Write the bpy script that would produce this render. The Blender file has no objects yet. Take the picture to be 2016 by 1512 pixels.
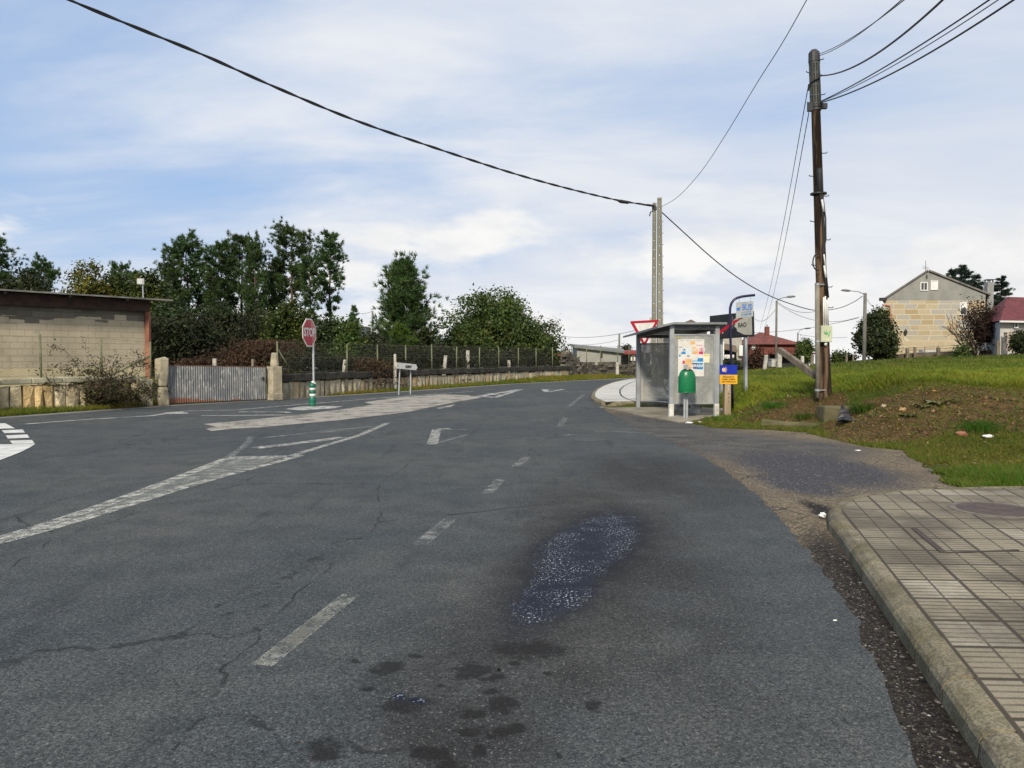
import bpy, bmesh, math, random
import numpy as np
from mathutils import Vector, Matrix, geometry

SC = bpy.context.scene
COL = SC.collection
R = math.radians

# ------------------------------------------------------------------ camera
F = 1523.0            # focal length in pixels of the 2016 wide photograph
CX, CY = 1008.0, 756.0
PITCH = math.atan((756.0 - 702.0) / F)
CAMZ = 1.6
cam_d = bpy.data.cameras.new("camera")
cam = bpy.data.objects.new("camera", cam_d)
COL.objects.link(cam)
cam.location = (0, 0, CAMZ)
cam.rotation_euler = (math.pi / 2 - PITCH, 0, 0)
cam_d.sensor_width = 36.0
cam_d.lens = F / 2016.0 * 36.0
cam_d.clip_start = 0.05
cam_d.clip_end = 6000
SC.camera = cam

# ------------------------------------------------------------------ sky, sun, exposure
SUN_EL, SUN_AZ = R(34), R(194)       # azimuth clockwise from +Y: behind the camera, to its left
SC.view_settings.view_transform = 'Standard'
SC.view_settings.look = 'None'
SC.view_settings.gamma = 1
SC.view_settings.exposure = 0.08
SC.view_settings.use_curve_mapping = False
SC.render.film_transparent = False
SC.cycles.use_denoising = True
SC.cycles.max_bounces = 8
SC.cycles.transparent_max_bounces = 24


def node(nt, typ, ins=None, **props):
    n = nt.nodes.new(typ)
    for k, v in props.items():
        setattr(n, k, v)
    if ins:
        for k, v in ins.items():
            s = n.inputs[k]
            if isinstance(v, bpy.types.NodeSocket):
                nt.links.new(v, s)
            else:
                s.default_value = v
    return n


def math_(nt, op, a, b=None, c=None, clamp=False):
    n = nt.nodes.new('ShaderNodeMath')
    n.operation = op
    n.use_clamp = clamp
    for i, v in enumerate((a, b, c)):
        if v is None:
            continue
        if isinstance(v, bpy.types.NodeSocket):
            nt.links.new(v, n.inputs[i])
        else:
            n.inputs[i].default_value = v
    return n.outputs[0]


def mixc(nt, fac, a, b, blend='MIX'):
    n = nt.nodes.new('ShaderNodeMix')
    n.data_type = 'RGBA'
    n.blend_type = blend
    for s, v in ((n.inputs[0], fac), (n.inputs[6], a), (n.inputs[7], b)):
        if isinstance(v, bpy.types.NodeSocket):
            nt.links.new(v, s)
        else:
            s.default_value = (*v, 1) if (not isinstance(v, (int, float)) and len(v) == 3) else v
    return n.outputs[2]


def smooth(nt, v, lo, hi):
    n = nt.nodes.new('ShaderNodeMapRange')
    n.interpolation_type = 'SMOOTHSTEP'
    nt.links.new(v, n.inputs[0])
    n.inputs[1].default_value = lo
    n.inputs[2].default_value = hi
    return n.outputs[0]


def noise(nt, vec, scale, detail=3.0, rough=0.55, dist=0.0):
    n = nt.nodes.new('ShaderNodeTexNoise')
    if vec is not None:
        nt.links.new(vec, n.inputs['Vector'])
    n.inputs['Scale'].default_value = scale
    n.inputs['Detail'].default_value = detail
    n.inputs['Roughness'].default_value = rough
    n.inputs['Distortion'].default_value = dist
    return n.outputs[0]


world = bpy.data.worlds.new("World")
SC.world = world
world.use_nodes = True
wt = world.node_tree
wt.nodes.clear()
sky = node(wt, 'ShaderNodeTexSky', sky_type='NISHITA', sun_disc=False, sun_elevation=SUN_EL,
           sun_rotation=SUN_AZ, altitude=300, air_density=1.0, dust_density=1.2, ozone_density=1.6)
tc = node(wt, 'ShaderNodeTexCoord')
D = tc.outputs['Generated']
sep = node(wt, 'ShaderNodeSeparateXYZ', {0: D})
dx, dy, dz = sep.outputs
den = math_(wt, 'ADD', math_(wt, 'MAXIMUM', dz, 0.0), 0.22)
pl = node(wt, 'ShaderNodeCombineXYZ', {0: math_(wt, 'DIVIDE', dx, den), 1: math_(wt, 'DIVIDE', dy, den), 2: 0.0})
mp = node(wt, 'ShaderNodeMapping', {0: pl.outputs[0], 'Location': (2.3, 0.7, 0), 'Rotation': (0, 0, R(24)), 'Scale': (0.55, 1.25, 1)})
na = noise(wt, mp.outputs[0], 1.25, 7, 0.56, 0.35)          # high thin veils
mp2 = node(wt, 'ShaderNodeMapping', {0: D, 'Location': (0.4, 0.2, 0.31), 'Scale': (1.0, 1.0, 2.6)})
nb = noise(wt, mp2.outputs[0], 3.4, 6, 0.55, 0.1)          # low cumulus
# veils: thick to the right and towards the horizon, open to the left and above
cov = math_(wt, 'ADD', na, math_(wt, 'MULTIPLY', dx, 0.42))
cov = math_(wt, 'ADD', cov, math_(wt, 'MULTIPLY', smooth(wt, dz, 0.33, 0.02), 0.22))
cov = math_(wt, 'ADD', cov, math_(wt, 'MULTIPLY', smooth(wt, dz, 0.30, 0.60), 0.10))
veil = smooth(wt, cov, 0.22, 0.70)
low = smooth(wt, math_(wt, 'ADD', nb, math_(wt, 'ADD', math_(wt, 'MULTIPLY', dz, -1.1), math_(wt, 'MULTIPLY', dx, 0.10))), 0.34, 0.46)
low = math_(wt, 'MULTIPLY', low, smooth(wt, dz, 0.34, 0.16))
nc = noise(wt, mp2.outputs[0], 6.0, 5, 0.6, 0.0)
white = mixc(wt, smooth(wt, nc, 0.30, 0.68), (7.4, 7.45, 7.6), (8.9, 8.8, 8.6))
veilc = mixc(wt, smooth(wt, na, 0.35, 0.75), (6.3, 6.75, 7.6), (8.2, 8.25, 8.35))
blue = mixc(wt, 0.75, sky.outputs[0], (3.5, 5.1, 7.9))
c1 = mixc(wt, math_(wt, 'MULTIPLY', veil, 0.93), blue, veilc)
c2 = mixc(wt, math_(wt, 'MULTIPLY', low, 0.95), c1, white)
bg = node(wt, 'ShaderNodeBackground', {0: c2, 1: 0.105})
node(wt, 'ShaderNodeOutputWorld', {0: bg.outputs[0]})

sun_d = bpy.data.lights.new("sun", 'SUN')
sun = bpy.data.objects.new("sun", sun_d)
COL.objects.link(sun)
sun_d.energy = 4.2
sun_d.angle = R(6)
sun_d.color = (1.0, 0.90, 0.74)
sdir = Vector((math.sin(SUN_AZ) * math.cos(SUN_EL), math.cos(SUN_AZ) * math.cos(SUN_EL), math.sin(SUN_EL)))
sun.rotation_euler = sdir.to_track_quat('Z', 'Y').to_euler()

# ------------------------------------------------------------------ measuring the photograph
cp, sp_ = math.cos(PITCH), math.sin(PITCH)


def ray(px, py):
    u = (px - CX) / F
    v = (CY - py) / F
    return Vector((u, cp + v * sp_, -sp_ + v * cp))


def G(px, py, z=0.0):
    d = ray(px, py)
    t = (z - CAMZ) / d.z
    return Vector((d.x * t, d.y * t, z))


def P(px, py, Y):
    d = ray(px, py)
    t = Y / d.y
    return Vector((d.x * t, Y, CAMZ + d.z * t))


def rng(seed):
    return np.random.default_rng(seed)


# ------------------------------------------------------------------ objects
ORG = {}


def tag(o, label=None, cat=None, group=None, kind=None):
    if label: o['label'] = label
    if cat: o['category'] = cat
    if group: o['group'] = group
    if kind: o['kind'] = kind
    return o


def thing(name, label, cat, loc, group=None):
    o = bpy.data.objects.new(name, None)
    COL.objects.link(o)
    o.location = loc
    o.empty_display_size = 0.3
    ORG[o.name] = Vector(loc)
    return tag(o, label, cat, group)


def link_mesh(name, me, mat, parent=None, smooth=False):
    o = bpy.data.objects.new(name, me)
    COL.objects.link(o)
    if mat is not None:
        for m in (mat if isinstance(mat, (list, tuple)) else [mat]):
            me.materials.append(m)
    if parent is not None:
        o.parent = parent
        org = ORG[parent.name]
        if org.length > 0:
            me.transform(Matrix.Translation(-org))
        ORG[o.name] = org
    else:
        ORG[o.name] = Vector((0, 0, 0))
    if smooth:
        me.shade_smooth()
    return o


def recenter(o, loc):
    """put a parentless mesh object's origin at loc"""
    loc = Vector(loc)
    o.data.transform(Matrix.Translation(-loc))
    o.location = loc
    ORG[o.name] = loc
    return o


def copy_tree(o, parent=None):
    c = o.copy()
    COL.objects.link(c)
    if parent is not None:
        c.parent = parent
    for ch in list(o.children):
        copy_tree(ch, c)
    return c


class MB:
    def __init__(s):
        s.v, s.f, s.c, s.m = [], [], [], []
        s.col = (1, 1, 1)
        s.mi = 0

    def add(s, vs, fs):
        b = len(s.v)
        s.v += [tuple(v) for v in vs]
        s.c += [s.col] * len(vs)
        s.f += [tuple(b + i for i in f) for f in fs]
        s.m += [s.mi] * len(fs)
        return s

    def box(s, c, size, rot=None):
        c = Vector(c)
        h = Vector(size) / 2
        vs = [Vector((x * h.x, y * h.y, z * h.z)) for z in (-1, 1) for y in (-1, 1) for x in (-1, 1)]
        if rot is not None:
            vs = [rot @ v for v in vs]
        vs = [c + v for v in vs]
        return s.add(vs, [(0, 2, 3, 1), (4, 5, 7, 6), (0, 1, 5, 4), (2, 6, 7, 3), (0, 4, 6, 2), (1, 3, 7, 5)])

    def beam(s, a, b, w, h, up=(0, 0, 1), w2=None, h2=None):
        a, b = Vector(a), Vector(b)
        d = (b - a).normalized()
        up = Vector(up)
        sd = d.cross(up)
        if sd.length < 1e-4:
            sd = d.cross(Vector((0, 1, 0)))
        sd.normalize()
        u2 = sd.cross(d)
        vs = []
        for p, ww, hh in ((a, w, h), (b, w2 or w, h2 or h)):
            for i, j in ((-1, -1), (1, -1), (1, 1), (-1, 1)):
                vs.append(p + sd * (i * ww / 2) + u2 * (j * hh / 2))
        return s.add(vs, [(0, 3, 2, 1), (4, 5, 6, 7), (0, 1, 5, 4), (1, 2, 6, 5), (2, 3, 7, 6), (3, 0, 4, 7)])

    def tube(s, pts, r, n=8, cap=True):
        pts = [Vector(p) for p in pts]
        rs = r if isinstance(r, (list, tuple)) else [r] * len(pts)
        rings = []
        ref = None
        for i, p in enumerate(pts):
            d = (pts[min(i + 1, len(pts) - 1)] - pts[max(i - 1, 0)]).normalized()
            if ref is None:
                ref = Vector((1, 0, 0)) if abs(d.x) < 0.8 else Vector((0, 1, 0))
            ref = (ref - d * ref.dot(d)).normalized()
            b = d.cross(ref)
            rings.append([p + (ref * math.cos(2 * math.pi * k / n) + b * math.sin(2 * math.pi * k / n)) * rs[i] for k in range(n)])
        vs = [v for rg in rings for v in rg]
        fs = []
        for i in range(len(pts) - 1):
            for k in range(n):
                fs.append((i * n + k, i * n + (k + 1) % n, (i + 1) * n + (k + 1) % n, (i + 1) * n + k))
        if cap:
            fs.append(tuple(range(n - 1, -1, -1)))
            fs.append(tuple(range((len(pts) - 1) * n, len(pts) * n)))
        return s.add(vs, fs)

    def lathe(s, prof, c=(0, 0, 0), n=24, squash=1.0, flat_back=None):
        c = Vector(c)
        vs = []
        for r, z in prof:
            for k in range(n):
                a = 2 * math.pi * k / n
                vs.append(c + Vector((r * math.cos(a), r * math.sin(a) * squash, z)))
        fs = []
        for i in range(len(prof) - 1):
            for k in range(n):
                fs.append((i * n + k, i * n + (k + 1) % n, (i + 1) * n + (k + 1) % n, (i + 1) * n + k))
        fs.append(tuple(range(n - 1, -1, -1)))
        fs.append(tuple(range((len(prof) - 1) * n, len(prof) * n)))
        return s.add(vs, fs)

    def panel(s, o, right, up, pts, th):
        """2d outline extruded backwards by th; front faces right x up"""
        o, right, up = Vector(o), Vector(right).normalized(), Vector(up).normalized()
        nrm = right.cross(up).normalized()
        n = len(pts)
        fr = [o + right * a + up * b for a, b in pts]
        bk = [p - nrm * th for p in fr]
        fs = [tuple(range(n)), tuple(range(2 * n - 1, n - 1, -1))]
        for i in range(n):
            j = (i + 1) % n
            fs.append((i, i + n, j + n, j))
        return s.add(fr + bk, fs)

    def prism(s, pts, z0, z1):
        n = len(pts)
        vs = [(p[0], p[1], z0) for p in pts] + [(p[0], p[1], z1) for p in pts]
        fs = [tuple(range(n - 1, -1, -1)), tuple(range(n, 2 * n))]
        for i in range(n):
            j = (i + 1) % n
            fs.append((i, j, j + n, i + n))
        return s.add(vs, fs)

    def build(s, name, mat, parent=None, smooth=False, bevel=0, color=False):
        me = bpy.data.meshes.new(name)
        me.from_pydata(s.v, [], s.f)
        if color:
            at = me.color_attributes.new('Col', 'FLOAT_COLOR', 'POINT')
            at.data.foreach_set('color', np.array([(*c, 1.0) for c in s.c], dtype=np.float32).ravel())
        if any(s.m):
            me.polygons.foreach_set('material_index', s.m)
        me.update()
        o = link_mesh(name, me, mat, parent, smooth)
        if bevel:
            md = o.modifiers.new('bevel', 'BEVEL')
            md.width = bevel
            md.segments = 2
            md.limit_method = 'ANGLE'
            md.angle_limit = R(40)
        return o


def tri_mesh(name, verts, mat, parent=None, cols=None, per=3, smooth=False):
    """verts (N, per, 3): N separate triangles or quads"""
    N = len(verts)
    me = bpy.data.meshes.new(name)
    me.vertices.add(N * per)
    me.loops.add(N * per)
    me.polygons.add(N)
    me.vertices.foreach_set('co', np.asarray(verts, dtype=np.float32).ravel())
    me.loops.foreach_set('vertex_index', np.arange(N * per, dtype=np.int32))
    me.polygons.foreach_set('loop_start', np.arange(0, N * per, per, dtype=np.int32))
    me.polygons.foreach_set('loop_total', np.full(N, per, dtype=np.int32))
    if cols is not None:
        at = me.color_attributes.new('Col', 'FLOAT_COLOR', 'POINT')
        c4 = np.ones((N, per, 4), dtype=np.float32)
        c4[:, :, :3] = cols[:, None, :]
        at.data.foreach_set('color', c4.ravel())
    me.update()
    me.validate()
    return link_mesh(name, me, mat, parent, smooth)


def text(name, s, size, o, right, up, mat, parent, bold=0.0, xs=1.0, ext=0.0015):
    cu = bpy.data.curves.new(name, 'FONT')
    cu.body = s
    cu.size = size
    cu.align_x = 'CENTER'
    cu.align_y = 'CENTER'
    cu.extrude = ext
    cu.offset = bold
    cu.resolution_u = 4
    cu.materials.append(mat)
    tmp = bpy.data.objects.new(name, cu)
    me = bpy.data.meshes.new_from_object(tmp)
    bpy.data.objects.remove(tmp)
    ob = bpy.data.objects.new(name, me)
    COL.objects.link(ob)
    right, up = Vector(right).normalized(), Vector(up).normalized()
    n = right.cross(up)
    org = ORG[parent.name]
    loc = Vector(o) - org + n * (ext * 1.5)
    m = Matrix(((right.x * xs, up.x, n.x, loc.x), (right.y * xs, up.y, n.y, loc.y), (right.z * xs, up.z, n.z, loc.z), (0, 0, 0, 1)))
    ob.parent = parent
    ob.matrix_local = m
    ORG[ob.name] = org
    return ob


# ------------------------------------------------------------------ materials
def base_mat(name):
    m = bpy.data.materials.new(name)
    m.use_nodes = True
    nt = m.node_tree
    nt.nodes.clear()
    out = nt.nodes.new('ShaderNodeOutputMaterial')
    bs = nt.nodes.new('ShaderNodeBsdfPrincipled')
    nt.links.new(bs.outputs[0], out.inputs[0])
    tcn = nt.nodes.new('ShaderNodeTexCoord')
    return m, nt, bs, out, tcn.outputs['Object']


def setin(nt, bs, key, v):
    if isinstance(v, bpy.types.NodeSocket):
        nt.links.new(v, bs.inputs[key])
    else:
        bs.inputs[key].default_value = (*v, 1) if not isinstance(v, (int, float)) and len(v) == 3 else v


def bump(nt, bs, h, strength=0.3, dist=0.02):
    b = node(nt, 'ShaderNodeBump', {'Height': h, 'Strength': strength, 'Distance': dist})
    nt.links.new(b.outputs[0], bs.inputs['Normal'])


def M(name, c1, c2=None, scale=3.0, rough=0.75, metal=0.0, bmp=0.25, bscale=None, vcol=False, stretch=(1, 1, 1), lo=0.35, hi=0.65,
      dirt=None, dirt_amt=0.0, spec=0.4, bd=0.01, speck=0.0):
    m, nt, bs, out, co = base_mat(name)
    mpn = node(nt, 'ShaderNodeMapping', {0: co, 'Scale': stretch})
    v = mpn.outputs[0]
    if c2 is None:
        c2 = tuple(x * 0.78 for x in c1)
    n1 = noise(nt, v, scale, 5, 0.6)
    c = mixc(nt, smooth(nt, n1, lo, hi), c1, c2)
    if dirt is not None:
        n2 = noise(nt, v, scale * 0.37, 6, 0.65, 0.6)
        c = mixc(nt, math_(nt, 'MULTIPLY', smooth(nt, n2, 0.45, 0.7), dirt_amt), c, dirt)
    if speck:
        c = mixc(nt, speck, c, mixc(nt, smooth(nt, noise(nt, v, 70, 4, 0.75), 0.35, 0.65), (0.25, 0.25, 0.25), (1.7, 1.7, 1.65)), 'MULTIPLY')
    if vcol:
        at = node(nt, 'ShaderNodeVertexColor', layer_name='Col')
        c = mixc(nt, 1.0, c, at.outputs[0], 'MULTIPLY')
    setin(nt, bs, 'Base Color', c)
    setin(nt, bs, 'Roughness', rough)
    setin(nt, bs, 'Metallic', metal)
    setin(nt, bs, 'Specular IOR Level', spec)
    if bmp:
        nb_ = noise(nt, v, bscale or scale * 6, 4, 0.6)
        bump(nt, bs, nb_, bmp, bd)
    return m


def leaf_mat(name, c1, c2, trans=0.3, rough=0.6):
    """colour comes from each leaf's own tint attribute and a per-plant shift"""
    m, nt, bs, out, co = base_mat(name)
    at = node(nt, 'ShaderNodeVertexColor', layer_name='Col')
    oi = node(nt, 'ShaderNodeObjectInfo')
    n1 = noise(nt, co, 1.1, 3, 0.6)
    c = mixc(nt, smooth(nt, n1, 0.32, 0.68), c1, c2)
    c = mixc(nt, 1.0, c, at.outputs[0], 'MULTIPLY')
    hs = node(nt, 'ShaderNodeHueSaturation', {'Hue': math_(nt, 'ADD', math_(nt, 'MULTIPLY', oi.outputs['Random'], 0.03), 0.485),
                                              'Value': math_(nt, 'ADD', math_(nt, 'MULTIPLY', oi.outputs['Random'], 0.35), 0.83), 'Color': c})
    setin(nt, bs, 'Base Color', hs.outputs[0])
    setin(nt, bs, 'Roughness', rough)
    setin(nt, bs, 'Specular IOR Level', 0.3)
    tr = node(nt, 'ShaderNodeBsdfTranslucent', {0: hs.outputs[0]})
    mx = node(nt, 'ShaderNodeMixShader', {0: trans, 1: bs.outputs[0], 2: tr.outputs[0]})
    nt.links.new(mx.outputs[0], out.inputs[0])
    return m


def alpha_out(nt, out, bs, fac):
    tr = node(nt, 'ShaderNodeBsdfTransparent')
    mx = node(nt, 'ShaderNodeMixShader', {0: fac, 1: tr.outputs[0], 2: bs.outputs[0]})
    nt.links.new(mx.outputs[0], out.inputs[0])


def ellipse(nt, v, cx, cy, rx, ry, rot=0.0, inner=0.6, outer=1.1):
    mpn = node(nt, 'ShaderNodeMapping', {0: v, 'Location': (cx, cy, 0), 'Rotation': (0, 0, rot), 'Scale': (rx, ry, 1e6)}, vector_type='TEXTURE')
    ln = node(nt, 'ShaderNodeVectorMath', {0: mpn.outputs[0]}, operation='LENGTH')
    return smooth(nt, ln.outputs['Value'], outer, inner)


def pxellipse(nt, v, px, py, rx, ry, **k):
    c = G(px, py)
    wy = (G(px, py - ry).y - G(px, py + ry).y) / 2
    return ellipse(nt, v, c.x, c.y, rx * c.y / F, wy, **k)


def warp(nt, v, scale, amt, detail=3):
    n = nt.nodes.new('ShaderNodeTexNoise')
    nt.links.new(v, n.inputs['Vector'])
    n.inputs['Scale'].default_value = scale
    n.inputs['Detail'].default_value = detail
    a = node(nt, 'ShaderNodeVectorMath', {0: n.outputs['Color'], 1: (0.5, 0.5, 0.5)}, operation='SUBTRACT')
    b = node(nt, 'ShaderNodeVectorMath', {0: a.outputs[0], 'Scale': amt}, operation='SCALE')
    c = node(nt, 'ShaderNodeVectorMath', {0: v, 1: b.outputs[0]}, operation='ADD')
    return c.outputs[0]


def vmax(nt, *fs):
    r = fs[0]
    for f in fs[1:]:
        r = math_(nt, 'MAXIMUM', r, f)
    return r
# ------------------------------------------------------------------ ground outlines
def g2(px, py, z=0.0):
    p = G(px, py, z)
    return (p.x, p.y)


r0 = rng(5)
far_edge = [g2(0, 821), g2(330, 797.5), g2(525, 787), g2(780, 771), g2(1000, 756), g2(1150, 748.5), g2(1250, 743.5)]
d0 = Vector((far_edge[1][0] - far_edge[0][0], far_edge[1][1] - far_edge[0][1])).normalized()
far_start = (far_edge[0][0] - d0.x * 40, far_edge[0][1] - d0.y * 40)
island_outer = [g2(1187, 799), g2(1170, 793), g2(1163, 787), g2(1164, 780), g2(1170, 772), g2(1184, 764), g2(1203, 757), g2(1228, 751), g2(1252, 747.5)]
asph_r = [(1280, 855), (1335, 869), (1371, 890), (1426, 919), (1484, 963), (1506, 995), (1545, 1030), (1590, 1075), (1640, 1140), (1690, 1215), (1730, 1300), (1763, 1394), (1797, 1470), (1815, 1530)]
asph_r = [g2(*p) for p in asph_r]
for _ in range(2):
    asph_r = [asph_r[0]] + [((a[0] + 2 * b[0] + c[0]) / 4, (a[1] + 2 * b[1] + c[1]) / 4) for a, b, c in zip(asph_r[:-2], asph_r[1:-1], asph_r[2:])] + [asph_r[-1]]


def rough_line(pts, step=0.12, amp=0.022, r=r0):
    out = []
    for a, b in zip(pts[:-1], pts[1:]):
        a, b = np.array(a), np.array(b)
        L = np.linalg.norm(b - a)
        n = max(1, int(L / step))
        nn = np.array([-(b - a)[1], (b - a)[0]]) / max(L, 1e-6)
        for i in range(n):
            out.append(tuple(a + (b - a) * i / n + nn * r.normal(0, amp)))
    out.append(tuple(pts[-1]))
    return out


road_poly = ([far_start] + far_edge + [(20, 66), (45, 76), (80, 82), (80, 74), (46, 68), (22, 57)] + island_outer[::-1]
             + [g2(1192, 808), g2(1230, 830)] + rough_line(asph_r) + [(1.62, 2.0), (1.2, -2), (0.6, -8), (far_start[0], -12)])
drive_poly = ([g2(1180, 800), g2(1250, 813), g2(1340, 826)] + rough_line([g2(*p) for p in
              [(1353, 831), (1400, 842), (1514, 846), (1583, 851), (1630, 862), (1700, 879), (1773, 886), (1798, 904), (1822, 919), (1850, 940), (1866, 952), (1900, 962)]], 0.2, 0.035)
              + [(3.4, 6.6), (1.9, 1.2), (1.0, -3), (0.2, -3), (0.3, 4), g2(1150, 850)])
# near pavement
KX = lambda y: 1.85 + (y - 3.03) * 0.266       # kerb foot line
pav_corner = [(KX(6.6), 6.6), (2.90, 7.05), (3.06, 7.5), (3.34, 7.95), (3.72, 8.3), (4.2, 8.55), (4.75, 8.7), (5.5, 8.78), (7.5, 8.85)]
pav_poly = [(KX(-2.5), -2.5), (KX(2), 2.0)] + pav_corner + [(9.0, 8.9), (7.5, -2.5)]
island_poly = island_outer + [(11.5, 49), (8.3, 33), (5.75, 24.6), (5.6, 23.4), g2(1262, 796.5)]
apron_poly = [g2(1180, 802), g2(1215, 809), g2(1262, 819), g2(1335, 831.5), g2(1362, 830), g2(1398, 822), g2(1425, 812), g2(1425, 806), (5.6, 24.2), (3.0, 23.9)]


def poly_dist(px, py, poly):
    """distance outside a polygon (0 inside); arrays"""
    n = len(poly)
    inside = np.zeros(px.shape, bool)
    dmin = np.full(px.shape, 1e9)
    for i in range(n):
        x1, y1 = poly[i]
        x2, y2 = poly[(i + 1) % n]
        ex, ey = x2 - x1, y2 - y1
        L2 = ex * ex + ey * ey + 1e-12
        t = np.clip(((px - x1) * ex + (py - y1) * ey) / L2, 0, 1)
        dmin = np.minimum(dmin, (px - x1 - t * ex) ** 2 + (py - y1 - t * ey) ** 2)
        c = (y1 > py) != (y2 > py)
        with np.errstate(divide='ignore', invalid='ignore'):
            xi = x1 + (py - y1) * ex / (ey if abs(ey) > 1e-12 else 1e-12)
        inside ^= c & (px < xi)
    d = np.sqrt(dmin)
    d[inside] = 0
    return d


coarse_road = ([far_start] + far_edge + [(20, 66), (45, 76), (80, 82), (80, 74), (46, 68), (22, 57)] + island_outer[::-1]
               + [g2(1192, 808), g2(1230, 830)] + asph_r + [(1.62, 2.0), (1.2, -2), (0.6, -8), (far_start[0], -12)])
flat_polys = [coarse_road, drive_poly, pav_poly, island_poly, apron_poly]

# ------------------------------------------------------------------ terrain
ctl = [(1475, 770, 23.5), (1560, 772, 20.5), (1622, 787, 18.5), (1700, 774, 17.5), (1800, 767, 16.5), (1900, 770, 16), (2010, 776, 15.5), (2200, 780, 15),
       (1690, 842, 15), (1750, 800, 15.7), (1850, 815, 14.8), (1950, 815, 14.4), (1800, 868, 13.5), (1900, 875, 13), (2016, 882, 12.6), (2250, 885, 12.5),
       (1450, 815, 20.3), (1530, 835, 18), (1600, 838, 17.2), (1500, 790, 21), (1560, 803, 19), (1590, 810, 18.1), (1690, 808, 17.2),
       (1480, 735, 42), (1560, 724, 52), (1650, 713, 60), (1750, 711, 66), (1800, 704, 74), (1900, 698, 80), (2016, 689, 82), (2300, 680, 85),
       (1600, 748, 28), (1700, 742, 29), (1900, 737, 27), (2016, 733, 25.5), (2200, 735, 25), (1800, 748, 21.5), (1950, 752, 20.5), (1700, 725, 43), (1850, 715, 45), (2016, 708, 46)]
C = [tuple(P(*c)) for c in ctl]
C += [(37, 112, -0.9), (22, 100, -0.7), (55, 102, 1.2), (45, 90, 1.9), (52, 92, 2.0), (60, 92, 2.3), (80, 92, 3.0), (20, 80, -0.2), (12, 75, 0.0), (28, 85, -0.2), (9.6, 30, 0.62), (12, 40, 0.5), (7.3, 25, 0.55), (8.6, 27, 0.62),
      (6, 20.5, 0.1), (-10, 40, .25), (-22, 40, .4), (-20, 60, .5), (0, 70, .2), (-45, 60, .6), (-30, 30, .3), (-3, 45, 0.15), (5, 63, 0.1), (0, 0, 0), (-10, 10, 0), (0, 20, 0), (-20, 10, 0), (5, 5, 0), (5, 10.5, 0.04), (7, 10.5, 0.08),
      (10, 10, .1), (20, 5, .4), (30, 20, 1.2), (40, 0, 1.0), (-5, 35, 0), (9, 62, 0.05), (-120, 130, -1), (120, 140, 0), (0, 140, -3), (-60, -40, 0), (60, -40, 0.6)]
C = np.array(C)


def rbf_setup(C):
    d = np.sqrt(((C[:, None, :2] - C[None, :, :2]) ** 2).sum(-1) + 0.6)
    A = np.zeros((len(C) + 1, len(C) + 1))
    A[:-1, :-1] = d + np.eye(len(C)) * -0.02
    A[:-1, -1] = A[-1, :-1] = 1
    b = np.append(C[:, 2], 0)
    return np.linalg.solve(A, b)


WT = rbf_setup(C)


def vnoise(x, y, seed=0):
    """cheap smooth value noise, arrays"""
    xi, yi = np.floor(x).astype(int), np.floor(y).astype(int)
    fx, fy = x - xi, y - yi
    fx, fy = fx * fx * (3 - 2 * fx), fy * fy * (3 - 2 * fy)

    def h(a, b):
        n = (a * 374761393 + b * 668265263 + seed * 1442695041) & 0x7fffffff
        n = ((n ^ (n >> 13)) * 1274126177) & 0x7fffffff
        return ((n ^ (n >> 16)) & 0xffff) / 65535.0
    a = h(xi, yi) * (1 - fx) + h(xi + 1, yi) * fx
    b = h(xi, yi + 1) * (1 - fx) + h(xi + 1, yi + 1) * fx
    return a * (1 - fy) + b * fy


def height(x, y):
    x, y = np.asarray(x, float), np.asarray(y, float)
    z = np.full(x.shape, WT[-1])
    for i in range(len(C)):
        z = z + WT[i] * np.sqrt((x - C[i, 0]) ** 2 + (y - C[i, 1]) ** 2 + 0.6)
    d = np.full(x.shape, 1e9)
    near = (x > -45) & (x < 82) & (y > -14) & (y < 90)
    if near.any():
        dn = np.full(near.sum(), 1e9)
        for p in flat_polys:
            dn = np.minimum(dn, poly_dist(x[near], y[near], p))
        d[near] = dn
    far = np.sqrt(x * x + y * y)
    s = np.clip(d / 1.4, 0, 1)
    s = s * s * (3 - 2 * s)
    k = np.clip((far - 95) / 60, 0, 1)
    z = z * (1 - k) + k * (-(far - 95) * 0.022 - 0.5)
    bumpy = (vnoise(x * 1.3, y * 1.3, 3) - 0.5) * 0.13 + (vnoise(x * 3.7, y * 3.7, 4) - 0.5) * 0.06
    bank = (x > 4) & (y > 12) & (y < 24)
    bumpy = np.where(bank, bumpy * 1.25, bumpy * 0.8)
    zz = z + bumpy * np.clip(1.5 - far / 80, 0.1, 1)
    return np.where(d <= 0, -0.035, zz * s + (-0.02 + bumpy * 0.2) * (1 - s))


def hz(x, y):
    return float(height(np.array([x]), np.array([y]))[0])


xs = np.concatenate([-np.geomspace(1500, 27, 26), np.arange(-26, 3, 0.8), np.arange(3, 24, 0.22), np.arange(24, 60, 1.2), np.geomspace(61, 1500, 26)])
ys = np.concatenate([-np.geomspace(600, 11, 10), np.arange(-10, 8, 1.0), np.arange(8, 27, 0.2), np.arange(27, 95, 1.1), np.geomspace(96, 3000, 24)])
XX, YY = np.meshgrid(xs, ys)
ZZ = height(XX.ravel(), YY.ravel()).reshape(XX.shape)
nx_, ny_ = len(xs), len(ys)
idx = np.arange(nx_ * ny_).reshape(ny_, nx_)
quads = np.stack([idx[:-1, :-1], idx[:-1, 1:], idx[1:, 1:], idx[1:, :-1]], -1).reshape(-1, 4)
me = bpy.data.meshes.new('ground')
me.from_pydata(np.stack([XX, YY, ZZ], -1).reshape(-1, 3).tolist(), [], quads.tolist())

# soil / turf mix: where the bank is bare is a mask written per vertex
mound = [g2_ for g2_ in []]


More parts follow.
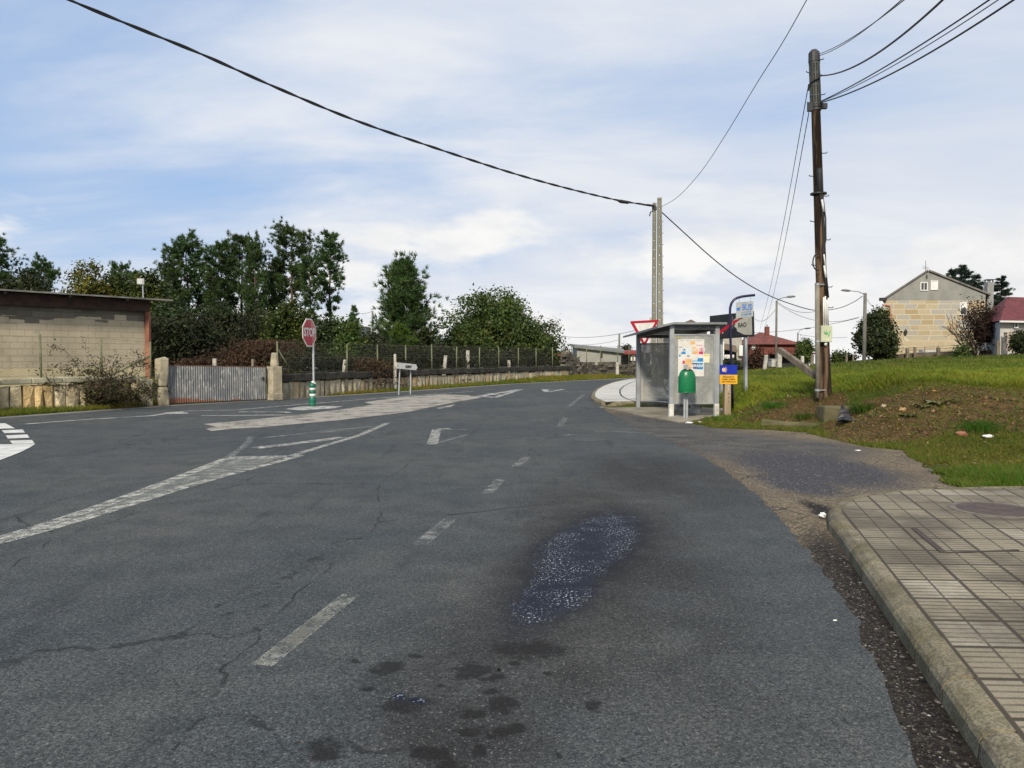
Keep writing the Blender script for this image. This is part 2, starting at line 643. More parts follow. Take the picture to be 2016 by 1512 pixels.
def bare(x, y):
    """0 turf .. 1 bare brown soil (the cut bank and the spoil heap)"""
    b = np.zeros(np.shape(x))
    for px, py, Yd, rx, ry in ((1845, 812, 15.1, 2.5, 1.45), (1960, 815, 14.7, 1.5, 1.2), (1540, 800, 19.6, 1.5, 1.5), (1590, 800, 18.2, 0.9, 1.0), (1480, 792, 20.8, 0.8, 0.9), (1700, 815, 16.4, 0.9, 1.1)):
        c = P(px, py, Yd)
        q = ((x - c.x) / rx) ** 2 + ((y - c.y) / ry) ** 2
        b = np.maximum(b, np.clip((1.25 - q) / 0.6, 0, 1))
    nn = vnoise(x * 1.7, y * 1.7, 9) * 0.6 + vnoise(x * 5, y * 5, 10) * 0.4
    return np.clip(b * 1.25 - (1 - nn) * 1.0, 0, 1)


bm_ = bare(XX.ravel(), YY.ravel())
at = me.color_attributes.new('Col', 'FLOAT_COLOR', 'POINT')
cc = np.ones((nx_ * ny_, 4), np.float32)
cc[:, 0] = bm_
at.data.foreach_set('color', cc.ravel())
m, nt, bs, out, co = base_mat('turf_and_soil')
vc = node(nt, 'ShaderNodeVertexColor', layer_name='Col')
sp3 = node(nt, 'ShaderNodeSeparateColor', {0: vc.outputs[0]})
turf = mixc(nt, smooth(nt, noise(nt, co, 0.5, 5), 0.35, 0.65), (0.045, 0.062, 0.008), (0.085, 0.092, 0.014))
turf = mixc(nt, math_(nt, 'MULTIPLY', smooth(nt, noise(nt, co, 2.4, 6), 0.5, 0.72), 0.6), turf, (0.105, 0.075, 0.024))
soil = mixc(nt, smooth(nt, noise(nt, co, 3.5, 6), 0.3, 0.7), (0.062, 0.036, 0.015), (0.135, 0.080, 0.033))
soil = mixc(nt, smooth(nt, noise(nt, co, 22, 4, 0.7), 0.6, 0.68), soil, (0.22, 0.145, 0.07))
soil = mixc(nt, smooth(nt, noise(nt, co, 9, 4, 0.7), 0.55, 0.72), soil, (0.045, 0.03, 0.016))
fac = smooth(nt, math_(nt, 'ADD', sp3.outputs[0], math_(nt, 'MULTIPLY', math_(nt, 'SUBTRACT', noise(nt, co, 6, 4), 0.5), 0.7)), 0.25, 0.6)
soil = mixc(nt, math_(nt, 'MULTIPLY', smooth(nt, noise(nt, co, 1.4, 5, 0.65), 0.50, 0.68), 0.8), soil, (0.075, 0.070, 0.015))
setin(nt, bs, 'Base Color', mixc(nt, fac, turf, soil))
setin(nt, bs, 'Roughness', 0.95)
setin(nt, bs, 'Specular IOR Level', 0.15)
bump(nt, bs, noise(nt, co, 14, 6, 0.7), 0.9, 0.06)
ground = link_mesh('ground', me, m, None, True)
tag(ground, 'grassy ground with a bare brown earth bank', kind='structure')


def sheet(name, poly, z, mat, kind='structure', label=None):
    me = bpy.data.meshes.new(name)
    tris = geometry.tessellate_polygon([[Vector((p[0], p[1], 0)) for p in poly]])
    vs = [(p[0], p[1], z) for p in poly]
    fs = []
    for t in tris:
        a, b, c = (Vector(vs[i]) for i in t)
        fs.append(tuple(t) if (b - a).cross(c - a).z > 0 else tuple(reversed(t)))
    me.from_pydata(vs, [], fs)
    me.update()
    o = link_mesh(name, me, mat)
    return tag(o, label, kind=kind)


# ------------------------------------------------------------------ asphalt
m, nt, bs, out, co = base_mat('asphalt')
w1 = warp(nt, co, 1.1, 0.55, 4)
w2 = warp(nt, co, 5.0, 0.22, 4)
w3 = warp(nt, co, 14.0, 0.10, 3)
big = noise(nt, co, 0.33, 5, 0.6)
mid = noise(nt, co, 2.2, 6, 0.65)
col = mixc(nt, smooth(nt, big, 0.33, 0.67), (0.052, 0.061, 0.068), (0.080, 0.084, 0.082))
col = mixc(nt, math_(nt, 'MULTIPLY', smooth(nt, mid, 0.38, 0.7), 0.55), col, (0.030, 0.038, 0.042))
# tyre-polished and dark lanes along the near lane
lane = vmax(nt, ellipse(nt, w1, 0.55, 5.9, 4.2, 1.0, 1.27, inner=0.15, outer=1.1), pxellipse(nt, w1, 1290, 935, 210, 60, inner=0.2, outer=1.2), pxellipse(nt, w1, 1190, 1060, 210, 170, inner=0.3, outer=1.15),
            pxellipse(nt, w1, 1000, 1330, 330, 110, inner=0.2, outer=1.2), pxellipse(nt, w1, 900, 1440, 280, 140, inner=0.2, outer=1.1))
col = mixc(nt, math_(nt, 'MULTIPLY', math_(nt, 'MULTIPLY', lane, smooth(nt, noise(nt, w1, 1.5, 5, 0.7), 0.2, 0.55)), 0.70), col, (0.021, 0.019, 0.018))
# aggregate
ag = node(nt, 'ShaderNodeTexVoronoi', {'Vector': co, 'Scale': 140.0, 'Randomness': 1.0}, feature='F1')
agv = node(nt, 'ShaderNodeSeparateColor', {0: ag.outputs['Color']})
col = mixc(nt, 1.0, col, mixc(nt, agv.outputs[0], (0.42, 0.42, 0.43), (1.62, 1.60, 1.56)), 'MULTIPLY')
col = mixc(nt, smooth(nt, agv.outputs[1], 0.965, 0.985), col, (0.15, 0.147, 0.135))
n40 = noise(nt, co, 38, 3, 0.7)
col = mixc(nt, 1.0, col, mixc(nt, smooth(nt, n40, 0.3, 0.7), (0.72, 0.72, 0.72), (1.28, 1.28, 1.28)), 'MULTIPLY')
# oil drips and blotches
blots = [pxellipse(nt, w2, px, py, rx, ry, inner=0.1, outer=1.25) for px, py, rx, ry in
         [(765, 1316, 46, 24), (800, 1388, 74, 30), (930, 1318, 54, 24), (965, 1334, 42, 18), (985, 1388, 60, 30), (930, 1400, 40, 16), (995, 1440, 50, 24), (925, 1436, 54, 18), (850, 1482, 50, 24), (880, 1512, 56, 34), (940, 1470, 36, 18), (1104, 1494, 12, 10), (1240, 1500, 10, 8),
          (640, 1475, 70, 36), (960, 1362, 26, 9), (1520, 1190, 10, 4), (1050, 1276, 110, 26), (700, 1300, 24, 9), (860, 1350, 22, 8), (1010, 1300, 26, 9), (720, 1352, 20, 8), (1080, 1330, 20, 7), (820, 1290, 18, 7), (1165, 1385, 34, 18)]]
bl = vmax(nt, *blots)
bl = smooth(nt, math_(nt, 'ADD', bl, math_(nt, 'MULTIPLY', math_(nt, 'SUBTRACT', noise(nt, co, 7.0, 7, 0.8), 0.5), 2.6)), 0.35, 0.9)
bl = math_(nt, 'MULTIPLY', bl, smooth(nt, vmax(nt, *blots), 0.0, 0.1))
dots = smooth(nt, noise(nt, w3, 5.5, 2, 0.5), 0.70, 0.78)
dots = math_(nt, 'MULTIPLY', dots, smooth(nt, noise(nt, co, 0.6, 2), 0.45, 0.6))
dark = math_(nt, 'MAXIMUM', math_(nt, 'MULTIPLY', bl, 0.80), math_(nt, 'MULTIPLY', dots, 0.5))
col = mixc(nt, dark, col, (0.009, 0.008, 0.008))
# dark longitudinal worn bands / scuffs further up
scuff_v = node(nt, 'ShaderNodeMapping', {0: co, 'Rotation': (0, 0, R(-24)), 'Scale': (2.2, 0.28, 1)})
sc_n = smooth(nt, noise(nt, scuff_v.outputs[0], 1.6, 6, 0.65), 0.56, 0.72)
col = mixc(nt, math_(nt, 'MULTIPLY', sc_n, 0.5), col, (0.020, 0.023, 0.027))
# cracks
wc = warp(nt, co, 2.2, 0.22, 7)
cm = node(nt, 'ShaderNodeMapping', {0: wc, 'Rotation': (0, 0, R(42)), 'Scale': (0.50, 0.17, 1)})
ce = node(nt, 'ShaderNodeTexVoronoi', {'Vector': cm.outputs[0], 'Scale': 1.0}, feature='DISTANCE_TO_EDGE')
ck = smooth(nt, ce.outputs['Distance'], 0.0058, 0.0015)
ck = math_(nt, 'MULTIPLY', ck, smooth(nt, noise(nt, co, 2.6, 5, 0.75), 0.43, 0.55))
left = node(nt, 'ShaderNodeSeparateXYZ', {0: co})
ck = math_(nt, 'MULTIPLY', ck, smooth(nt, math_(nt, 'SUBTRACT', math_(nt, 'MULTIPLY', left.outputs[1], 0.12), left.outputs[0]), -0.3, 1.2))
# fewer cracks close to the kerb side lane
col = mixc(nt, math_(nt, 'MULTIPLY', ck, 0.6), col, (0.008, 0.008, 0.009))
# the wet patch
a_, b_ = G(985, 1235), G(1215, 1000)
ang = math.atan2(b_.y - a_.y, b_.x - a_.x)
cx_, cy_ = (a_.x + b_.x) / 2 + 0.06, (a_.y + b_.y) / 2
wet_soft = ellipse(nt, w2, cx_ + 0.05, cy_, 2.2, 0.60, ang, inner=0.35, outer=1.2)
wet = vmax(nt, ellipse(nt, w2, cx_ + 0.12, cy_ + 0.35, 1.55, 0.45, ang, inner=0.45, outer=1.15),
           ellipse(nt, w2, cx_ - 0.22, cy_ - 0.9, 1.2, 0.30, ang, inner=0.4, outer=1.15),
           pxellipse(nt, w3, 783, 1372, 16, 8), pxellipse(nt, w3, 820, 1380, 22, 7))
col = mixc(nt, math_(nt, 'MULTIPLY', math_(nt, 'MULTIPLY', wet_soft, smooth(nt, noise(nt, w2, 4.0, 6, 0.75), 0.28, 0.55)), 0.85), col, (0.011, 0.010, 0.012))
col = mixc(nt, math_(nt, 'MULTIPLY', wet, 0.95), col, (0.005, 0.008, 0.020))
fm = node(nt, 'ShaderNodeMapping', {0: co, 'Scale': (1.0, 0.62, 1.0)})
fl = noise(nt, fm.outputs[0], 62, 3, 0.7)
flk = math_(nt, 'MULTIPLY', smooth(nt, fl, 0.585, 0.63), smooth(nt, noise(nt, w2, 2.3, 3, 0.6), 0.36, 0.60))
wet = smooth(nt, math_(nt, 'ADD', wet, math_(nt, 'MULTIPLY', math_(nt, 'SUBTRACT', noise(nt, co, 7.0, 6, 0.75), 0.5), 1.3)), 0.28, 0.8)
flw = math_(nt, 'MULTIPLY', flk, wet)
col = mixc(nt, math_(nt, 'MULTIPLY', flw, 0.85), col, (0.50, 0.54, 0.62))  # pale flecks: sky glints on the wet aggregate, painted into the base colour
setin(nt, bs, 'Base Color', col)
rg = math_(nt, 'SUBTRACT', 0.86, math_(nt, 'MULTIPLY', wet, 0.22))
rg = math_(nt, 'SUBTRACT', rg, math_(nt, 'MULTIPLY', flw, 0.56))
setin(nt, bs, 'Roughness', rg)
setin(nt, bs, 'Specular IOR Level', math_(nt, 'ADD', math_(nt, 'SUBTRACT', 0.22, math_(nt, 'MULTIPLY', wet, 0.04)), math_(nt, 'MULTIPLY', flw, 0.5)))
hh = math_(nt, 'ADD', math_(nt, 'MULTIPLY', agv.outputs[0], 0.6), math_(nt, 'MULTIPLY', n40, 0.8))
hh = math_(nt, 'SUBTRACT', hh, math_(nt, 'MULTIPLY', ck, 1.5))
bmpn = node(nt, 'ShaderNodeBump', {'Height': hh, 'Distance': 0.006})
nt.links.new(math_(nt, 'SUBTRACT', 0.75, math_(nt, 'MULTIPLY', flw, 0.74)), bmpn.inputs['Strength'])
nt.links.new(bmpn.outputs[0], bs.inputs['Normal'])
ASPH = m
sheet('road', road_poly, 0.0, ASPH, label='grey worn asphalt road with an oily wet patch')

# ------------------------------------------------------------------ old asphalt side entrance and gutter
m, nt, bs, out, co = base_mat('old_asphalt_and_gravel')
w1 = warp(nt, co, 0.9, 0.8, 4)
w2 = warp(nt, co, 4.0, 0.25, 4)
n1 = noise(nt, co, 1.2, 6, 0.65)
vg = node(nt, 'ShaderNodeTexVoronoi', {'Vector': co, 'Scale': 46.0}, feature='F1')
vgc = node(nt, 'ShaderNodeSeparateColor', {0: vg.outputs['Color']})
gravel = mixc(nt, vgc.outputs[0], (0.055, 0.043, 0.028), (0.27, 0.215, 0.14))
gravel = mixc(nt, smooth(nt, n1, 0.4, 0.7), gravel, (0.11, 0.085, 0.06))
oldg = mixc(nt, smooth(nt, noise(nt, w1, 1.8, 5, 0.6), 0.35, 0.65), (0.082, 0.077, 0.072), (0.046, 0.044, 0.042))
oldg = mixc(nt, math_(nt, 'MULTIPLY', vgc.outputs[1], 0.35), oldg, (0.13, 0.12, 0.11))
dkb = mixc(nt, vgc.outputs[0], (0.020, 0.019, 0.022), (0.062, 0.059, 0.068))
p1 = vmax(nt, pxellipse(nt, w2, 1290, 835, 150, 28, inner=0.5, outer=1.2), pxellipse(nt, w2, 1430, 872, 190, 34, inner=0.5, outer=1.2), pxellipse(nt, w2, 1560, 880, 150, 24, inner=0.5, outer=1.2))
p2 = vmax(nt, pxellipse(nt, w2, 1600, 920, 165, 42, inner=0.55, outer=1.1), pxellipse(nt, w2, 1570, 950, 90, 30, inner=0.5, outer=1.1))
col = mixc(nt, p1, gravel, oldg)
col = mixc(nt, p2, col, dkb)
# damp dark gutter along the kerb: leaf litter and silt
gl = vmax(nt, ellipse(nt, w2, KX(4.6) - 0.14, 4.6, 0.30, 2.9, R(-14.9), inner=0.6, outer=1.15), ellipse(nt, w2, KX(2.4) - 0.2, 2.4, 0.36, 3.0, R(-14.9), inner=0.6, outer=1.15),
          pxellipse(nt, w2, 1625, 1005, 36, 26, inner=0.5, outer=1.15))
wetc = mixc(nt, vgc.outputs[0], (0.006, 0.005, 0.004), (0.030, 0.024, 0.019))
wetc = mixc(nt, smooth(nt, vgc.outputs[1], 0.95, 0.97), wetc, (0.16, 0.14, 0.12))
col = mixc(nt, gl, col, wetc)
wc = warp(nt, co, 3.0, 0.25, 4)
ce = node(nt, 'ShaderNodeTexVoronoi', {'Vector': wc, 'Scale': 1.1}, feature='DISTANCE_TO_EDGE')
ck = math_(nt, 'MULTIPLY', smooth(nt, ce.outputs['Distance'], 0.02, 0.005), smooth(nt, noise(nt, co, 0.9, 3), 0.45, 0.6))
col = mixc(nt, math_(nt, 'MULTIPLY', ck, 0.8), col, (0.02, 0.018, 0.016))
setin(nt, bs, 'Base Color', col)
rg = math_(nt, 'SUBTRACT', 0.9, math_(nt, 'MULTIPLY', p2, 0.18))
setin(nt, bs, 'Roughness', math_(nt, 'SUBTRACT', rg, math_(nt, 'MULTIPLY', gl, 0.25)))
setin(nt, bs, 'Specular IOR Level', math_(nt, 'SUBTRACT', 0.3, math_(nt, 'MULTIPLY', gl, 0.2)))
bump(nt, bs, math_(nt, 'ADD', vgc.outputs[0], math_(nt, 'MULTIPLY', noise(nt, co, 9, 5, 0.7), 2.0)), 0.9, 0.012)
sheet('driveway', drive_poly, -0.006, m, label='old patched asphalt and gravel side entrance')

# ------------------------------------------------------------------ shoulder along the far side of the main road
m, nt, bs, out, co = base_mat('pale_shoulder_asphalt')
n1 = noise(nt, co, 0.8, 6, 0.65)
setin(nt, bs, 'Base Color', mixc(nt, smooth(nt, n1, 0.35, 0.65), (0.13, 0.13, 0.125), (0.19, 0.185, 0.17)))
setin(nt, bs, 'Roughness', 0.9)
bump(nt, bs, noise(nt, co, 60, 3), 0.4, 0.005)
fe = [far_start] + far_edge + [(20, 66)]


def ribbon2(pts, w0, w1):
    """strip polygon between offsets w0 and w1 (to the right of the walking direction)"""
    def off(w):
        o = []
        for i, p in enumerate(pts):
            a = pts[max(i - 1, 0)]
            b = pts[min(i + 1, len(pts) - 1)]
            d = Vector((b[0] - a[0], b[1] - a[1])).normalized()
            o.append((p[0] + d.y * w, p[1] - d.x * w))
        return o
    return off(w0) + off(w1)[::-1]


sheet('road_shoulder', ribbon2(fe, -0.05, 0.55), 0.004, m, label='pale asphalt shoulder along the stone wall')

# ------------------------------------------------------------------ painted markings
def paint(name, c, wear_lo, wear_hi, scale=7.0, fine=60.0, mx=1.0, dirt=(0.16, 0.16, 0.15)):
    m, nt, bs, out, co = base_mat(name)
    a = noise(nt, co, scale, 5, 0.7)
    b = noise(nt, co, fine, 3, 0.7)
    s = math_(nt, 'ADD', math_(nt, 'MULTIPLY', a, 0.55), math_(nt, 'MULTIPLY', b, 0.45))
    f = math_(nt, 'MULTIPLY', smooth(nt, s, wear_hi, wear_lo), mx)
    setin(nt, bs, 'Base Color', mixc(nt, smooth(nt, noise(nt, co, 3, 4), 0.3, 0.7), c, tuple(x * 0.72 for x in c)))
    setin(nt, bs, 'Roughness', 0.8)
    alpha_out(nt, out, bs, f)
    return m


PAINT_NEW = paint('white_road_paint', (0.62, 0.62, 0.59), 0.56, 0.68)
PAINT_WORN = paint('worn_road_paint', (0.56, 0.56, 0.50), 0.40, 0.60, mx=0.85)
PAINT_FAINT = paint('faint_road_paint', (0.45, 0.45, 0.43), 0.36, 0.56, mx=0.62)
PAINT_BEIGE = paint('worn_beige_hatching', (0.37, 0.34, 0.29), 0.50, 0.62, scale=1.3, fine=24.0, mx=0.93)


def ribbon(mb, pix, w):
    pts = [G(*p) for p in pix]
    for i in range(len(pts) - 1):
        a, b = pts[i], pts[i + 1]
        d = (b - a).normalized()
        n = Vector((-d.y, d.x, 0))
        ws = w if not isinstance(w, (list, tuple)) else w[i]
        we = w if not isinstance(w, (list, tuple)) else w[i + 1]
        mb.add([a - n * ws / 2, a + n * ws / 2, b + n * we / 2, b - n * we / 2], [(0, 3, 2, 1)])


def patch(mb, pix):
    mb.add([G(*p) for p in pix], [tuple(range(len(pix)))])


def markings(name, mb, mat, z, label):
    mb.v = [(v[0], v[1], z) for v in mb.v]
    o = mb.build(name, mat)
    bm = bmesh.new()
    bm.from_mesh(o.data)
    for f in bm.faces:
        f.normal_update()
        if f.normal.z < 0:
            f.normal_flip()
    bm.to_mesh(o.data)
    bm.free()
    return tag(o, label, kind='structure')


z1 = lambda x, y: (x / 3.36, 780 + y / 3.36)
z2 = lambda x, y: (380 + x / 2.459, 740 + y / 2.459)
mb = MB()
for q in ([(-120, 180), (35, 181), (100, 215), (-120, 219)], [(10, 228), (150, 222), (165, 243), (30, 247)], [(38, 262), (180, 255), (195, 277), (52, 283)],
          [(65, 297), (212, 292), (228, 315), (82, 318)], [(-160, 324), (235, 318), (200, 340), (150, 366), (80, 395), (0, 426), (-160, 470)]):
    patch(mb, [z1(*p) for p in q])
markings('crossing_island_marking', mb, PAINT_NEW, 0.008, 'white painted bars of a traffic island')
mb = MB()
ribbon(mb, [z2(1380, 101), z2(1585, 66)], 0.35)
ribbon(mb, [z2(1460, 106), z2(1585, 67)], 0.22)
ribbon(mb, [z2(1385, 100), z2(1470, 105)], 0.35)
ribbon(mb, [z2(1420, 86), z2(1530, 83)], 0.25)
ribbon(mb, [z2(1440, 93), z2(1510, 92)], 0.35)
ribbon(mb, [z2(1700, 66), z2(1716, 78)], 0.3)
ribbon(mb, [z2(1716, 79), z2(1795, 66)], 0.2)
ribbon(mb, [z2(1700, 66), z2(1790, 65)], 0.2)
ribbon(mb, [z1(1150, 106), z1(1188, 118)], 0.5)
markings('arrow_marking', mb, paint('arrow_paint', (0.50, 0.50, 0.47), 0.46, 0.64, scale=4.0, mx=0.85), 0.0085, 'white painted arrow and hatched tip')
mb = MB()
ribbon(mb, [(515, 1311), (692, 1171)], 0.125)
ribbon(mb, [(560, 1274), (650, 1204)], 0.10)
markings('lane_dash', mb, paint('dash_paint', (0.52, 0.52, 0.45), 0.36, 0.60, fine=75, mx=0.62), 0.004, 'worn dashes of the lane line')
mb = MB()
for a in ([(824, 1074), (888, 1022)], [(960, 972), (985, 944)], [(1013, 920), (1037, 900)], [(1149, 777), (1121, 800)], [(1113, 822), (1102, 840)], [(1112, 858), (1128, 855)], [(1170, 849), (1288, 853)]):
    ribbon(mb, a, 0.14)
ribbon(mb, [z2(350, 300), z2(840, 246)], 0.16)
ribbon(mb, [z2(620, 276), z2(860, 244)], 0.2)
ribbon(mb, [z2(1185, 258), z2(1345, 262)], 0.18)
ribbon(mb, [z2(1155, 334), z2(1330, 284)], 0.11)
ribbon(mb, [z1(1680, 345), z2(300, 350)], 0.2)
ribbon(mb, [(z1(1660, 270)), z1(1640, 310), z1(1600, 345), z1(1480, 425)], 0.13)
markings('faint_lane_marking', mb, PAINT_FAINT, 0.0045, 'faint lane marks almost worn away')
mb = MB()
ribbon(mb, [z1(-150, 985), z1(0, 945), z1(330, 845), z1(600, 752), z1(900, 645), z1(1200, 532), z1(1490, 418)], 0.16)
ribbon(mb, [z1(-150, 1000), z1(0, 968), z1(300, 886), z1(600, 800), z1(900, 705), z1(1200, 610), z1(1480, 528), z1(1800, 445), z1(1990, 392)], 0.15)
ribbon(mb, [z2(470, 391), z2(600, 350), z2(800, 291), z2(940, 230)], 0.14)
ribbon(mb, [z1(1510, 410), z1(1900, 402)], 0.30)
ribbon(mb, [z1(1690, 345), z2(520, 325), z2(730, 298)], 0.28)
ribbon(mb, [z2(1180, 260), z2(1158, 332)], 0.20)
ribbon(mb, [z2(1188, 259), z2(1240, 256)], 0.26)
markings('edge_line', mb, PAINT_WORN, 0.006, 'worn white double line narrowing to a hatched tip')
mb = MB()
patch(mb, [z1(0, 948), z1(600, 760), z1(900, 655), z1(1200, 545), z1(1500, 415), z1(1880, 408), z1(1480, 520), z1(1200, 600), z1(900, 695), z1(600, 790), z1(0, 965)])
markings('hatched_fill', mb, paint('hatch_haze', (0.40, 0.41, 0.37), 0.40, 0.62, fine=90, mx=0.6), 0.0035, 'thin worn paint between the double lines')
mb = MB()
patch(mb, [z2(90, 268), z2(180, 258), z2(330, 250), z2(520, 232), z2(700, 216), z2(850, 198), z2(960, 186), z2(1060, 172), z2(1120, 158), z2(1200, 142), z2(1300, 122), z2(1400, 105), z2(1330, 94), z2(1200, 90),
           z2(1000, 104), z2(830, 128), z2(870, 140), z2(740, 160), z2(600, 178), z2(450, 196), z2(250, 216), z2(50, 234), z2(110, 246), z2(60, 258)])
patch(mb, [z2(1180, 155), z2(1270, 138), z2(1250, 150), z2(1190, 160)])
markings('worn_hatching', mb, PAINT_BEIGE, 0.005, 'large beige area of worn-off hatching')
mb = MB()
patch(mb, [z2(440, 162), z2(520, 150), z2(640, 146), z2(725, 149), z2(690, 157), z2(600, 163), z2(530, 168)])
ribbon(mb, [z2(-60, 172), z2(200, 166), z2(560, 136), z2(1000, 101), z2(1360, 75)], 0.12)
ribbon(mb, [z1(170, 186), z1(560, 156), z1(1000, 131), z1(1150, 108)], 0.16)
ribbon(mb, [z1(1330, 130), z1(2016, 126), z2(300, 190)], 0.14)
ribbon(mb, [z1(1580, 105), z1(1900, 106), z2(460, 180)], 0.16)
markings('shoulder_line', mb, paint('shoulder_paint', (0.55, 0.55, 0.50), 0.46, 0.62, scale=3.0, mx=0.85), 0.0075, 'white shoulder line beside the stone wall')

# ------------------------------------------------------------------ pavements
def offset_in(pts, w):
    o = []
    for i, p in enumerate(pts):
        a = pts[max(i - 1, 0)]
        b = pts[min(i + 1, len(pts) - 1)]
        d = Vector((b[0] - a[0], b[1] - a[1])).normalized()
        o.append((p[0] + d.y * w, p[1] - d.x * w))
    return o


def resample(pts, step):
    out = [pts[0]]
    acc = 0
    for a, b in zip(pts[:-1], pts[1:]):
        L = math.dist(a, b)
        t = step - acc
        while t <= L:
            out.append((a[0] + (b[0] - a[0]) * t / L, a[1] + (b[1] - a[1]) * t / L))
            t += step
        acc = (acc + L) % step
    return out


def kerb(name, line, h, w, mat, label, stone=0.5, side=1, seed=1):
    """row of bevelled kerb stones following a line; inside lies to the right"""
    rr = rng(seed)
    pts = resample(line, stone)
    mbk = MB()
    for a, b in zip(pts[:-1], pts[1:]):
        a, b = Vector((*a, 0)), Vector((*b, 0))
        d = (b - a).normalized()
        n = Vector((d.y, -d.x, 0)) * side
        e = 0.009
        a2, b2 = a + d * e, b - d * e
        dz = rr.normal(0, 0.004)
        t = 0.80 + rr.random() * 0.34
        mbk.col = (t, t * (0.98 + rr.random() * 0.03), t * (0.93 + rr.random() * 0.06))
        prof = [(0.0, -0.12), (0.010, h * 0.52), (0.024, h * 0.72), (0.062, h * 0.96 + dz), (0.082, h + dz), (w, h + dz), (w, -0.12)]
        vs = [p + n * x + Vector((0, 0, z)) for p in (a2, b2) for x, z in prof]
        k = len(prof)
        fs = [(i, i + 1, k + i + 1, k + i) for i in range(k - 1)]
        fs += [tuple(range(k - 1, -1, -1)), tuple(range(k, 2 * k))]
        if side > 0:
            fs = [tuple(reversed(f)) for f in fs]
        mbk.add(vs, fs)
    # mortar core slightly behind the stones
    mbk.col = (0.35, 0.33, 0.30)
    off = offset_in(pts, 0.085 * side)
    off2 = offset_in(pts, (w - 0.01) * side)
    for i in range(len(pts) - 1):
        vs = [(*off[i], h - 0.02), (*off[i + 1], h - 0.02), (*off2[i + 1], h - 0.02), (*off2[i], h - 0.02)]
        vs += [(x, y, -0.1) for x, y, _ in vs]
        mbk.add(vs, [(0, 1, 2, 3), (0, 4, 5, 1), (3, 2, 6, 7)])
    o = mbk.build(name, mat, color=True)
    return tag(o, label, kind='structure')


KERB = M('mossy_kerb_concrete', (0.205, 0.178, 0.125), (0.125, 0.107, 0.07), 5, 0.9, bmp=0.9, bscale=45, vcol=True, speck=0.55, dirt=(0.105, 0.085, 0.03), dirt_amt=0.65, bd=0.006)
kline = [(KX(-2.5), -2.5)] + [(KX(2), 2.0)] + pav_corner
kerb('kerb', kline, 0.13, 0.14, KERB, 'mossy concrete kerb stones of the near pavement', 0.52, 1, 3)

m, nt, bs, out, co = base_mat('ribbed_paving_tiles')
rot = node(nt, 'ShaderNodeMapping', {0: co, 'Rotation': (0, 0, R(0)), 'Location': (0, 0, 0)})
s3 = node(nt, 'ShaderNodeSeparateXYZ', {0: rot.outputs[0]})
# tile grid follows the kerb: shear x by the kerb slope
tx = math_(nt, 'DIVIDE', math_(nt, 'SUBTRACT', s3.outputs[0], math_(nt, 'MULTIPLY', s3.outputs[1], 0.266)), 0.40)
ty = math_(nt, 'DIVIDE', math_(nt, 'ADD', s3.outputs[1], math_(nt, 'MULTIPLY', s3.outputs[0], 0.05)), 0.40)


def joint(v, w):
    f = math_(nt, 'FRACT', v)
    d = math_(nt, 'MINIMUM', f, math_(nt, 'SUBTRACT', 1.0, f))
    return smooth(nt, d, w, w * 0.45)


jw = warp(nt, co, 9.0, 0.02, 3)
jx = joint(tx, 0.045)
jy = joint(ty, 0.055)
jx2 = math_(nt, 'MULTIPLY', joint(math_(nt, 'MULTIPLY', tx, 2.0), 0.05), 0.9)
rib = math_(nt, 'MULTIPLY', joint(math_(nt, 'MULTIPLY', ty, 6.0), 0.20), 0.62)
idv = node(nt, 'ShaderNodeCombineXYZ', {0: math_(nt, 'FLOOR', tx), 1: math_(nt, 'FLOOR', ty), 2: 0.0})
wn = node(nt, 'ShaderNodeTexWhiteNoise', {'Vector': idv.outputs[0]}, noise_dimensions='3D')
wn2 = node(nt, 'ShaderNodeSeparateColor', {0: wn.outputs['Color']})
big = noise(nt, co, 1.1, 5, 0.6)
c = mixc(nt, wn.outputs['Value'], (0.205, 0.175, 0.120), (0.285, 0.245, 0.172))
c = mixc(nt, smooth(nt, wn2.outputs[0], 0.82, 0.84), c, mixc(nt, smooth(nt, noise(nt, co, 4, 5, 0.7), 0.35, 0.65), (0.36, 0.32, 0.245), (0.26, 0.225, 0.165)))
c = mixc(nt, math_(nt, 'MULTIPLY', smooth(nt, big, 0.40, 0.62), 0.85), c, (0.090, 0.073, 0.050))
c = mixc(nt, math_(nt, 'MULTIPLY', smooth(nt, noise(nt, co, 7, 5, 0.7), 0.5, 0.75), 0.45), c, (0.11, 0.088, 0.058))
grout_n = smooth(nt, noise(nt, co, 5, 4, 0.7), 0.16, 0.50)
g = math_(nt, 'MAXIMUM', math_(nt, 'MAXIMUM', jx, jy), math_(nt, 'MULTIPLY', math_(nt, 'MAXIMUM', jx2, rib), grout_n))
c = mixc(nt, math_(nt, 'MULTIPLY', g, 0.92), c, (0.028, 0.020, 0.010))
c = mixc(nt, 1.0, c, mixc(nt, smooth(nt, noise(nt, co, 120, 2), 0.3, 0.7), (0.82, 0.82, 0.82), (1.15, 1.15, 1.15)), 'MULTIPLY')
setin(nt, bs, 'Base Color', c)
setin(nt, bs, 'Roughness', 0.85)
bump(nt, bs, math_(nt, 'SUBTRACT', math_(nt, 'MULTIPLY', noise(nt, co, 60, 3), 0.3), g), 0.8, 0.006)
inner = offset_in(kline, 0.139)
sheet('pavement', inner + [(9.0, 8.75), (7.5, -2.5)], 0.126, m, label='ribbed paving tiles of the near pavement')

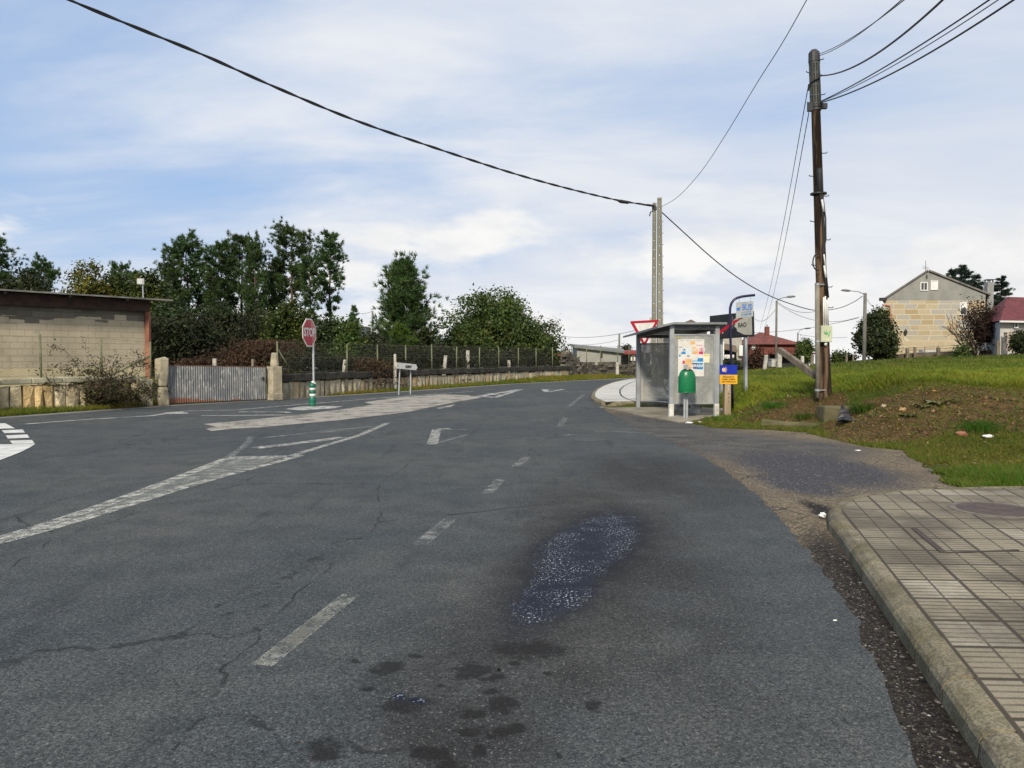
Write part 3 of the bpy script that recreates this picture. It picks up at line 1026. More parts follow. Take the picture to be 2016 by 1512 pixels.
m, nt, bs, out, co = base_mat('pale_paving_slabs')
s3 = node(nt, 'ShaderNodeSeparateXYZ', {0: co})
tx = math_(nt, 'DIVIDE', math_(nt, 'ADD', s3.outputs[0], math_(nt, 'MULTIPLY', s3.outputs[1], -0.12)), 1.05)
ty = math_(nt, 'DIVIDE', math_(nt, 'ADD', s3.outputs[1], math_(nt, 'MULTIPLY', math_(nt, 'FLOOR', tx), 1.1)), 3.2)
c = mixc(nt, smooth(nt, noise(nt, co, 0.7, 5), 0.35, 0.65), (0.50, 0.49, 0.45), (0.42, 0.41, 0.37))
setin(nt, bs, 'Base Color', c)
setin(nt, bs, 'Roughness', 0.85)
PALE = m
kerb('island_kerb', [(5.6, 23.3), g2(1262, 797), g2(1187, 799.5)] + island_outer[1:] + [(11, 49.5)], 0.13, 0.16, KERB, 'concrete kerb round the pale pavement by the shelter', 0.9, 1, 5)
inner = offset_in([g2(1262, 797), g2(1187, 799.5)] + island_outer[1:] + [(11, 49.5)], 0.158)
sheet('shelter_pavement', inner + [(11.5, 49), (8.3, 33), (5.75, 24.6), (5.6, 23.4)], 0.125, PALE, label='pale slab pavement curving behind the shelter')

mb = MB()
for w in (1.15, 2.15, 3.15, 4.15, 5.15):
    ln_ = offset_in(resample([g2(1187, 799.5)] + island_outer[1:] + [(11, 49.5)], 0.8), w)
    ln_ = [p for p in ln_ if p[1] > 23.9 and p[0] > 2.0 and p[0] < 0.23 * p[1]]
    for a, b in zip(ln_[:-1], ln_[1:]):
        a, b = Vector((*a, 0.129)), Vector((*b, 0.129))
        if (b - a).length < 0.05: continue
        d = (b - a).normalized()
        n = Vector((-d.y, d.x, 0)) * 0.035
        mb.add([a - n, b - n, b + n, a + n], [(0, 1, 2, 3)])
for y in (24.4, 26.6):
    mb.add([(3.0, y, 0.129), (5.6, y, 0.129), (5.6, y + 0.06, 0.129), (3.0, y + 0.06, 0.129)], [(0, 1, 2, 3)])
tag(mb.build('paving_joint', M('dark_joint_sand', (0.09, 0.085, 0.075), (0.06, 0.055, 0.05), 5, 0.95)), 'curved dark joints of the pale pavement', kind='structure')

APRON = M('dirty_apron_concrete', (0.29, 0.26, 0.20), (0.20, 0.175, 0.13), 1.5, 0.9, bmp=0.4, bscale=40, dirt=(0.09, 0.08, 0.055), dirt_amt=0.8)
mb = MB().prism(apron_poly, -0.2, 0.03)
tag(mb.build('shelter_slab', APRON, bevel=0.012), 'dirty concrete slab under the bus shelter', kind='structure')

# ------------------------------------------------------------------ grass (nobody could count it)
def blades(name, xy, h, w, cols, label, mat, lean=0.5, seed=1):
    rr = rng(seed)
    n = len(xy)
    z = height(xy[:, 0], xy[:, 1]) - 0.01
    z = np.maximum(z, -0.012)
    a = rr.uniform(0, 2 * math.pi, n)
    b = rr.uniform(0, 2 * math.pi, n)
    L = h * rr.uniform(0.2, lean, n) * 1.3
    base = np.stack([xy[:, 0], xy[:, 1], z], -1)
    side = np.stack([np.cos(a), np.sin(a), np.zeros(n)], -1) * (w / 2)[:, None]
    tip = base + np.stack([np.cos(b) * L, np.sin(b) * L, h], -1)
    tri_mesh_ = np.stack([base - side, base + side, tip], 1)
    o = tri_mesh(name, tri_mesh_, mat, None, cols)
    return tag(o, label, kind='stuff')


GRASS = leaf_mat('grass_blade', (0.85, 1.0, 0.55), (1.1, 1.05, 0.75), 0.35, 0.6)


def image_uniform(n, u0, u1, y0, y1, rr, power=1.0):
    """ground positions thinning with distance"""
    inv = rr.uniform(1 / y1, 1 / y0, n) ** power if power == 1 else None
    y = 1 / rr.uniform(1 / y1, 1 / y0, n)
    x = rr.uniform(u0, u1, n) * y
    return np.stack([x, y], -1)


def flat_mask(xy, margin=0.0):
    d = np.full(len(xy), 1e9)
    for p in flat_polys:
        d = np.minimum(d, poly_dist(xy[:, 0], xy[:, 1], p))
    return d


rr = rng(11)
# the field above the bank
xy = image_uniform(420000, 0.27, 0.86, 15, 84, rr)
d = flat_mask(xy)
lowlim = np.interp(xy[:, 0], [5, 6.5, 8, 10, 12], [23, 21, 17.5, 16.2, 15])
keep = (d > 0.3) & (xy[:, 1] > lowlim) & (xy[:, 1] < np.interp(xy[:, 0] / xy[:, 1], [0.27, .36, .42, .5, .6, .86], [44, 52, 62, 74, 82, 84]))
keep &= rr.random(len(xy)) > bare(xy[:, 0], xy[:, 1]) * 0.85
xy = xy[keep][:210000]
t = vnoise(xy[:, 0] * 0.35, xy[:, 1] * 0.18, 21) * 0.6 + vnoise(xy[:, 0] * 1.1, xy[:, 1] * 0.6, 22) * 0.4 + rr.normal(0, 0.12, len(xy))
t = np.clip(t, 0, 1)[:, None]
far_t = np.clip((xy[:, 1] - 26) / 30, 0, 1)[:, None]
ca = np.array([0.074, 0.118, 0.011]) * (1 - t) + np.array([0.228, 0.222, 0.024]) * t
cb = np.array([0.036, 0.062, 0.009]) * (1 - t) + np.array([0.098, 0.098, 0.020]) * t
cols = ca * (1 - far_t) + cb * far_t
dry = rr.random(len(xy)) < 0.10
cols[dry] = np.array([0.22, 0.17, 0.075])
h = rr.uniform(0.06, 0.17, len(xy)) * (0.5 + 0.9 * vnoise(xy[:, 0] * 0.8, xy[:, 1] * 0.5, 23))
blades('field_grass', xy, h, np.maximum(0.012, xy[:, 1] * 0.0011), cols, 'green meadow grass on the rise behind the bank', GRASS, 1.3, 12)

# short mossy verge between driveway, bank and pavement
xy = image_uniform(330000, 0.20, 0.86, 8.4, 24, rr)
d = flat_mask(xy)
b = bare(xy[:, 0], xy[:, 1])
pn = vnoise(xy[:, 0] * 1.6, xy[:, 1] * 1.6, 31) * 0.55 + vnoise(xy[:, 0] * 5, xy[:, 1] * 5, 32) * 0.45
keep = (d > 0.0) & (rr.random(len(xy)) > b * 0.80) & (pn + np.clip(d, 0, 0.8) * 0.35 > 0.42) & (xy[:, 1] < np.interp(xy[:, 0], [5, 6.5, 8, 10, 12], [23.5, 21.5, 18.5, 17, 16]))
xy, pn = xy[keep][:150000], pn[keep][:150000]
t = np.clip(pn + rr.normal(0, 0.15, len(xy)), 0, 1)[:, None]
cols = np.array([0.125, 0.105, 0.022]) * (1 - t) + np.array([0.085, 0.118, 0.012]) * t
lush = (np.hypot(xy[:, 0] - P(2000, 930, 9.6).x, (xy[:, 1] - 9.6)) < 1.1) | (np.hypot(xy[:, 0] - 5.7, xy[:, 1] - 19.8) < 0.9)
cols[lush] *= np.array([0.75, 1.15, 0.7])
dry = rr.random(len(xy)) < 0.16
cols[dry] = np.array([0.20, 0.14, 0.055])
h = rr.uniform(0.025, 0.07, len(xy)) * (0.7 + 0.8 * t[:, 0])
h[lush] *= 1.8
blades('verge_grass', xy, h, np.maximum(0.007, xy[:, 1] * 0.0009), cols, 'short mossy grass round the side entrance', GRASS, 1.2, 13)

# strip along the stone wall on the far side of the main road
fe2 = [(-20, 7.5)] + far_edge
segs = list(zip(fe2[:-1], fe2[1:]))
pts = []
for a, b2 in segs:
    a, b2 = np.array(a), np.array(b2)
    L = np.linalg.norm(b2 - a)
    n = int(L * 1500 * (30 / (0.5 * (a[1] + b2[1]))) ** 1.2)
    tt = rr.random(n)[:, None]
    nrm = np.array([-(b2 - a)[1], (b2 - a)[0]]) / L
    pts.append(a + (b2 - a) * tt + nrm * (rr.random(n) ** 1.3 * 1.5 - 0.03)[:, None])
xy = np.concatenate(pts)
gate_gap = (xy[:, 0] > G(336, 796).x) & (xy[:, 0] < G(560, 786).x)
xy = xy[~gate_gap]
t = np.clip(vnoise(xy[:, 0] * 0.5, xy[:, 1] * 0.5, 41) + rr.normal(0, 0.15, len(xy)), 0, 1)[:, None]
cols = np.array([0.085, 0.125, 0.012]) * (1 - t) + np.array([0.20, 0.16, 0.035]) * t
h = rr.uniform(0.05, 0.20, len(xy))
blades('roadside_grass', xy, h, np.maximum(0.02, xy[:, 1] * 0.0010), cols, 'grass strip at the foot of the stone wall', GRASS, 0.6, 14)

# green tufts on the bare heap
def tuft(name, px, py, Y, n, hgt, rad, c, label, cat, seed, width=0.012):
    r_ = rng(seed)
    o = P(px, py, Y)
    o.z = hz(o.x, o.y) - 0.01
    xy_ = r_.normal(0, rad * 0.45, (n, 2))
    a = np.arctan2(xy_[:, 1], xy_[:, 0]) + r_.normal(0, 0.5, n)
    hh_ = hgt * r_.uniform(0.5, 1.0, n)
    out_ = hh_ * r_.uniform(0.3, 0.9, n)
    base = np.stack([xy_[:, 0], xy_[:, 1], np.zeros(n)], -1)
    s = r_.uniform(0, 6.28, n)
    side = np.stack([np.cos(s), np.sin(s), np.zeros(n)], -1) * width / 2
    mid_ = base + np.stack([np.cos(a) * out_ * 0.4, np.sin(a) * out_ * 0.4, hh_ * 0.75], -1)
    tip = base + np.stack([np.cos(a) * out_, np.sin(a) * out_, hh_], -1)
    t1 = np.stack([base - side, base + side, mid_ + side * 0.7], 1)
    t2 = np.stack([base - side, mid_ + side * 0.7, mid_ - side * 0.7], 1)
    t3 = np.stack([mid_ - side * 0.7, mid_ + side * 0.7, tip], 1)
    cl = np.array(c)[None] * r_.uniform(0.7, 1.3, (n, 1))
    ob = tri_mesh(name, np.concatenate([t1, t2, t3]), GRASS, None, np.concatenate([cl, cl, cl]))
    ob.location = o
    ORG[ob.name] = o
    return tag(ob, label, cat)


tuft('grass_tuft', 1930, 822, 13.9, 420, 0.22, 0.42, (0.040, 0.125, 0.014), 'bright green grass tuft on the brown spoil heap', 'grass tuft', 51)
tuft('grass_tuft', 1527, 800, 19.4, 320, 0.2, 0.36, (0.045, 0.105, 0.014), 'green grass tuft on the bank beside the yellow and blue marker post', 'grass tuft', 52)
tuft('grass_tuft', 1585, 822, 17.9, 240, 0.16, 0.3, (0.05, 0.095, 0.014), 'small green tuft against the left end of the concrete step', 'grass tuft', 54)
tuft('grass_tuft', 1702, 796, 16.9, 340, 0.26, 0.3, (0.045, 0.09, 0.012), 'dark green weed clump between the utility pole and the heap', 'grass tuft', 53)

# ------------------------------------------------------------------ loose gravel, soil crumbs and leaf litter (stuff)
def pebbles(name, xy, size, cols, label, mat, seed, zoff=0.0, flat=0.6):
    r_ = rng(seed)
    n = len(xy)
    z = np.maximum(height(xy[:, 0], xy[:, 1]), -0.006) + zoff
    oct_ = np.array([[1, 0, 0], [0, 1, 0], [-1, 0, 0], [0, -1, 0], [0, 0, 1], [0, 0, -0.4]], float)
    fs = [(0, 1, 4), (1, 2, 4), (2, 3, 4), (3, 0, 4), (1, 0, 5), (2, 1, 5), (3, 2, 5), (0, 3, 5)]
    a = r_.uniform(0, 6.28, n)
    ca_, sa = np.cos(a), np.sin(a)
    sc = size[:, None] * r_.uniform(0.6, 1.4, (n, 3)) * np.array([1, 1, flat])
    v = oct_[None] * sc[:, None, :] * r_.uniform(0.75, 1.2, (n, 6, 1))
    vx = v[..., 0] * ca_[:, None] - v[..., 1] * sa[:, None]
    vy = v[..., 0] * sa[:, None] + v[..., 1] * ca_[:, None]
    v = np.stack([vx + xy[:, 0:1], vy + xy[:, 1:2], v[..., 2] + z[:, None]], -1)
    tris = np.concatenate([v[:, f, :][:, None] for f in fs], 1).reshape(-1, 3, 3)
    return tag(tri_mesh(name, tris, mat, None, np.repeat(cols, 8, 0)), label, kind='stuff')


STONE = M('pebble', (1, 1, 1), (0.75, 0.75, 0.75), 30, 0.9, bmp=0.2, vcol=True)
# along the ragged asphalt edge and in the gutter
pts = []
for a, b2 in zip(asph_r[:-1], asph_r[1:]):
    a, b2 = np.array(a), np.array(b2)
    n = int(np.linalg.norm(b2 - a) * 1300)
    tt = rr.random(n)[:, None]
    nrm = np.array([(b2 - a)[1], -(b2 - a)[0]]) / np.linalg.norm(b2 - a)
    pts.append(a + (b2 - a) * tt + nrm * rr.normal(0.02, 0.10, n)[:, None])
xy = np.concatenate(pts)
n2 = 1500
yy = rr.uniform(2.2, 7.2, n2)
kx = KX(yy) - np.abs(rr.normal(0.0, 0.16, n2)) - 0.02
xy2 = np.stack([kx, yy], -1)
v = np.where(rr.random(len(xy)) < 0.12, rr.uniform(0.08, 0.2, len(xy)), rr.uniform(0.02, 0.075, len(xy)))[:, None]
c1_ = v * np.array([1.0, 0.88, 0.70])
v2 = np.where(rr.random(n2) < 0.08, rr.uniform(0.2, 0.4, n2), rr.uniform(0.012, 0.05, n2))[:, None]
c2_ = v2 * np.array([1.0, 0.93, 0.84])
pebbles('gravel', np.concatenate([xy, xy2]), np.concatenate([rr.uniform(0.002, 0.0075, len(xy)), rr.uniform(0.003, 0.008, n2)]), np.concatenate([c1_, c2_]), 'loose gravel and silt along the kerb and asphalt edge', STONE, 61)
# gravel fan over the side entrance edge
xy = image_uniform(5000, 0.22, 0.62, 8.3, 17, rr)
d = poly_dist(xy[:, 0], xy[:, 1], drive_poly[::2])
dpav = poly_dist(xy[:, 0], xy[:, 1], pav_poly)
keep = (d < 0.35) & (dpav > 0.02)
xy = xy[keep]
v = rr.uniform(0.05, 0.22, len(xy))[:, None]
pebbles('entrance_gravel', xy, rr.uniform(0.004, 0.012, len(xy)), v * np.array([1.0, 0.9, 0.74]), 'loose gravel over the side entrance', STONE, 62)
# crumbs and stones on the bare bank
xy = image_uniform(46000, 0.22, 0.80, 12, 23, rr)
keep = (bare(xy[:, 0], xy[:, 1]) > 0.25) & (flat_mask(xy) > 0.1)
xy = xy[keep]
v = rr.uniform(0.02, 0.17, len(xy))
v = np.where(rr.random(len(xy)) < 0.03, rr.uniform(0.25, 0.45, len(xy)), v)[:, None]
pebbles('bank_crumbs', xy, rr.uniform(0.007, 0.026, len(xy)) * np.where(rr.random(len(xy)) < 0.05, 2.0, 1.0), v * np.stack([np.ones(len(xy)), rr.uniform(0.50, 0.80, len(xy)), rr.uniform(0.18, 0.42, len(xy))], -1), 'clods, stones and dead leaves on the bare bank', STONE, 63, flat=0.7)

# dead leaves and dry stalks lying over the bank and verge
xy = image_uniform(26000, 0.22, 0.82, 9.5, 23, rr)
bb_ = bare(xy[:, 0], xy[:, 1])
keep = (flat_mask(xy) > 0.05) & (rr.random(len(xy)) < 0.25 + bb_ * 0.75)
xy = xy[keep][:16000]
n = len(xy)
z = height(xy[:, 0], xy[:, 1]) + rr.uniform(0.004, 0.05, n)
a = rr.uniform(0, 6.28, n)
L = rr.uniform(0.010, 0.032, n)[:, None]
t1 = np.stack([np.cos(a), np.sin(a), rr.normal(0, 0.5, n)], -1) * L
t2 = np.stack([-np.sin(a), np.cos(a), rr.normal(0, 0.7, n)], -1) * L * 0.45
c0 = np.stack([xy[:, 0], xy[:, 1], z], -1)
quad = np.stack([c0 - t1, c0 - t2, c0 + t1, c0 + t2], 1)
v = rr.uniform(0.05, 0.30, n)[:, None]
cl = v * np.stack([np.ones(n), rr.uniform(0.55, 0.85, n), rr.uniform(0.2, 0.45, n)], -1)
gsel = rr.random(n) < 0.35
cl[gsel] = np.array([0.075, 0.10, 0.016]) * rr.uniform(0.6, 1.4, (gsel.sum(), 1))
tag(tri_mesh('leaf_litter', quad, GRASS, None, cl, per=4), 'fallen leaves and moss scraps over the bank', kind='stuff')
# ------------------------------------------------------------------ shared object materials
GALV = M('galvanised_steel', (0.42, 0.44, 0.45), (0.33, 0.35, 0.36), 5, 0.5, metal=0.55, bmp=0.1, bscale=60)
ALU = M('grey_aluminium', (0.36, 0.38, 0.39), (0.28, 0.30, 0.31), 3, 0.5, metal=0.35, bmp=0.08, bscale=30, dirt=(0.20, 0.19, 0.17), dirt_amt=0.5)
CONC = M('weathered_concrete', (0.36, 0.34, 0.29), (0.24, 0.225, 0.18), 2.5, 0.9, bmp=0.4, bscale=30, dirt=(0.12, 0.115, 0.09), dirt_amt=0.6)
CONC_POST = M('pale_concrete_post', (0.47, 0.45, 0.40), (0.30, 0.285, 0.24), 6, 0.9, bmp=0.3, bscale=30)
GREENPOST = M('mossy_green_post', (0.17, 0.18, 0.10), (0.11, 0.12, 0.065), 4, 0.8, bmp=0.2)
DARKMETAL = M('dark_metal', (0.05, 0.05, 0.05), (0.035, 0.035, 0.035), 4, 0.5, metal=0.3, bmp=0.1)
BLACK = M('black_cable_rubber', (0.012, 0.012, 0.013), (0.02, 0.02, 0.02), 6, 0.6, bmp=0.1)
THINWIRE = M('grey_wire', (0.07, 0.07, 0.075), (0.10, 0.10, 0.10), 6, 0.6, bmp=0)
WHITEP = M('white_paint', (0.72, 0.72, 0.70), (0.62, 0.62, 0.59), 5, 0.5, bmp=0.05, dirt=(0.42, 0.40, 0.36), dirt_amt=0.4)
GLASSD = M('dark_window_glass', (0.035, 0.04, 0.045), (0.05, 0.055, 0.06), 2, 0.1, bmp=0, spec=0.6)
TILE_RED = M('red_clay_tile', (0.20, 0.062, 0.045), (0.11, 0.035, 0.03), 2.2, 0.85, bmp=0.3, bscale=20, dirt=(0.06, 0.03, 0.028), dirt_amt=0.5)
SLAB = M('granite_slab', (1.0, 0.97, 0.88), (0.72, 0.68, 0.58), 3.3, 0.92, bmp=1.0, bscale=8, vcol=True, dirt=(0.50, 0.43, 0.30), dirt_amt=0.55, bd=0.06)
BLACKLICHEN = M('lichen_blackened_stone', (0.016, 0.015, 0.012), (0.045, 0.042, 0.033), 3, 0.95, bmp=0.8, bscale=14, dirt=(0.09, 0.085, 0.07), dirt_amt=0.35, bd=0.03)
CONCCAP = M('pale_wall_capping', (0.44, 0.41, 0.30), (0.31, 0.29, 0.20), 2, 0.9, bmp=0.4, bscale=20, dirt=(0.12, 0.12, 0.06), dirt_amt=0.5)
RUST = M('rusty_red_steel', (0.34, 0.135, 0.08), (0.21, 0.08, 0.05), 4, 0.8, bmp=0.3, bscale=20, dirt=(0.10, 0.045, 0.03), dirt_amt=0.6)
WOODPOLE = M('creosoted_pole_wood', (0.165, 0.105, 0.064), (0.022, 0.015, 0.011), 6, 0.95, bmp=1.0, bscale=30, stretch=(1, 1, 0.10), lo=0.42, hi=0.58, spec=0.15, dirt=(0.010, 0.008, 0.006), dirt_amt=0.9, bd=0.02)
GREYWOOD = M('greyed_timber', (0.20, 0.17, 0.13), (0.11, 0.09, 0.065), 6, 0.9, bmp=0.6, stretch=(1, 1, 0.2))
BARK = M('tree_bark', (0.115, 0.085, 0.062), (0.055, 0.042, 0.034), 6, 0.95, bmp=0.8, stretch=(1, 1, 0.25))


def basis(a, b):
    a, b = Vector(a), Vector(b)
    r = (b - a)
    r.z = 0
    return r.normalized()


# ------------------------------------------------------------------ stone walls of upright slabs
def slab_wall(name, label, line, z0, ztop, cap_h, cap_mat, seed, slab_w=(0.26, 0.46), thick=0.28, tint=None, gap=0.03, cap_d=0.36, flatrows=False):
    """upright granite slabs side by side under a capping; line = ground points"""
    rr_ = rng(seed)
    t = thing(name, label, 'wall', (line[0][0], line[0][1], 0))
    sl, cp_, core = MB(), MB(), MB()
    for a, b in zip(line[:-1], line[1:]):
        a, b = Vector((*a[:2], 0)), Vector((*b[:2], 0))
        d = (b - a).normalized()
        n = Vector((-d.y, d.x, 0))      # away from the road
        L = (b - a).length
        x = 0.0
        while x < L - 0.06:
            w = min(rr_.uniform(*slab_w), L - x)
            c = tint(rr_)
            sl.col = c
            dep = rr_.uniform(0, 0.03)
            tp = ztop - cap_h - rr_.uniform(0, 0.09)
            p = a + d * (x + gap / 2)
            q = a + d * (x + w - gap / 2)
            if flatrows or rr_.random() < 0.12:      # some are short stones laid in two courses
                zc = z0 + (tp - z0) * rr_.uniform(0.4, 0.65)
                segs_ = [(z0 - 0.2, zc - 0.02), (zc + 0.02, tp)]
            else:
                segs_ = [(z0 - 0.2, tp)]
            for za, zb in segs_:
                # rough outline: eight-sided face
                jig = lambda s: float(rr_.normal(0, s))
                f = []
                for (u, v) in ((0, 0), (0.5, 0), (1, 0), (1, 0.5), (1, 1), (0.55, 1), (0, 1), (0, 0.5)):
                    pt = p + (q - p) * u + Vector((0, 0, za + (zb - za) * v))
                    f.append(pt + d * jig(0.014) + Vector((0, 0, jig(0.02) if v > 0 else 0)) + n * (dep + abs(jig(0.012))))
                cen = (p + q) / 2 + d * jig(0.04) + Vector((0, 0, (za + zb) / 2 + jig(0.06))) + n * (dep - 0.02 - abs(jig(0.03)))
                bk = [v_ + n * (thick - 0.06) for v_ in f]
                m_ = len(f)
                sl.add(f + [cen] + bk, [(i, (i + 1) % m_, m_) for i in range(m_)] + [(i, i + m_ + 1, (i + 1) % m_ + m_ + 1, (i + 1) % m_) for i in range(m_)] + [tuple(range(2 * m_, m_, -1))])
                kk_ = rr_.uniform(0.85, 1.1)
                sl.col = tuple(k * kk_ for k in c)
            x += w
        core.beam(a + n * 0.16 + Vector((0, 0, (z0 + ztop - cap_h) / 2 - 0.1)), b + n * 0.16 + Vector((0, 0, (z0 + ztop - cap_h) / 2 - 0.1)), 0.16, ztop - cap_h - z0)
        nseg = max(1, int(L / 0.7))
        for i in range(nseg):
            s0, s1 = a + d * (L * i / nseg), a + d * (L * (i + 1) / nseg)
            dz = rr_.normal(0, 0.012)
            cp_.beam(s0 + n * (0.14 + rr_.normal(0, .012)) + Vector((0, 0, ztop - cap_h / 2 + dz)), s1 + n * 0.14 + Vector((0, 0, ztop - cap_h / 2 + dz)), cap_d, cap_h)
    sl.build('stone_slabs', SLAB, t, color=True)
    core.build('wall_core', M('dark_joint', (0.03, 0.026, 0.02), (0.05, 0.042, 0.03), 5, 0.95), t)
    if cap_h > 0.02:
        cp_.build('coping', cap_mat, t, bevel=0.03)
    return t


def tint_warm(r):
    v = r.uniform(0.54, 0.74)
    if r.random() < 0.22:
        return (v * 0.95, v * 0.72, v * 0.40)
    return (v, v * 0.88, v * 0.64)


def tint_grey(r):
    v = r.uniform(0.30, 0.52)
    if r.random() < 0.2:
        return (v * 1.05, v * 0.85, v * 0.58)
    return (v, v * 0.93, v * 0.76)


wl = [g2(-260, 838, 0.05), g2(0, 811, 0.05), g2(285, 796.5, 0.05)]
slab_wall('stone_wall', 'stone retaining wall of upright pale slabs with concrete capping in front of the block shed', wl, 0.0, 0.98, 0.17, CONCCAP, 71, (0.26, 0.42), tint=tint_warm)
wr = [g2(557, 784.5, 0.05), g2(640, 777.5, 0.05), g2(780, 766.5, 0.05), g2(1000, 752.5, 0.05), g2(1120, 745.3, 0.05)]
slab_wall('stone_wall', 'long stone wall of narrow upright slabs under a black lichen coping beside the main road', wr, 0.0, 0.95, 0.28, BLACKLICHEN, 72, (0.26, 0.44), tint=tint_grey)

# dry stone wall further along, heaped higher at its near end
t = thing('dry_stone_wall', 'dark dry stone wall with a tumbled top beyond the long slab wall', 'wall', (*g2(1122, 746, .05), 0))
mb = MB()
rr_ = rng(73)
wd = [g2(1116, 745.5, 0.05), g2(1160, 743.2, 0.05), g2(1250, 739.5, 0.05), (14.5, 64.5), (24, 72)]
for a, b in zip(wd[:-1], wd[1:]):
    a, b = Vector((*a, 0)), Vector((*b, 0))
    d = (b - a).normalized()
    n = Vector((-d.y, d.x, 0))
    L = (b - a).length
    z = 0.0
    while z < 2.2:
        hh_ = rr_.uniform(0.13, 0.24)
        x = rr_.uniform(-0.3, 0)
        while x < L:
            w = rr_.uniform(0.25, 0.75)
            p = a + d * (x + w / 2)
            limit = 1.15 + 0.9 * math.exp(-((p - Vector((*wd[0], 0))).length / 1.9) ** 2) + rr_.normal(0, 0.12)
            if z + hh_ < limit:
                v = rr_.uniform(0.05, 0.20)
                mb.col = (v, v * 0.93, v * 0.80)
                mb.box(p + n * (0.2 + rr_.normal(0, 0.03)) + Vector((0, 0, z + hh_ / 2)), (w * 0.96, 0.4, hh_ * 0.92),
                       Matrix.Rotation(math.atan2(d.y, d.x) + rr_.normal(0, 0.05), 3, 'Z') @ Matrix.Rotation(rr_.normal(0, 0.05), 3, 'X'))
            x += w
        z += hh_
mb.build('stones', SLAB, t, color=True)

# wooden / concrete gate post inside that wall
def stone_post(px, ytop, ybase, Y, w, label, name='stone_post', seed=0, mat=None, cat='post', group=None, lean=0.0):
    a = P(px, ybase, Y)
    b = P(px, ytop, Y)
    a.z = min(a.z, hz(a.x, a.y))
    mb = MB()
    r_ = rng(seed + 900)
    zs = np.linspace(a.z - 0.15, b.z, 6)
    ring = []
    for i, z in enumerate(zs):
        k = 1 - 0.12 * i / 5
        ring.append([Vector((a.x + lean * (z - a.z) + sx * w / 2 * k + r_.normal(0, 0.006), a.y + sy * w / 2 * k + r_.normal(0, 0.006), z)) for sx, sy in ((-1, -1), (1, -1), (1, 1), (-1, 1))])
    vs = [v for g in ring for v in g]
    fs = [(i * 4 + k, i * 4 + (k + 1) % 4, i * 4 + 4 + (k + 1) % 4, i * 4 + 4 + k) for i in range(5) for k in range(4)] + [(20, 21, 22, 23), (3, 2, 1, 0)]
    mb.add(vs, fs)
    o = mb.build(name, mat or CONC_POST, bevel=0.012)
    recenter(o, (a.x, a.y, a.z))
    return tag(o, label, cat, group)


stone_post(1215, 713, 741, 59.0, 0.24, 'pale stone post standing in the dark dry stone wall', seed=1)
stone_post(1114, 690, 713, 62, 0.55, 'squat white stone pillar behind the long slab wall near the grey shed', seed=2, mat=CONC_POST, cat='pillar', name='stone_pillar')

# ------------------------------------------------------------------ corrugated gate between stone pillars
ga, gb = G(331, 796.5, 0.02), G(524, 787.5, 0.02)
gd = basis(ga, gb)
gn = Vector((gd.y, -gd.x, 0))
t = thing('sheet_metal_gate', 'grey corrugated sheet metal gate with flaking paint and a rusty frame', 'gate', ga)
L = (gb - ga).length
mb = MB()
N = 44 * 6
H0, H1 = 1.27, 1.18
vs = []
for i in range(N + 1):
    u = i / N
    w = 0.016 * math.sin(u * 44 * 2 * math.pi)
    p = ga + gd * (L * u) + gn * w
    vs.append(p + Vector((0, 0, 0.04)))
    vs.append(p + Vector((0, 0, H0 + (H1 - H0) * u)))
mb.add(vs, [(2 * i, 2 * i + 2, 2 * i + 3, 2 * i + 1) for i in range(N)])
m, nt, bs, out, co = base_mat('flaking_grey_gate_paint')
st = node(nt, 'ShaderNodeMapping', {0: co, 'Scale': (1, 1, 0.35)})
c = mixc(nt, smooth(nt, noise(nt, co, 1.4, 4), 0.35, 0.65), (0.13, 0.14, 0.15), (0.21, 0.21, 0.205))
c = mixc(nt, smooth(nt, noise(nt, st.outputs[0], 9, 4, 0.7), 0.52, 0.62), c, (0.33, 0.33, 0.31))
c = mixc(nt, smooth(nt, noise(nt, st.outputs[0], 16, 4, 0.7), 0.66, 0.72), c, (0.58, 0.58, 0.55))
sz = node(nt, 'ShaderNodeSeparateXYZ', {0: co})
sxx = math_(nt, 'MULTIPLY', sz.outputs[0], 0.10)
c = mixc(nt, smooth(nt, math_(nt, 'ADD', math_(nt, 'ADD', sz.outputs[2], sxx), math_(nt, 'MULTIPLY', noise(nt, co, 2.2, 4, 0.7), -0.42)), 0.03, -0.03), c, (0.21, 0.085, 0.05))
setin(nt, bs, 'Base Color', c)
setin(nt, bs, 'Roughness', 0.6)
mb.build('corrugated_sheet', m, t, True)
mb = MB()
for u0, z0, u1, z1_ in ((0, H0 + 0.02, 1, H1 + 0.02), (0, 0.05, 1, 0.05)):
    mb.beam(ga + gd * L * u0 - gn * 0.03 + Vector((0, 0, z0)), ga + gd * L * u1 - gn * 0.03 + Vector((0, 0, z1_)), 0.05, 0.04)
for u in (0.005, 0.42, 0.60, 0.965, 0.995):
    mb.beam(ga + gd * L * u - gn * 0.035 + Vector((0, 0, 0.04)), ga + gd * L * u - gn * 0.035 + Vector((0, 0, H0 + (H1 - H0) * u)), 0.05, 0.03)
mb.build('gate_frame', M('dark_rust', (0.15, 0.075, 0.055), (0.08, 0.05, 0.04), 5, 0.8), t)
mb = MB()
mb.beam(ga + gd * L * 0.962 + gn * 0.02 + Vector((0, 0, 0.72)), ga + gd * L * 0.962 + gn * 0.02 + Vector((0, 0, 0.86)), 0.05, 0.05)
mb.tube([ga + gd * L * 0.962 + gn * 0.05 + Vector((0, 0, 0.80)), ga + gd * L * 0.93 + gn * 0.08 + Vector((0, 0, 0.80))], 0.012, 6)
mb.build('lock', DARKMETAL, t, bevel=0.004)

PILLAR = M('gate_pillar_stone', (0.42, 0.37, 0.26), (0.27, 0.24, 0.17), 3, 0.92, bmp=0.5, bscale=16, dirt=(0.10, 0.095, 0.06), dirt_amt=0.5)


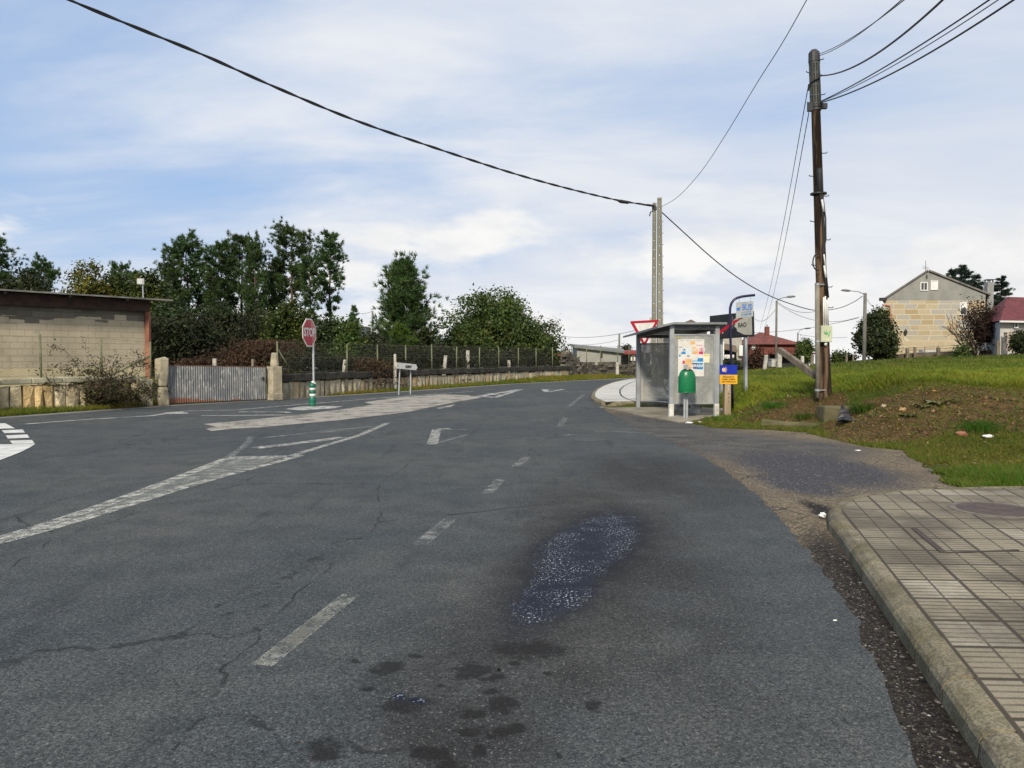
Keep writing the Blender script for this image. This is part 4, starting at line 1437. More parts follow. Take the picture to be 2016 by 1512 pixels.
def rough_block(mb, c, size, rot, r_, j=0.015):
    h = Vector(size) / 2
    vs = []
    for z in (-1, 0, 1):
        for x, y in ((-1, -1), (0, -1), (1, -1), (1, 0), (1, 1), (0, 1), (-1, 1), (-1, 0)):
            vs.append(Vector(c) + rot @ Vector((x * h.x + r_.normal(0, j), y * h.y + r_.normal(0, j), z * h.z + r_.normal(0, j))))
    fs = [(i + 8 * k, (i + 1) % 8 + 8 * k, (i + 1) % 8 + 8 * k + 8, i + 8 * k + 8) for k in (0, 1) for i in range(8)]
    fs += [(7, 6, 5, 4, 3, 2, 1, 0), tuple(range(16, 24))]
    mb.add(vs, fs)


rotg = Matrix.Rotation(math.atan2(gd.y, gd.x), 3, 'Z')
r_ = rng(81)
lp = ga - gd * 0.20 + gn * 0.02
t = thing('gate_pillar', 'round-topped stone gate pillar at the shed end of the grey gate', 'pillar', lp)
mb = MB()
rough_block(mb, lp + Vector((0, 0, 0.28)), (0.34, 0.34, 0.62), rotg, r_)
rough_block(mb, lp + Vector((0, 0, 1.07)), (0.30, 0.32, 0.92), rotg, r_, 0.02)
mb.build('shaft', PILLAR, t, bevel=0.05)
rp = gb + gd * 0.30 + gn * 0.05
t = thing('gate_pillar', 'square concrete gate pillar with a tapered stone finial on top', 'pillar', rp)
mb = MB()
rough_block(mb, rp + Vector((0, 0, 0.10)), (0.44, 0.44, 0.24), rotg, r_)
mb.build('foot_block', PILLAR, t, bevel=0.02)
mb = MB()
rough_block(mb, rp + Vector((0.02, 0, 0.72)), (0.40, 0.40, 1.0), rotg, r_, 0.008)
mb.build('shaft', PILLAR, t, bevel=0.02)
mb = MB()
mb.lathe([(0.15, 0), (0.16, 0.06), (0.135, 0.3), (0.115, 0.46), (0.09, 0.5)], rp + Vector((0.02, 0, 1.22)), 8)
mb.build('finial', PILLAR, t, bevel=0.01)
# squared blocks between shed wall and pillar
t = thing('stone_block_stack', 'two stacked square stone blocks at the end of the shed wall beside the gate pillar', 'stones', (lp - gd * 0.62))
mb = MB()
bp = lp - gd * 0.58 + gn * 0.03
rough_block(mb, bp + Vector((0, 0, 0.22)), (0.40, 0.36, 0.42), rotg, r_)
mb.build('lower_block', PILLAR, t, bevel=0.03)
mb = MB()
rough_block(mb, bp + Vector((0, 0, 0.66)), (0.42, 0.36, 0.38), rotg, r_)
mb.build('upper_block', PILLAR, t, bevel=0.03)

# ------------------------------------------------------------------ block shed
sa, sb = P(0, 745, 24.2), P(287, 745, 28.0)
sdv = basis(sa, sb)
sn = Vector((sdv.y, -sdv.x, 0))         # towards the road
sa.z = sb.z = 0.0
sa = sb - sdv * 12.0
t = thing('block_shed', 'long shed of bare concrete blocks with a thin overhanging metal roof', 'shed', (sb.x, sb.y, 0))
m, nt, bs, out, co = base_mat('concrete_blocks')
ang = math.atan2(sdv.y, sdv.x)
mpn = node(nt, 'ShaderNodeMapping', {0: co, 'Rotation': (0, 0, -ang)})
sx = node(nt, 'ShaderNodeSeparateXYZ', {0: mpn.outputs[0]})
fl_ = node(nt, 'ShaderNodeCombineXYZ', {0: sx.outputs[0], 1: sx.outputs[2], 2: 0.0})
br = node(nt, 'ShaderNodeTexBrick', {'Vector': fl_.outputs[0], 'Color1': (0, 0, 0, 1), 'Color2': (1, 1, 1, 1), 'Mortar': (0.5, 0.5, 0.5, 1), 'Scale': 1.0,
                                     'Mortar Size': 0.010, 'Mortar Smooth': 0.3, 'Bias': 0.0, 'Brick Width': 0.44, 'Row Height': 0.205}, offset=0.5)
rv = node(nt, 'ShaderNodeSeparateColor', {0: br.outputs['Color']})
bc = mixc(nt, smooth(nt, noise(nt, co, 0.8, 5), 0.3, 0.7), (0.50, 0.43, 0.315), (0.39, 0.335, 0.24))
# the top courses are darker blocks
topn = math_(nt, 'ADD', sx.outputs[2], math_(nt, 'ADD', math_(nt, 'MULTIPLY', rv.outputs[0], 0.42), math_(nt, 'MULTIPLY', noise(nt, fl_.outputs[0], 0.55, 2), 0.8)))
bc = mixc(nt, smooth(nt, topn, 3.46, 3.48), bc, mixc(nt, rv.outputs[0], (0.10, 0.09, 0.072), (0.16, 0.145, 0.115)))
lown = smooth(nt, sx.outputs[2], 1.24, 1.20)
bc = mixc(nt, math_(nt, 'MULTIPLY', lown, 0.85), bc, mixc(nt, smooth(nt, noise(nt, co, 1.3, 4), .3, .7), (0.60, 0.52, 0.33), (0.50, 0.43, 0.265)))
mort = mixc(nt, lown, mixc(nt, 1.0, bc, (0.72, 0.72, 0.72), 'MULTIPLY'), bc)
bc = mixc(nt, br.outputs['Fac'], bc, mort)
bc = mixc(nt, math_(nt, 'MULTIPLY', smooth(nt, noise(nt, co, 3.2, 5, 0.7), 0.56, 0.75), 0.4), bc, (0.13, 0.115, 0.085))
setin(nt, bs, 'Base Color', bc)
setin(nt, bs, 'Roughness', 0.95)
bump(nt, bs, math_(nt, 'SUBTRACT', noise(nt, co, 30, 4), math_(nt, 'MULTIPLY', br.outputs['Fac'], 1.5)), 0.5, 0.01)
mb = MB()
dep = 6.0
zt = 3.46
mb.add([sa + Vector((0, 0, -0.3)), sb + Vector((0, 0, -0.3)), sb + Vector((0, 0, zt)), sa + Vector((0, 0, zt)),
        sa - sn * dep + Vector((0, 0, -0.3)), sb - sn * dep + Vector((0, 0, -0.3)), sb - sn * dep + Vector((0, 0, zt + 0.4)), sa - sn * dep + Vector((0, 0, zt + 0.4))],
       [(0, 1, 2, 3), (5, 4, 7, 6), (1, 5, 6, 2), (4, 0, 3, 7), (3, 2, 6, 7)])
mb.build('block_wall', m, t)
mb = MB()
ra, rb = sa + sn * 0.60 - sdv * 0.5, sb + sn * 0.60 + sdv * 0.75
z_ = 3.62
mb.add([ra + Vector((0, 0, z_)), rb + Vector((0, 0, z_)), rb - sn * (dep + 1.1) + Vector((0, 0, z_ + 0.42)), ra - sn * (dep + 1.1) + Vector((0, 0, z_ + 0.42)),
        ra + Vector((0, 0, z_ + 0.05)), rb + Vector((0, 0, z_ + 0.05)), rb - sn * (dep + 1.1) + Vector((0, 0, z_ + 0.47)), ra - sn * (dep + 1.1) + Vector((0, 0, z_ + 0.47))],
       [(3, 2, 1, 0), (4, 5, 6, 7), (0, 1, 5, 4), (1, 2, 6, 5), (2, 3, 7, 6), (3, 0, 4, 7)])
mb.build('roof', M('roof_sheet', (0.25, 0.24, 0.22), (0.14, 0.13, 0.12), 2, 0.7, metal=0.2, bmp=0.2), t)
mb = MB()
mb.beam(sa + sn * 0.10 + Vector((0, 0, 3.415)), sb + sn * 0.10 + sdv * 0.10 + Vector((0, 0, 3.415)), 0.18, 0.40)  # beam made taller and very dark, with the shadow under the eave in its colour
mb.build('eaves_beam', M('rusty_beam_eave_shade', (0.06, 0.03, 0.02), (0.025, 0.016, 0.013), 4, 0.8, bmp=0.2), t)
mb = MB()
mb.beam(sb + sn * 0.06 + sdv * 0.08 + Vector((0, 0, -0.1)), sb + sn * 0.06 + sdv * 0.08 + Vector((0, 0, 3.30)), 0.14, 0.16)
mb.build('corner_column', RUST, t)
for x in np.arange(0.9, 11.5, 1.9):
    MB().beam(sb - sdv * x + sn * 0.55 + Vector((0, 0, 3.57)), sb - sdv * x - sn * 0.1 + Vector((0, 0, 3.60)), 0.07, 0.07).build('rafter', DARKMETAL, t)

# floodlight on the shed roof
fp = P(282, 588, 28.2)
fp.z = 3.62
t = thing('floodlight', 'small square floodlight on a short mast at the end of the shed roof', 'floodlight', fp)
top = P(280, 560, 28.2)
mb = MB().tube([fp, Vector((top.x + 0.02, top.y, top.z))], 0.022, 8)
mb.build('mast', GALV, t)
mb = MB().box(top + Vector((-0.02, -0.05, 0.10)), (0.22, 0.09, 0.22), Matrix.Rotation(0.4, 3, 'Z'))
mb.build('lamp_head', M('floodlight_grey', (0.42, 0.42, 0.40), (0.34, 0.34, 0.32), 5, 0.5), t, bevel=0.015)
mb = MB().box(top + Vector((-0.045, -0.105, 0.10)), (0.17, 0.02, 0.17), Matrix.Rotation(0.4, 3, 'Z'))
mb.build('lens', M('floodlight_lens', (0.6, 0.6, 0.58), (0.5, 0.5, 0.5), 5, 0.2), t)

# ------------------------------------------------------------------ wire fences on the walls
NETM, nt, bs, out, co = base_mat('wire_netting')
sx = node(nt, 'ShaderNodeSeparateXYZ', {0: co})
hyp = math_(nt, 'MULTIPLY', sx.outputs[0], 1.25)
q1 = math_(nt, 'FRACT', math_(nt, 'MULTIPLY', math_(nt, 'ADD', hyp, sx.outputs[2]), 14.0))
q2 = math_(nt, 'FRACT', math_(nt, 'MULTIPLY', math_(nt, 'SUBTRACT', hyp, sx.outputs[2]), 14.0))
ln = math_(nt, 'MAXIMUM', math_(nt, 'LESS_THAN', q1, 0.035), math_(nt, 'LESS_THAN', q2, 0.035))
setin(nt, bs, 'Base Color', (0.10, 0.105, 0.085))
setin(nt, bs, 'Roughness', 0.6)
alpha_out(nt, out, bs, ln)


def wire_fence(label, base_line, posts, h, zb, seed, brace=()):
    """posts: distances in pixels x along the photo are turned into ground points beforehand"""
    t = thing('wire_fence', label, 'fence', posts[0])
    for p in posts:
        hh_ = h + random.Random(seed + int(p.x * 100)).uniform(-0.07, 0.07)
        MB().tube([p + Vector((0, 0, -0.1)), p + Vector((random.Random(int(p.x * 77)).uniform(-0.02, 0.02), 0, hh_))], 0.032, 8).build('post', GREENPOST, t, True)
    for (p, q) in brace:
        MB().tube([p, q], 0.028, 8).build('brace', GREENPOST, t, True)
    mb = MB()
    for k in (0.06, 0.5, 0.96):
        mb.tube([p + Vector((0, 0.01, h * k)) for p in posts], 0.004, 4)
    mb.build('tension_wire', GREENPOST, t)
    mb = MB()
    for a, b in zip(posts[:-1], posts[1:]):
        mb.add([a + Vector((0, 0, 0.02)), b + Vector((0, 0, 0.02)), b + Vector((0, 0, h * 0.96)), a + Vector((0, 0, h * 0.96))], [(0, 1, 2, 3)])
    mb.build('netting', NETM, t)
    return t


def on_line(px, line_px, zc, inset):
    """point on top of a wall seen at photo column px"""
    for (xa, ya), (xb, yb) in zip(line_px[:-1], line_px[1:]):
        if xa <= px <= xb or (xa, ya) == line_px[-2]:
            f = (px - xa) / (xb - xa)
            A, B = Vector((*g2(xa, ya, 0.05), 0)), Vector((*g2(xb, yb, 0.05), 0))
            # intersect the view column with the wall line in plan
            k = (px - CX) / F
            # A + s(B-A) with x = k * (y * (1 + small)) ; pitch is tiny, use the ray's ground direction
            dr = ray(px, 740)
            k = dr.x / dr.y
            D_ = B - A
            s = (k * A.y - A.x) / (D_.x - k * D_.y)
            p = A + D_ * s
            n = Vector((-D_.y, D_.x, 0)).normalized()
            p = p + n * inset
            return Vector((p.x, p.y, zc))
    return None


wl_px = [(-260, 838), (0, 811), (285, 796.5)]
wr_px = [(557, 784.5), (640, 777.5), (780, 766.5), (1000, 752.5), (1120, 745.3)]
posts = [on_line(x, wl_px, 0.97, 0.2) for x in (-90, 87, 206)]
posts.append(lp - gd * 0.3 - gn * 0.15 + Vector((0, 0, 0.85)))
wire_fence('green wire fence with posts on the wall in front of the block shed', None, posts, 1.25, 0.97, 1,
           brace=[(posts[-1] + Vector((0, 0, 0.75)), posts[-1] - gd * 1.3 + Vector((0, 0, 0.1)))])
posts = [on_line(x, wr_px, 0.93, 0.2) for x in (560, 627, 691, 751, 806, 857, 905, 950, 988, 1026, 1061, 1093)]
posts[0] = on_line(558, wr_px, 0.93, 0.25)
wire_fence('long wire fence of thin green posts on the black-topped stone wall', None, posts, 1.25, 0.93, 2,
           brace=[(posts[0] + Vector((0, 0, 0.95)), posts[0] + basis(posts[0], posts[1]) * 0.95 + Vector((0, 0, 0.02)))])
posts = [P(x, 713, Y) for x, Y in ((1125, 57.5), (1155, 58.5), (1182, 59.5), (1216, 61.5), (1238, 64), (1262, 67))]
for p in posts: p.z = 1.0
wire_fence('dark wire fence posts above the tumbled dry stone wall', None, posts, 1.45, 1.0, 3)

# vineyard and boundary posts standing behind the wall
for i, (px, yt, yb, Y, w, lb) in enumerate([
        (423, 706, 735, 33, 0.16, 'short white post behind the middle of the corrugated gate'),
        (498, 707, 735, 33, 0.13, 'thin brown post behind the right half of the corrugated gate'),
        (397, 694, 706, 52, 0.17, 'small white vineyard post far behind the gate, nearest to the shed'),
        (421, 694, 706, 52, 0.14, 'small white vineyard post far behind the gate, just over the short white post'),
        (444, 694, 706, 52, 0.14, 'small white vineyard post far behind the gate, farthest from the shed'),
        (673, 708, 732, 34, 0.13, 'grey leaning post behind the wall just right of the stop sign'),
        (778, 697, 735, 36, 0.14, 'pale concrete post behind the arrow sign'),
        (872, 700, 733, 42, 0.2, 'leaning white post in the scrub between the conical pine and the oak'),
        (921, 690, 735, 46, 0.22, 'pale birch-like stub post under the left edge of the oak'),
        (963, 705, 722, 52, 0.26, 'short pale post in the shade under the oak'),
        (1002, 709, 728, 50, 0.2, 'thin grey post in the shade right of the middle of the oak'),
        (1047, 709, 724, 58, 0.42, 'wide white stone under the right side of the oak')]):
    stone_post(px, yt, yb, Y, w, lb, 'post', seed=20 + i, mat=(GREYWOOD if 'brown' in lb else CONC_POST), lean=(0.1 if 'leaning' in lb else 0.0))
# ------------------------------------------------------------------ stop sign and green bollard on the traffic island
RED = M('sign_red', (0.36, 0.010, 0.024), (0.31, 0.009, 0.02), 4, 0.4, bmp=0.02)
SIGNWHITE = M('sign_white', (0.66, 0.66, 0.63), (0.56, 0.56, 0.53), 4, 0.45, bmp=0.03, dirt=(0.40, 0.38, 0.33), dirt_amt=0.3)
SIGNBLACK = M('sign_black', (0.012, 0.012, 0.014), (0.02, 0.02, 0.022), 4, 0.45, bmp=0.02)
Y = 24.9
base = G(615, 800)
t = thing('stop_sign', 'red octagonal stop sign with a sun-faded edge on a grey post', 'road sign', base)
mb = MB().beam(base + Vector((0, 0.22, -0.05)), base + Vector((-0.01, 0.22, 2.02)), 0.10, 0.05)
mb.beam(base + Vector((0.0, 0.195, -0.05)), base + Vector((-0.01, 0.195, 2.02)), 0.03, 0.012)
mb.build('post', GALV, t, bevel=0.008)
ctr = P(609.5, 655, base.y)
a = R(77)
rt, up = Vector((math.cos(a), math.sin(a), 0)), Vector((-0.02, 0, 1))
rad = 0.485
octo = lambda r: [(r * math.cos(R(22.5 + 45 * k)), r * math.sin(R(22.5 + 45 * k))) for k in range(8)]
MB().panel(ctr, rt, up, octo(rad), 0.02).build('sign_rim', SIGNWHITE, t, bevel=0.004)
nr = rt.cross(up).normalized()
m, nt, bs, out, co = base_mat('stop_red_faded')
geo = node(nt, 'ShaderNodeVectorMath', {0: co, 1: tuple(rt)}, operation='DOT_PRODUCT')
off = (ctr - base).dot(rt)
dd = math_(nt, 'SUBTRACT', geo.outputs['Value'], off)
szz = node(nt, 'ShaderNodeSeparateXYZ', {0: co})
dd = math_(nt, 'ADD', dd, math_(nt, 'MULTIPLY', math_(nt, 'SUBTRACT', szz.outputs[2], ctr.z), 0.17))
c = mixc(nt, smooth(nt, dd, 0.13, 0.15), (0.38, 0.009, 0.028), (0.48, 0.15, 0.15))
setin(nt, bs, 'Base Color', c)
setin(nt, bs, 'Roughness', 0.4)
MB().panel(ctr + nr * 0.004, rt, up, octo(rad - 0.045), 0.012).build('sign_face', m, t)
text('lettering', 'STOP', 0.37, ctr + nr * 0.006, rt, up, SIGNWHITE, t, 0.012, 0.85)
for dz in (-0.2, 0.2):
    pass
MB().beam(ctr - nr * 0.03 + Vector((0, 0, -0.25)), ctr - nr * 0.03 + Vector((0, 0, 0.25)), 0.05, 0.03).build('bracket', GALV, t)

bb = base + Vector((0.0, 0.03, 0))
t = thing('flexible_bollard', 'green plastic bollard with two white bands in front of the stop sign post', 'bollard', bb)
GREENPL = M('green_plastic', (0.010, 0.135, 0.085), (0.008, 0.10, 0.065), 4, 0.4, bmp=0.05, dirt=(0.03, 0.09, 0.06), dirt_amt=0.4)
MB().lathe([(0.108, 0), (0.112, 0.02), (0.110, 0.10), (0.100, 0.12), (0.108, 0.14), (0.105, 0.30), (0.092, 0.315), (0.092, 0.41), (0.102, 0.425), (0.102, 0.50), (0.092, 0.515), (0.092, 0.60), (0.102, 0.615), (0.100, 0.70), (0.05, 0.78), (0.02, 0.79)], bb, 20).build('body', GREENPL, t, True)
for z0, z1__ in ((0.32, 0.405), (0.52, 0.595)):
    MB().lathe([(0.096, z0), (0.096, z1__)], bb, 20).build('white_band', SIGNWHITE, t, True)
# torn white cap hanging on it
mb = MB()
mb.add([bb + Vector(v) for v in ((-0.03, -0.06, 0.80), (0.06, -0.06, 0.82), (0.12, -0.03, 0.72), (0.04, -0.095, 0.75), (0.02, 0.04, 0.83), (0.11, 0.05, 0.75))], [(0, 3, 1), (1, 3, 2), (0, 1, 4), (1, 5, 4), (1, 2, 5)])
o = mb.build('torn_cap', SIGNWHITE, t)
sm = o.modifiers.new('thick', 'SOLIDIFY'); sm.thickness = 0.006

# ------------------------------------------------------------------ direction arrow sign
pa, pb = P(785, 768, 32.3), P(808, 766.5, 33.0)
t = thing('direction_sign', 'white arrow direction sign reading OURENSE on two posts by the stone wall', 'road sign', (pa + pb) / 2)
for p, ytop in ((pa, 727), (pb, 729)):
    q = P(787 if p is pa else 808.5, ytop, p.y)
    MB().beam(Vector((p.x, p.y, -0.1)), Vector((q.x, q.y, q.z)), 0.085, 0.05).build('post', GALV, t, bevel=0.008)
A_, B_ = P(778, 719, 32.0), P(820, 723, 33.3)
rt = (B_ - A_).normalized()
up = Vector((0, 0, 1))
nr = rt.cross(up).normalized()
A0 = (P(778, 713.5, 32.0) + P(778, 725.5, 32.0)) / 2 + nr * 0.06
W = (B_ - A_).length
arrow = [(0, -0.125), (W - 0.11, -0.125), (W, 0.0), (W - 0.11, 0.125), (0, 0.125)]
MB().panel(A0, rt, up, arrow, 0.03).build('arrow_panel', SIGNWHITE, t, bevel=0.004)
text('lettering', 'OURENSE', 0.15, A0 + rt * (W * 0.58) - up * 0.005 + nr * 0.003, rt, up, SIGNBLACK, t, 0.006, 0.82)
MB().panel(A0 + rt * 0.11 + nr * 0.003, rt, up, [(-0.03, -0.045), (0.035, -0.045), (0.035, 0.045), (-0.03, 0.045)], 0.002).build('road_number_box', M('faded_sign_beige', (0.48, 0.45, 0.36), (0.42, 0.40, 0.32), 5, 0.5), t)

# ------------------------------------------------------------------ bus shelter
nl = G(1321, 822)
fl = Vector((3.93, 24.1, 0))
xl = (fl - nl).normalized()                    # along the shelter
xd = Vector((xl.y, -xl.x, 0))                  # to its right, away from the road
WID = 1.21
LEN = (fl - nl).length
nrp = nl + xd * WID
frp = fl + xd * WID
zr = lambda p: 2.41 - 0.035 * (p - nl).dot(xl)     # underside of the roof follows the fall of the road
t = thing('bus_shelter', 'grey metal and glass bus shelter with posters on its end panel', 'bus shelter', nl)
MIDL = nl + xl * (LEN / 2)
for p, foot in ((nl, 0.0), (fl, 0.02), (nrp, 0.02), (frp, 0.02)):
    o = MB().beam(Vector((p.x, p.y, foot)), Vector((p.x, p.y, zr(p))), 0.115, 0.115, up=tuple(xl)).build('post', ALU, t, bevel=0.008)
for p in (nl, nrp):
    MB().beam(Vector((p.x, p.y, 0.02)), Vector((p.x, p.y, 0.36)), 0.121, 0.121, up=tuple(xl)).build('white_foot', M('white_painted_foot', (0.62, 0.61, 0.56), (0.48, 0.47, 0.43), 7, 0.6, dirt=(0.2, 0.18, 0.13), dirt_amt=.5), t, bevel=0.006)
bl_, br_ = MIDL + xd * WID, None
MB().beam(Vector((bl_.x, bl_.y, 0.02)), Vector((bl_.x, bl_.y, zr(bl_))), 0.06, 0.06, up=tuple(xl)).build('post', ALU, t, bevel=0.006)
# roof: thin tray with deeper edge beams, eaves over the kerb
r_a, r_b = nl - xl * 0.16 - xd * 0.10, nl - xl * 0.16 + xd * (WID + 0.16)
r_d, r_c = fl + xl * 0.30 - xd * 0.42, fl + xl * 0.30 + xd * (WID + 0.16)
r_a2 = nl - xl * 0.16 - xd * 0.42
corn = [nl - xl * 0.2 - xd * 0.42, nl - xl * 0.2 + xd * (WID + 0.2), fl + xl * 0.3 + xd * (WID + 0.2), fl + xl * 0.3 - xd * 0.42]
mb = MB()
low_ = [Vector((p.x, p.y, zr(p) + 0.02 - (0.10 if i in (0, 3) else 0.0))) for i, p in enumerate(corn)]
# road-side eave drops: inner ridge line runs over the front posts
r1, r2 = nl - xl * 0.2, fl + xl * 0.3
ridge = [Vector((r1.x, r1.y, zr(r1) + 0.02)), Vector((r2.x, r2.y, zr(r2) + 0.02))]
top_ = [v + Vector((0, 0, 0.055)) for v in low_]
rtop = [v + Vector((0, 0, 0.055)) for v in ridge]
vs = low_ + ridge + top_ + rtop      # 0-3 low, 4,5 ridge, 6-9 top, 10,11 ridge top
mb.add(vs, [(0, 3, 5, 4), (4, 5, 2, 1), (6, 10, 11, 9), (10, 7, 8, 11), (0, 4, 10, 6), (4, 1, 7, 10), (1, 2, 8, 7), (2, 5, 11, 8), (5, 3, 9, 11), (3, 0, 6, 9)])
mb.build('roof', M('shelter_roof_grey', (0.24, 0.25, 0.26), (0.17, 0.18, 0.19), 3, 0.5, metal=0.3, bmp=0.1), t)
mb = MB()
def hbar(mb_, a, b, z0a, z0b, w, h):
    mb_.beam(Vector((a.x, a.y, z0a)), Vector((b.x, b.y, z0b)), w, h)
for a, b in ((nl, fl), (nrp, frp), (nl, nrp), (fl, frp)):
    hbar(mb, a, b, zr(a) - 0.05, zr(b) - 0.05, 0.07, 0.10)
mb.build('roof_beam', M('shelter_dark_frame', (0.12, 0.125, 0.13), (0.09, 0.09, 0.10), 3, 0.5, metal=0.3), t)
# glass panels
GLM, nt, bs, out, co = base_mat('grimy_shelter_glass')
g = noise(nt, co, 1.6, 6, 0.7)
g2n = noise(nt, co, 11, 4, 0.7)
setin(nt, bs, 'Base Color', mixc(nt, smooth(nt, g, 0.35, 0.65), (0.31, 0.32, 0.30), (0.42, 0.42, 0.39)))
setin(nt, bs, 'Roughness', 0.16)
setin(nt, bs, 'Specular IOR Level', 0.7)
vst = node(nt, 'ShaderNodeMapping', {0: co, 'Scale': (1, 1, 0.10)})
streak = smooth(nt, noise(nt, vst.outputs[0], 26, 4, 0.7), 0.52, 0.66)
spots = smooth(nt, noise(nt, co, 34, 3, 0.6), 0.70, 0.74)
fac = math_(nt, 'ADD', math_(nt, 'ADD', 0.40, math_(nt, 'MULTIPLY', math_(nt, 'MAXIMUM', streak, spots), 0.20)), math_(nt, 'MULTIPLY', smooth(nt, math_(nt, 'ADD', math_(nt, 'MULTIPLY', g, 0.7), math_(nt, 'MULTIPLY', g2n, 0.3)), 0.3, 0.7), 0.42))
alpha_out(nt, out, bs, fac)


def glass_panel(a, b, z0, z1, name='glass_panel', frame=True, inset=0.055):
    d = (b - a).normalized()
    n = Vector((-d.y, d.x, 0))
    A, B = a + d * inset, b - d * inset
    zz = lambda z, p: z
    mb_ = MB()
    mb_.panel(Vector((A.x, A.y, 0)) + n * 0.004, d, (0, 0, 1), [(0, z0), ((B - A).length, z0), ((B - A).length, z1), (0, z1)], 0.008)
    gl_ = mb_.build(name, GLM, t)
    if frame:
        f = MB()
        Lp = (B - A).length
        for (u0, v0, u1, v1) in ((0, z0, Lp, z0), (0, z1, Lp, z1)):
            f.beam(A + d * u0 + Vector((0, 0, v0)), A + d * u1 + Vector((0, 0, v1)), 0.035, 0.04)
        for u in (0.018, Lp - 0.018):
            f.beam(A + d * u + Vector((0, 0, z0 + 0.02)), A + d * u + Vector((0, 0, z1 - 0.02)), 0.036, 0.034, up=tuple(d))
        f.build('panel_frame', ALU, gl_)
    return gl_


end_glass = glass_panel(nl, nrp, 0.37, 2.17)
glass_panel(fl, frp, 0.22, 2.0)
glass_panel(nrp, bl_, 0.35, 2.1)
glass_panel(bl_, frp, 0.30, 2.02)
# gutter lip and bolts along the near roof edge
for k in range(6):
    q = nl - xl * 0.062 + xd * (0.03 + WID * k / 5.2)
    MB().tube([Vector((q.x, q.y, zr(nl) - 0.05)), Vector((q.x, q.y, zr(nl) - 0.05)) - xl * 0.014], 0.012, 6).build('bolt', GALV, t)
for p in (nl, nrp):
    MB().box(Vector((p.x, p.y, 0.035)), (0.19, 0.19, 0.014), Matrix.Rotation(math.atan2(xl.y, xl.x), 3, 'Z')).build('base_plate', GALV, t)
# bench inside
mb = MB()
b0, b1 = nl + xl * 0.5 + xd * (WID - 0.28), fl - xl * 0.5 + xd * (WID - 0.28)
hbar(mb, b0, b1, 0.46, 0.46, 0.34, 0.04)
mb.build('bench_seat', ALU, t, bevel=0.008)
for k in (0.15, 0.85):
    p = b0 + (b1 - b0) * k
    MB().beam(Vector((p.x, p.y, 0.02)), Vector((p.x, p.y, 0.44)), 0.05, 0.25, up=tuple(xd)).build('bench_leg', ALU, t)
# stone and rubble feet seen under the end panel
# posters on the end panel
nrm = Vector((xd.y, -xd.x, 0))     # faces the camera
def poster(x0, z0, w, h, mat, name='poster', lab=None, off=0.012, skew=0.0):
    o = nl + xd * x0 + nrm * off + Vector((0, 0, z0))
    ob = MB().panel(o, xd, (0, 0, 1), [(0, 0), (w, skew), (w + skew, h), (skew, h)], 0.003).build(name, mat, end_glass)
    if lab: ob['label'] = lab
    return o
m, nt, bs, out, co = base_mat('poster_paper')
PAPER = M('poster_paper', (0.62, 0.60, 0.57), (0.54, 0.52, 0.48), 6, 0.7, bmp=0.05)
pxm = lambda px: (px - 1321) / F * nl.y / abs(xd.x)          # photo column -> metres along the end panel
pzm = lambda py: 1.6 - (py - 702) / F * (nl.y + 0.1)
x0, x1 = pxm(1334), pxm(1386)
poster(x0, pzm(741), x1 - x0, pzm(668) - pzm(741), PAPER, 'poster', 'white event poster with orange, pink and blue blocks')
def band(px0, py0, px1, py1, c, off=0.0145, name='print_block'):
    mm = M('ink', c, tuple(k * 0.85 for k in c), 9, 0.6, bmp=0)
    poster(pxm(px0), pzm(py1), pxm(px1) - pxm(px0), pzm(py0) - pzm(py1), mm, name, None, off)
ORANGE, PINK, CYAN, NAVY = (0.66, 0.27, 0.03), (0.50, 0.02, 0.11), (0.008, 0.22, 0.50), (0.03, 0.08, 0.25)
PALEO = (0.64, 0.40, 0.16)
for q in ((1343, 686, 1348, 693.5, CYAN), (1340, 693.5, 1349, 697, CYAN), (1349, 686, 1361, 696, (0.55, 0.66, 0.74)), (1361, 683, 1370, 697, PALEO), (1370, 686, 1376, 697, (0.75, 0.40, 0.22)), (1376, 685, 1384, 697.5, PINK),
          (1358, 672, 1368, 678, PALEO), (1370, 679, 1383, 680.5, (0.6, 0.25, 0.3)), (1336, 683, 1342, 684.2, NAVY), (1352, 700, 1357, 702, NAVY), (1336, 698, 1339, 702, CYAN),
          (1343, 710, 1347.5, 716, PINK), (1348, 707, 1362, 719, PALEO), (1362, 709, 1373, 712, (0.20, 0.42, 0.62)), (1373, 705, 1384, 712, CYAN), (1362, 714.5, 1373, 718, NAVY), (1373, 714.5, 1384, 727, CYAN), (1364, 719, 1373, 726, NAVY), (1350, 719, 1361, 725, ORANGE)):
    band(*q)
tx_ = lambda px, py: nl + xd * pxm(px) + nrm * 0.017 + Vector((0, 0, pzm(py)))
text('lettering', 'CURSO 2018', 0.125, tx_(1365.5, 689.3), xd, (0, 0, 1), SIGNWHITE, end_glass, 0.004, 0.86)
text('lettering', 'PANORAMA', 0.10, tx_(1366, 720.5), xd, (0, 0, 1), SIGNWHITE, end_glass, 0.003, 0.95)
for k_, w_ in enumerate((2.0, 1.2, 3.1, 2.2, 1.4, 2.8, 1.6, 2.4, 2.0)):
    band(1340 + k_ * 4.9, 669.6, 1340 + k_ * 4.9 + w_, 671.6, (0.36, 0.30, 0.28))
poster(pxm(1384.5), pzm(714), pxm(1397) - pxm(1384.5), pzm(697) - pzm(714), M('yellowed_notice', (0.66, 0.64, 0.45), (0.60, 0.58, 0.42), 6, 0.7), 'notice', 'small pale yellow notice beside the poster', 0.011)
band(1386, 698, 1395, 701, (0.55, 0.52, 0.12), 0.0135)
poster(pxm(1328), pzm(667), 0.16, 0.06, M('yellow_sticker_remnant', (0.34, 0.35, 0.17), (0.26, 0.27, 0.14), 9, 0.6), 'sticker', None, 0.011)

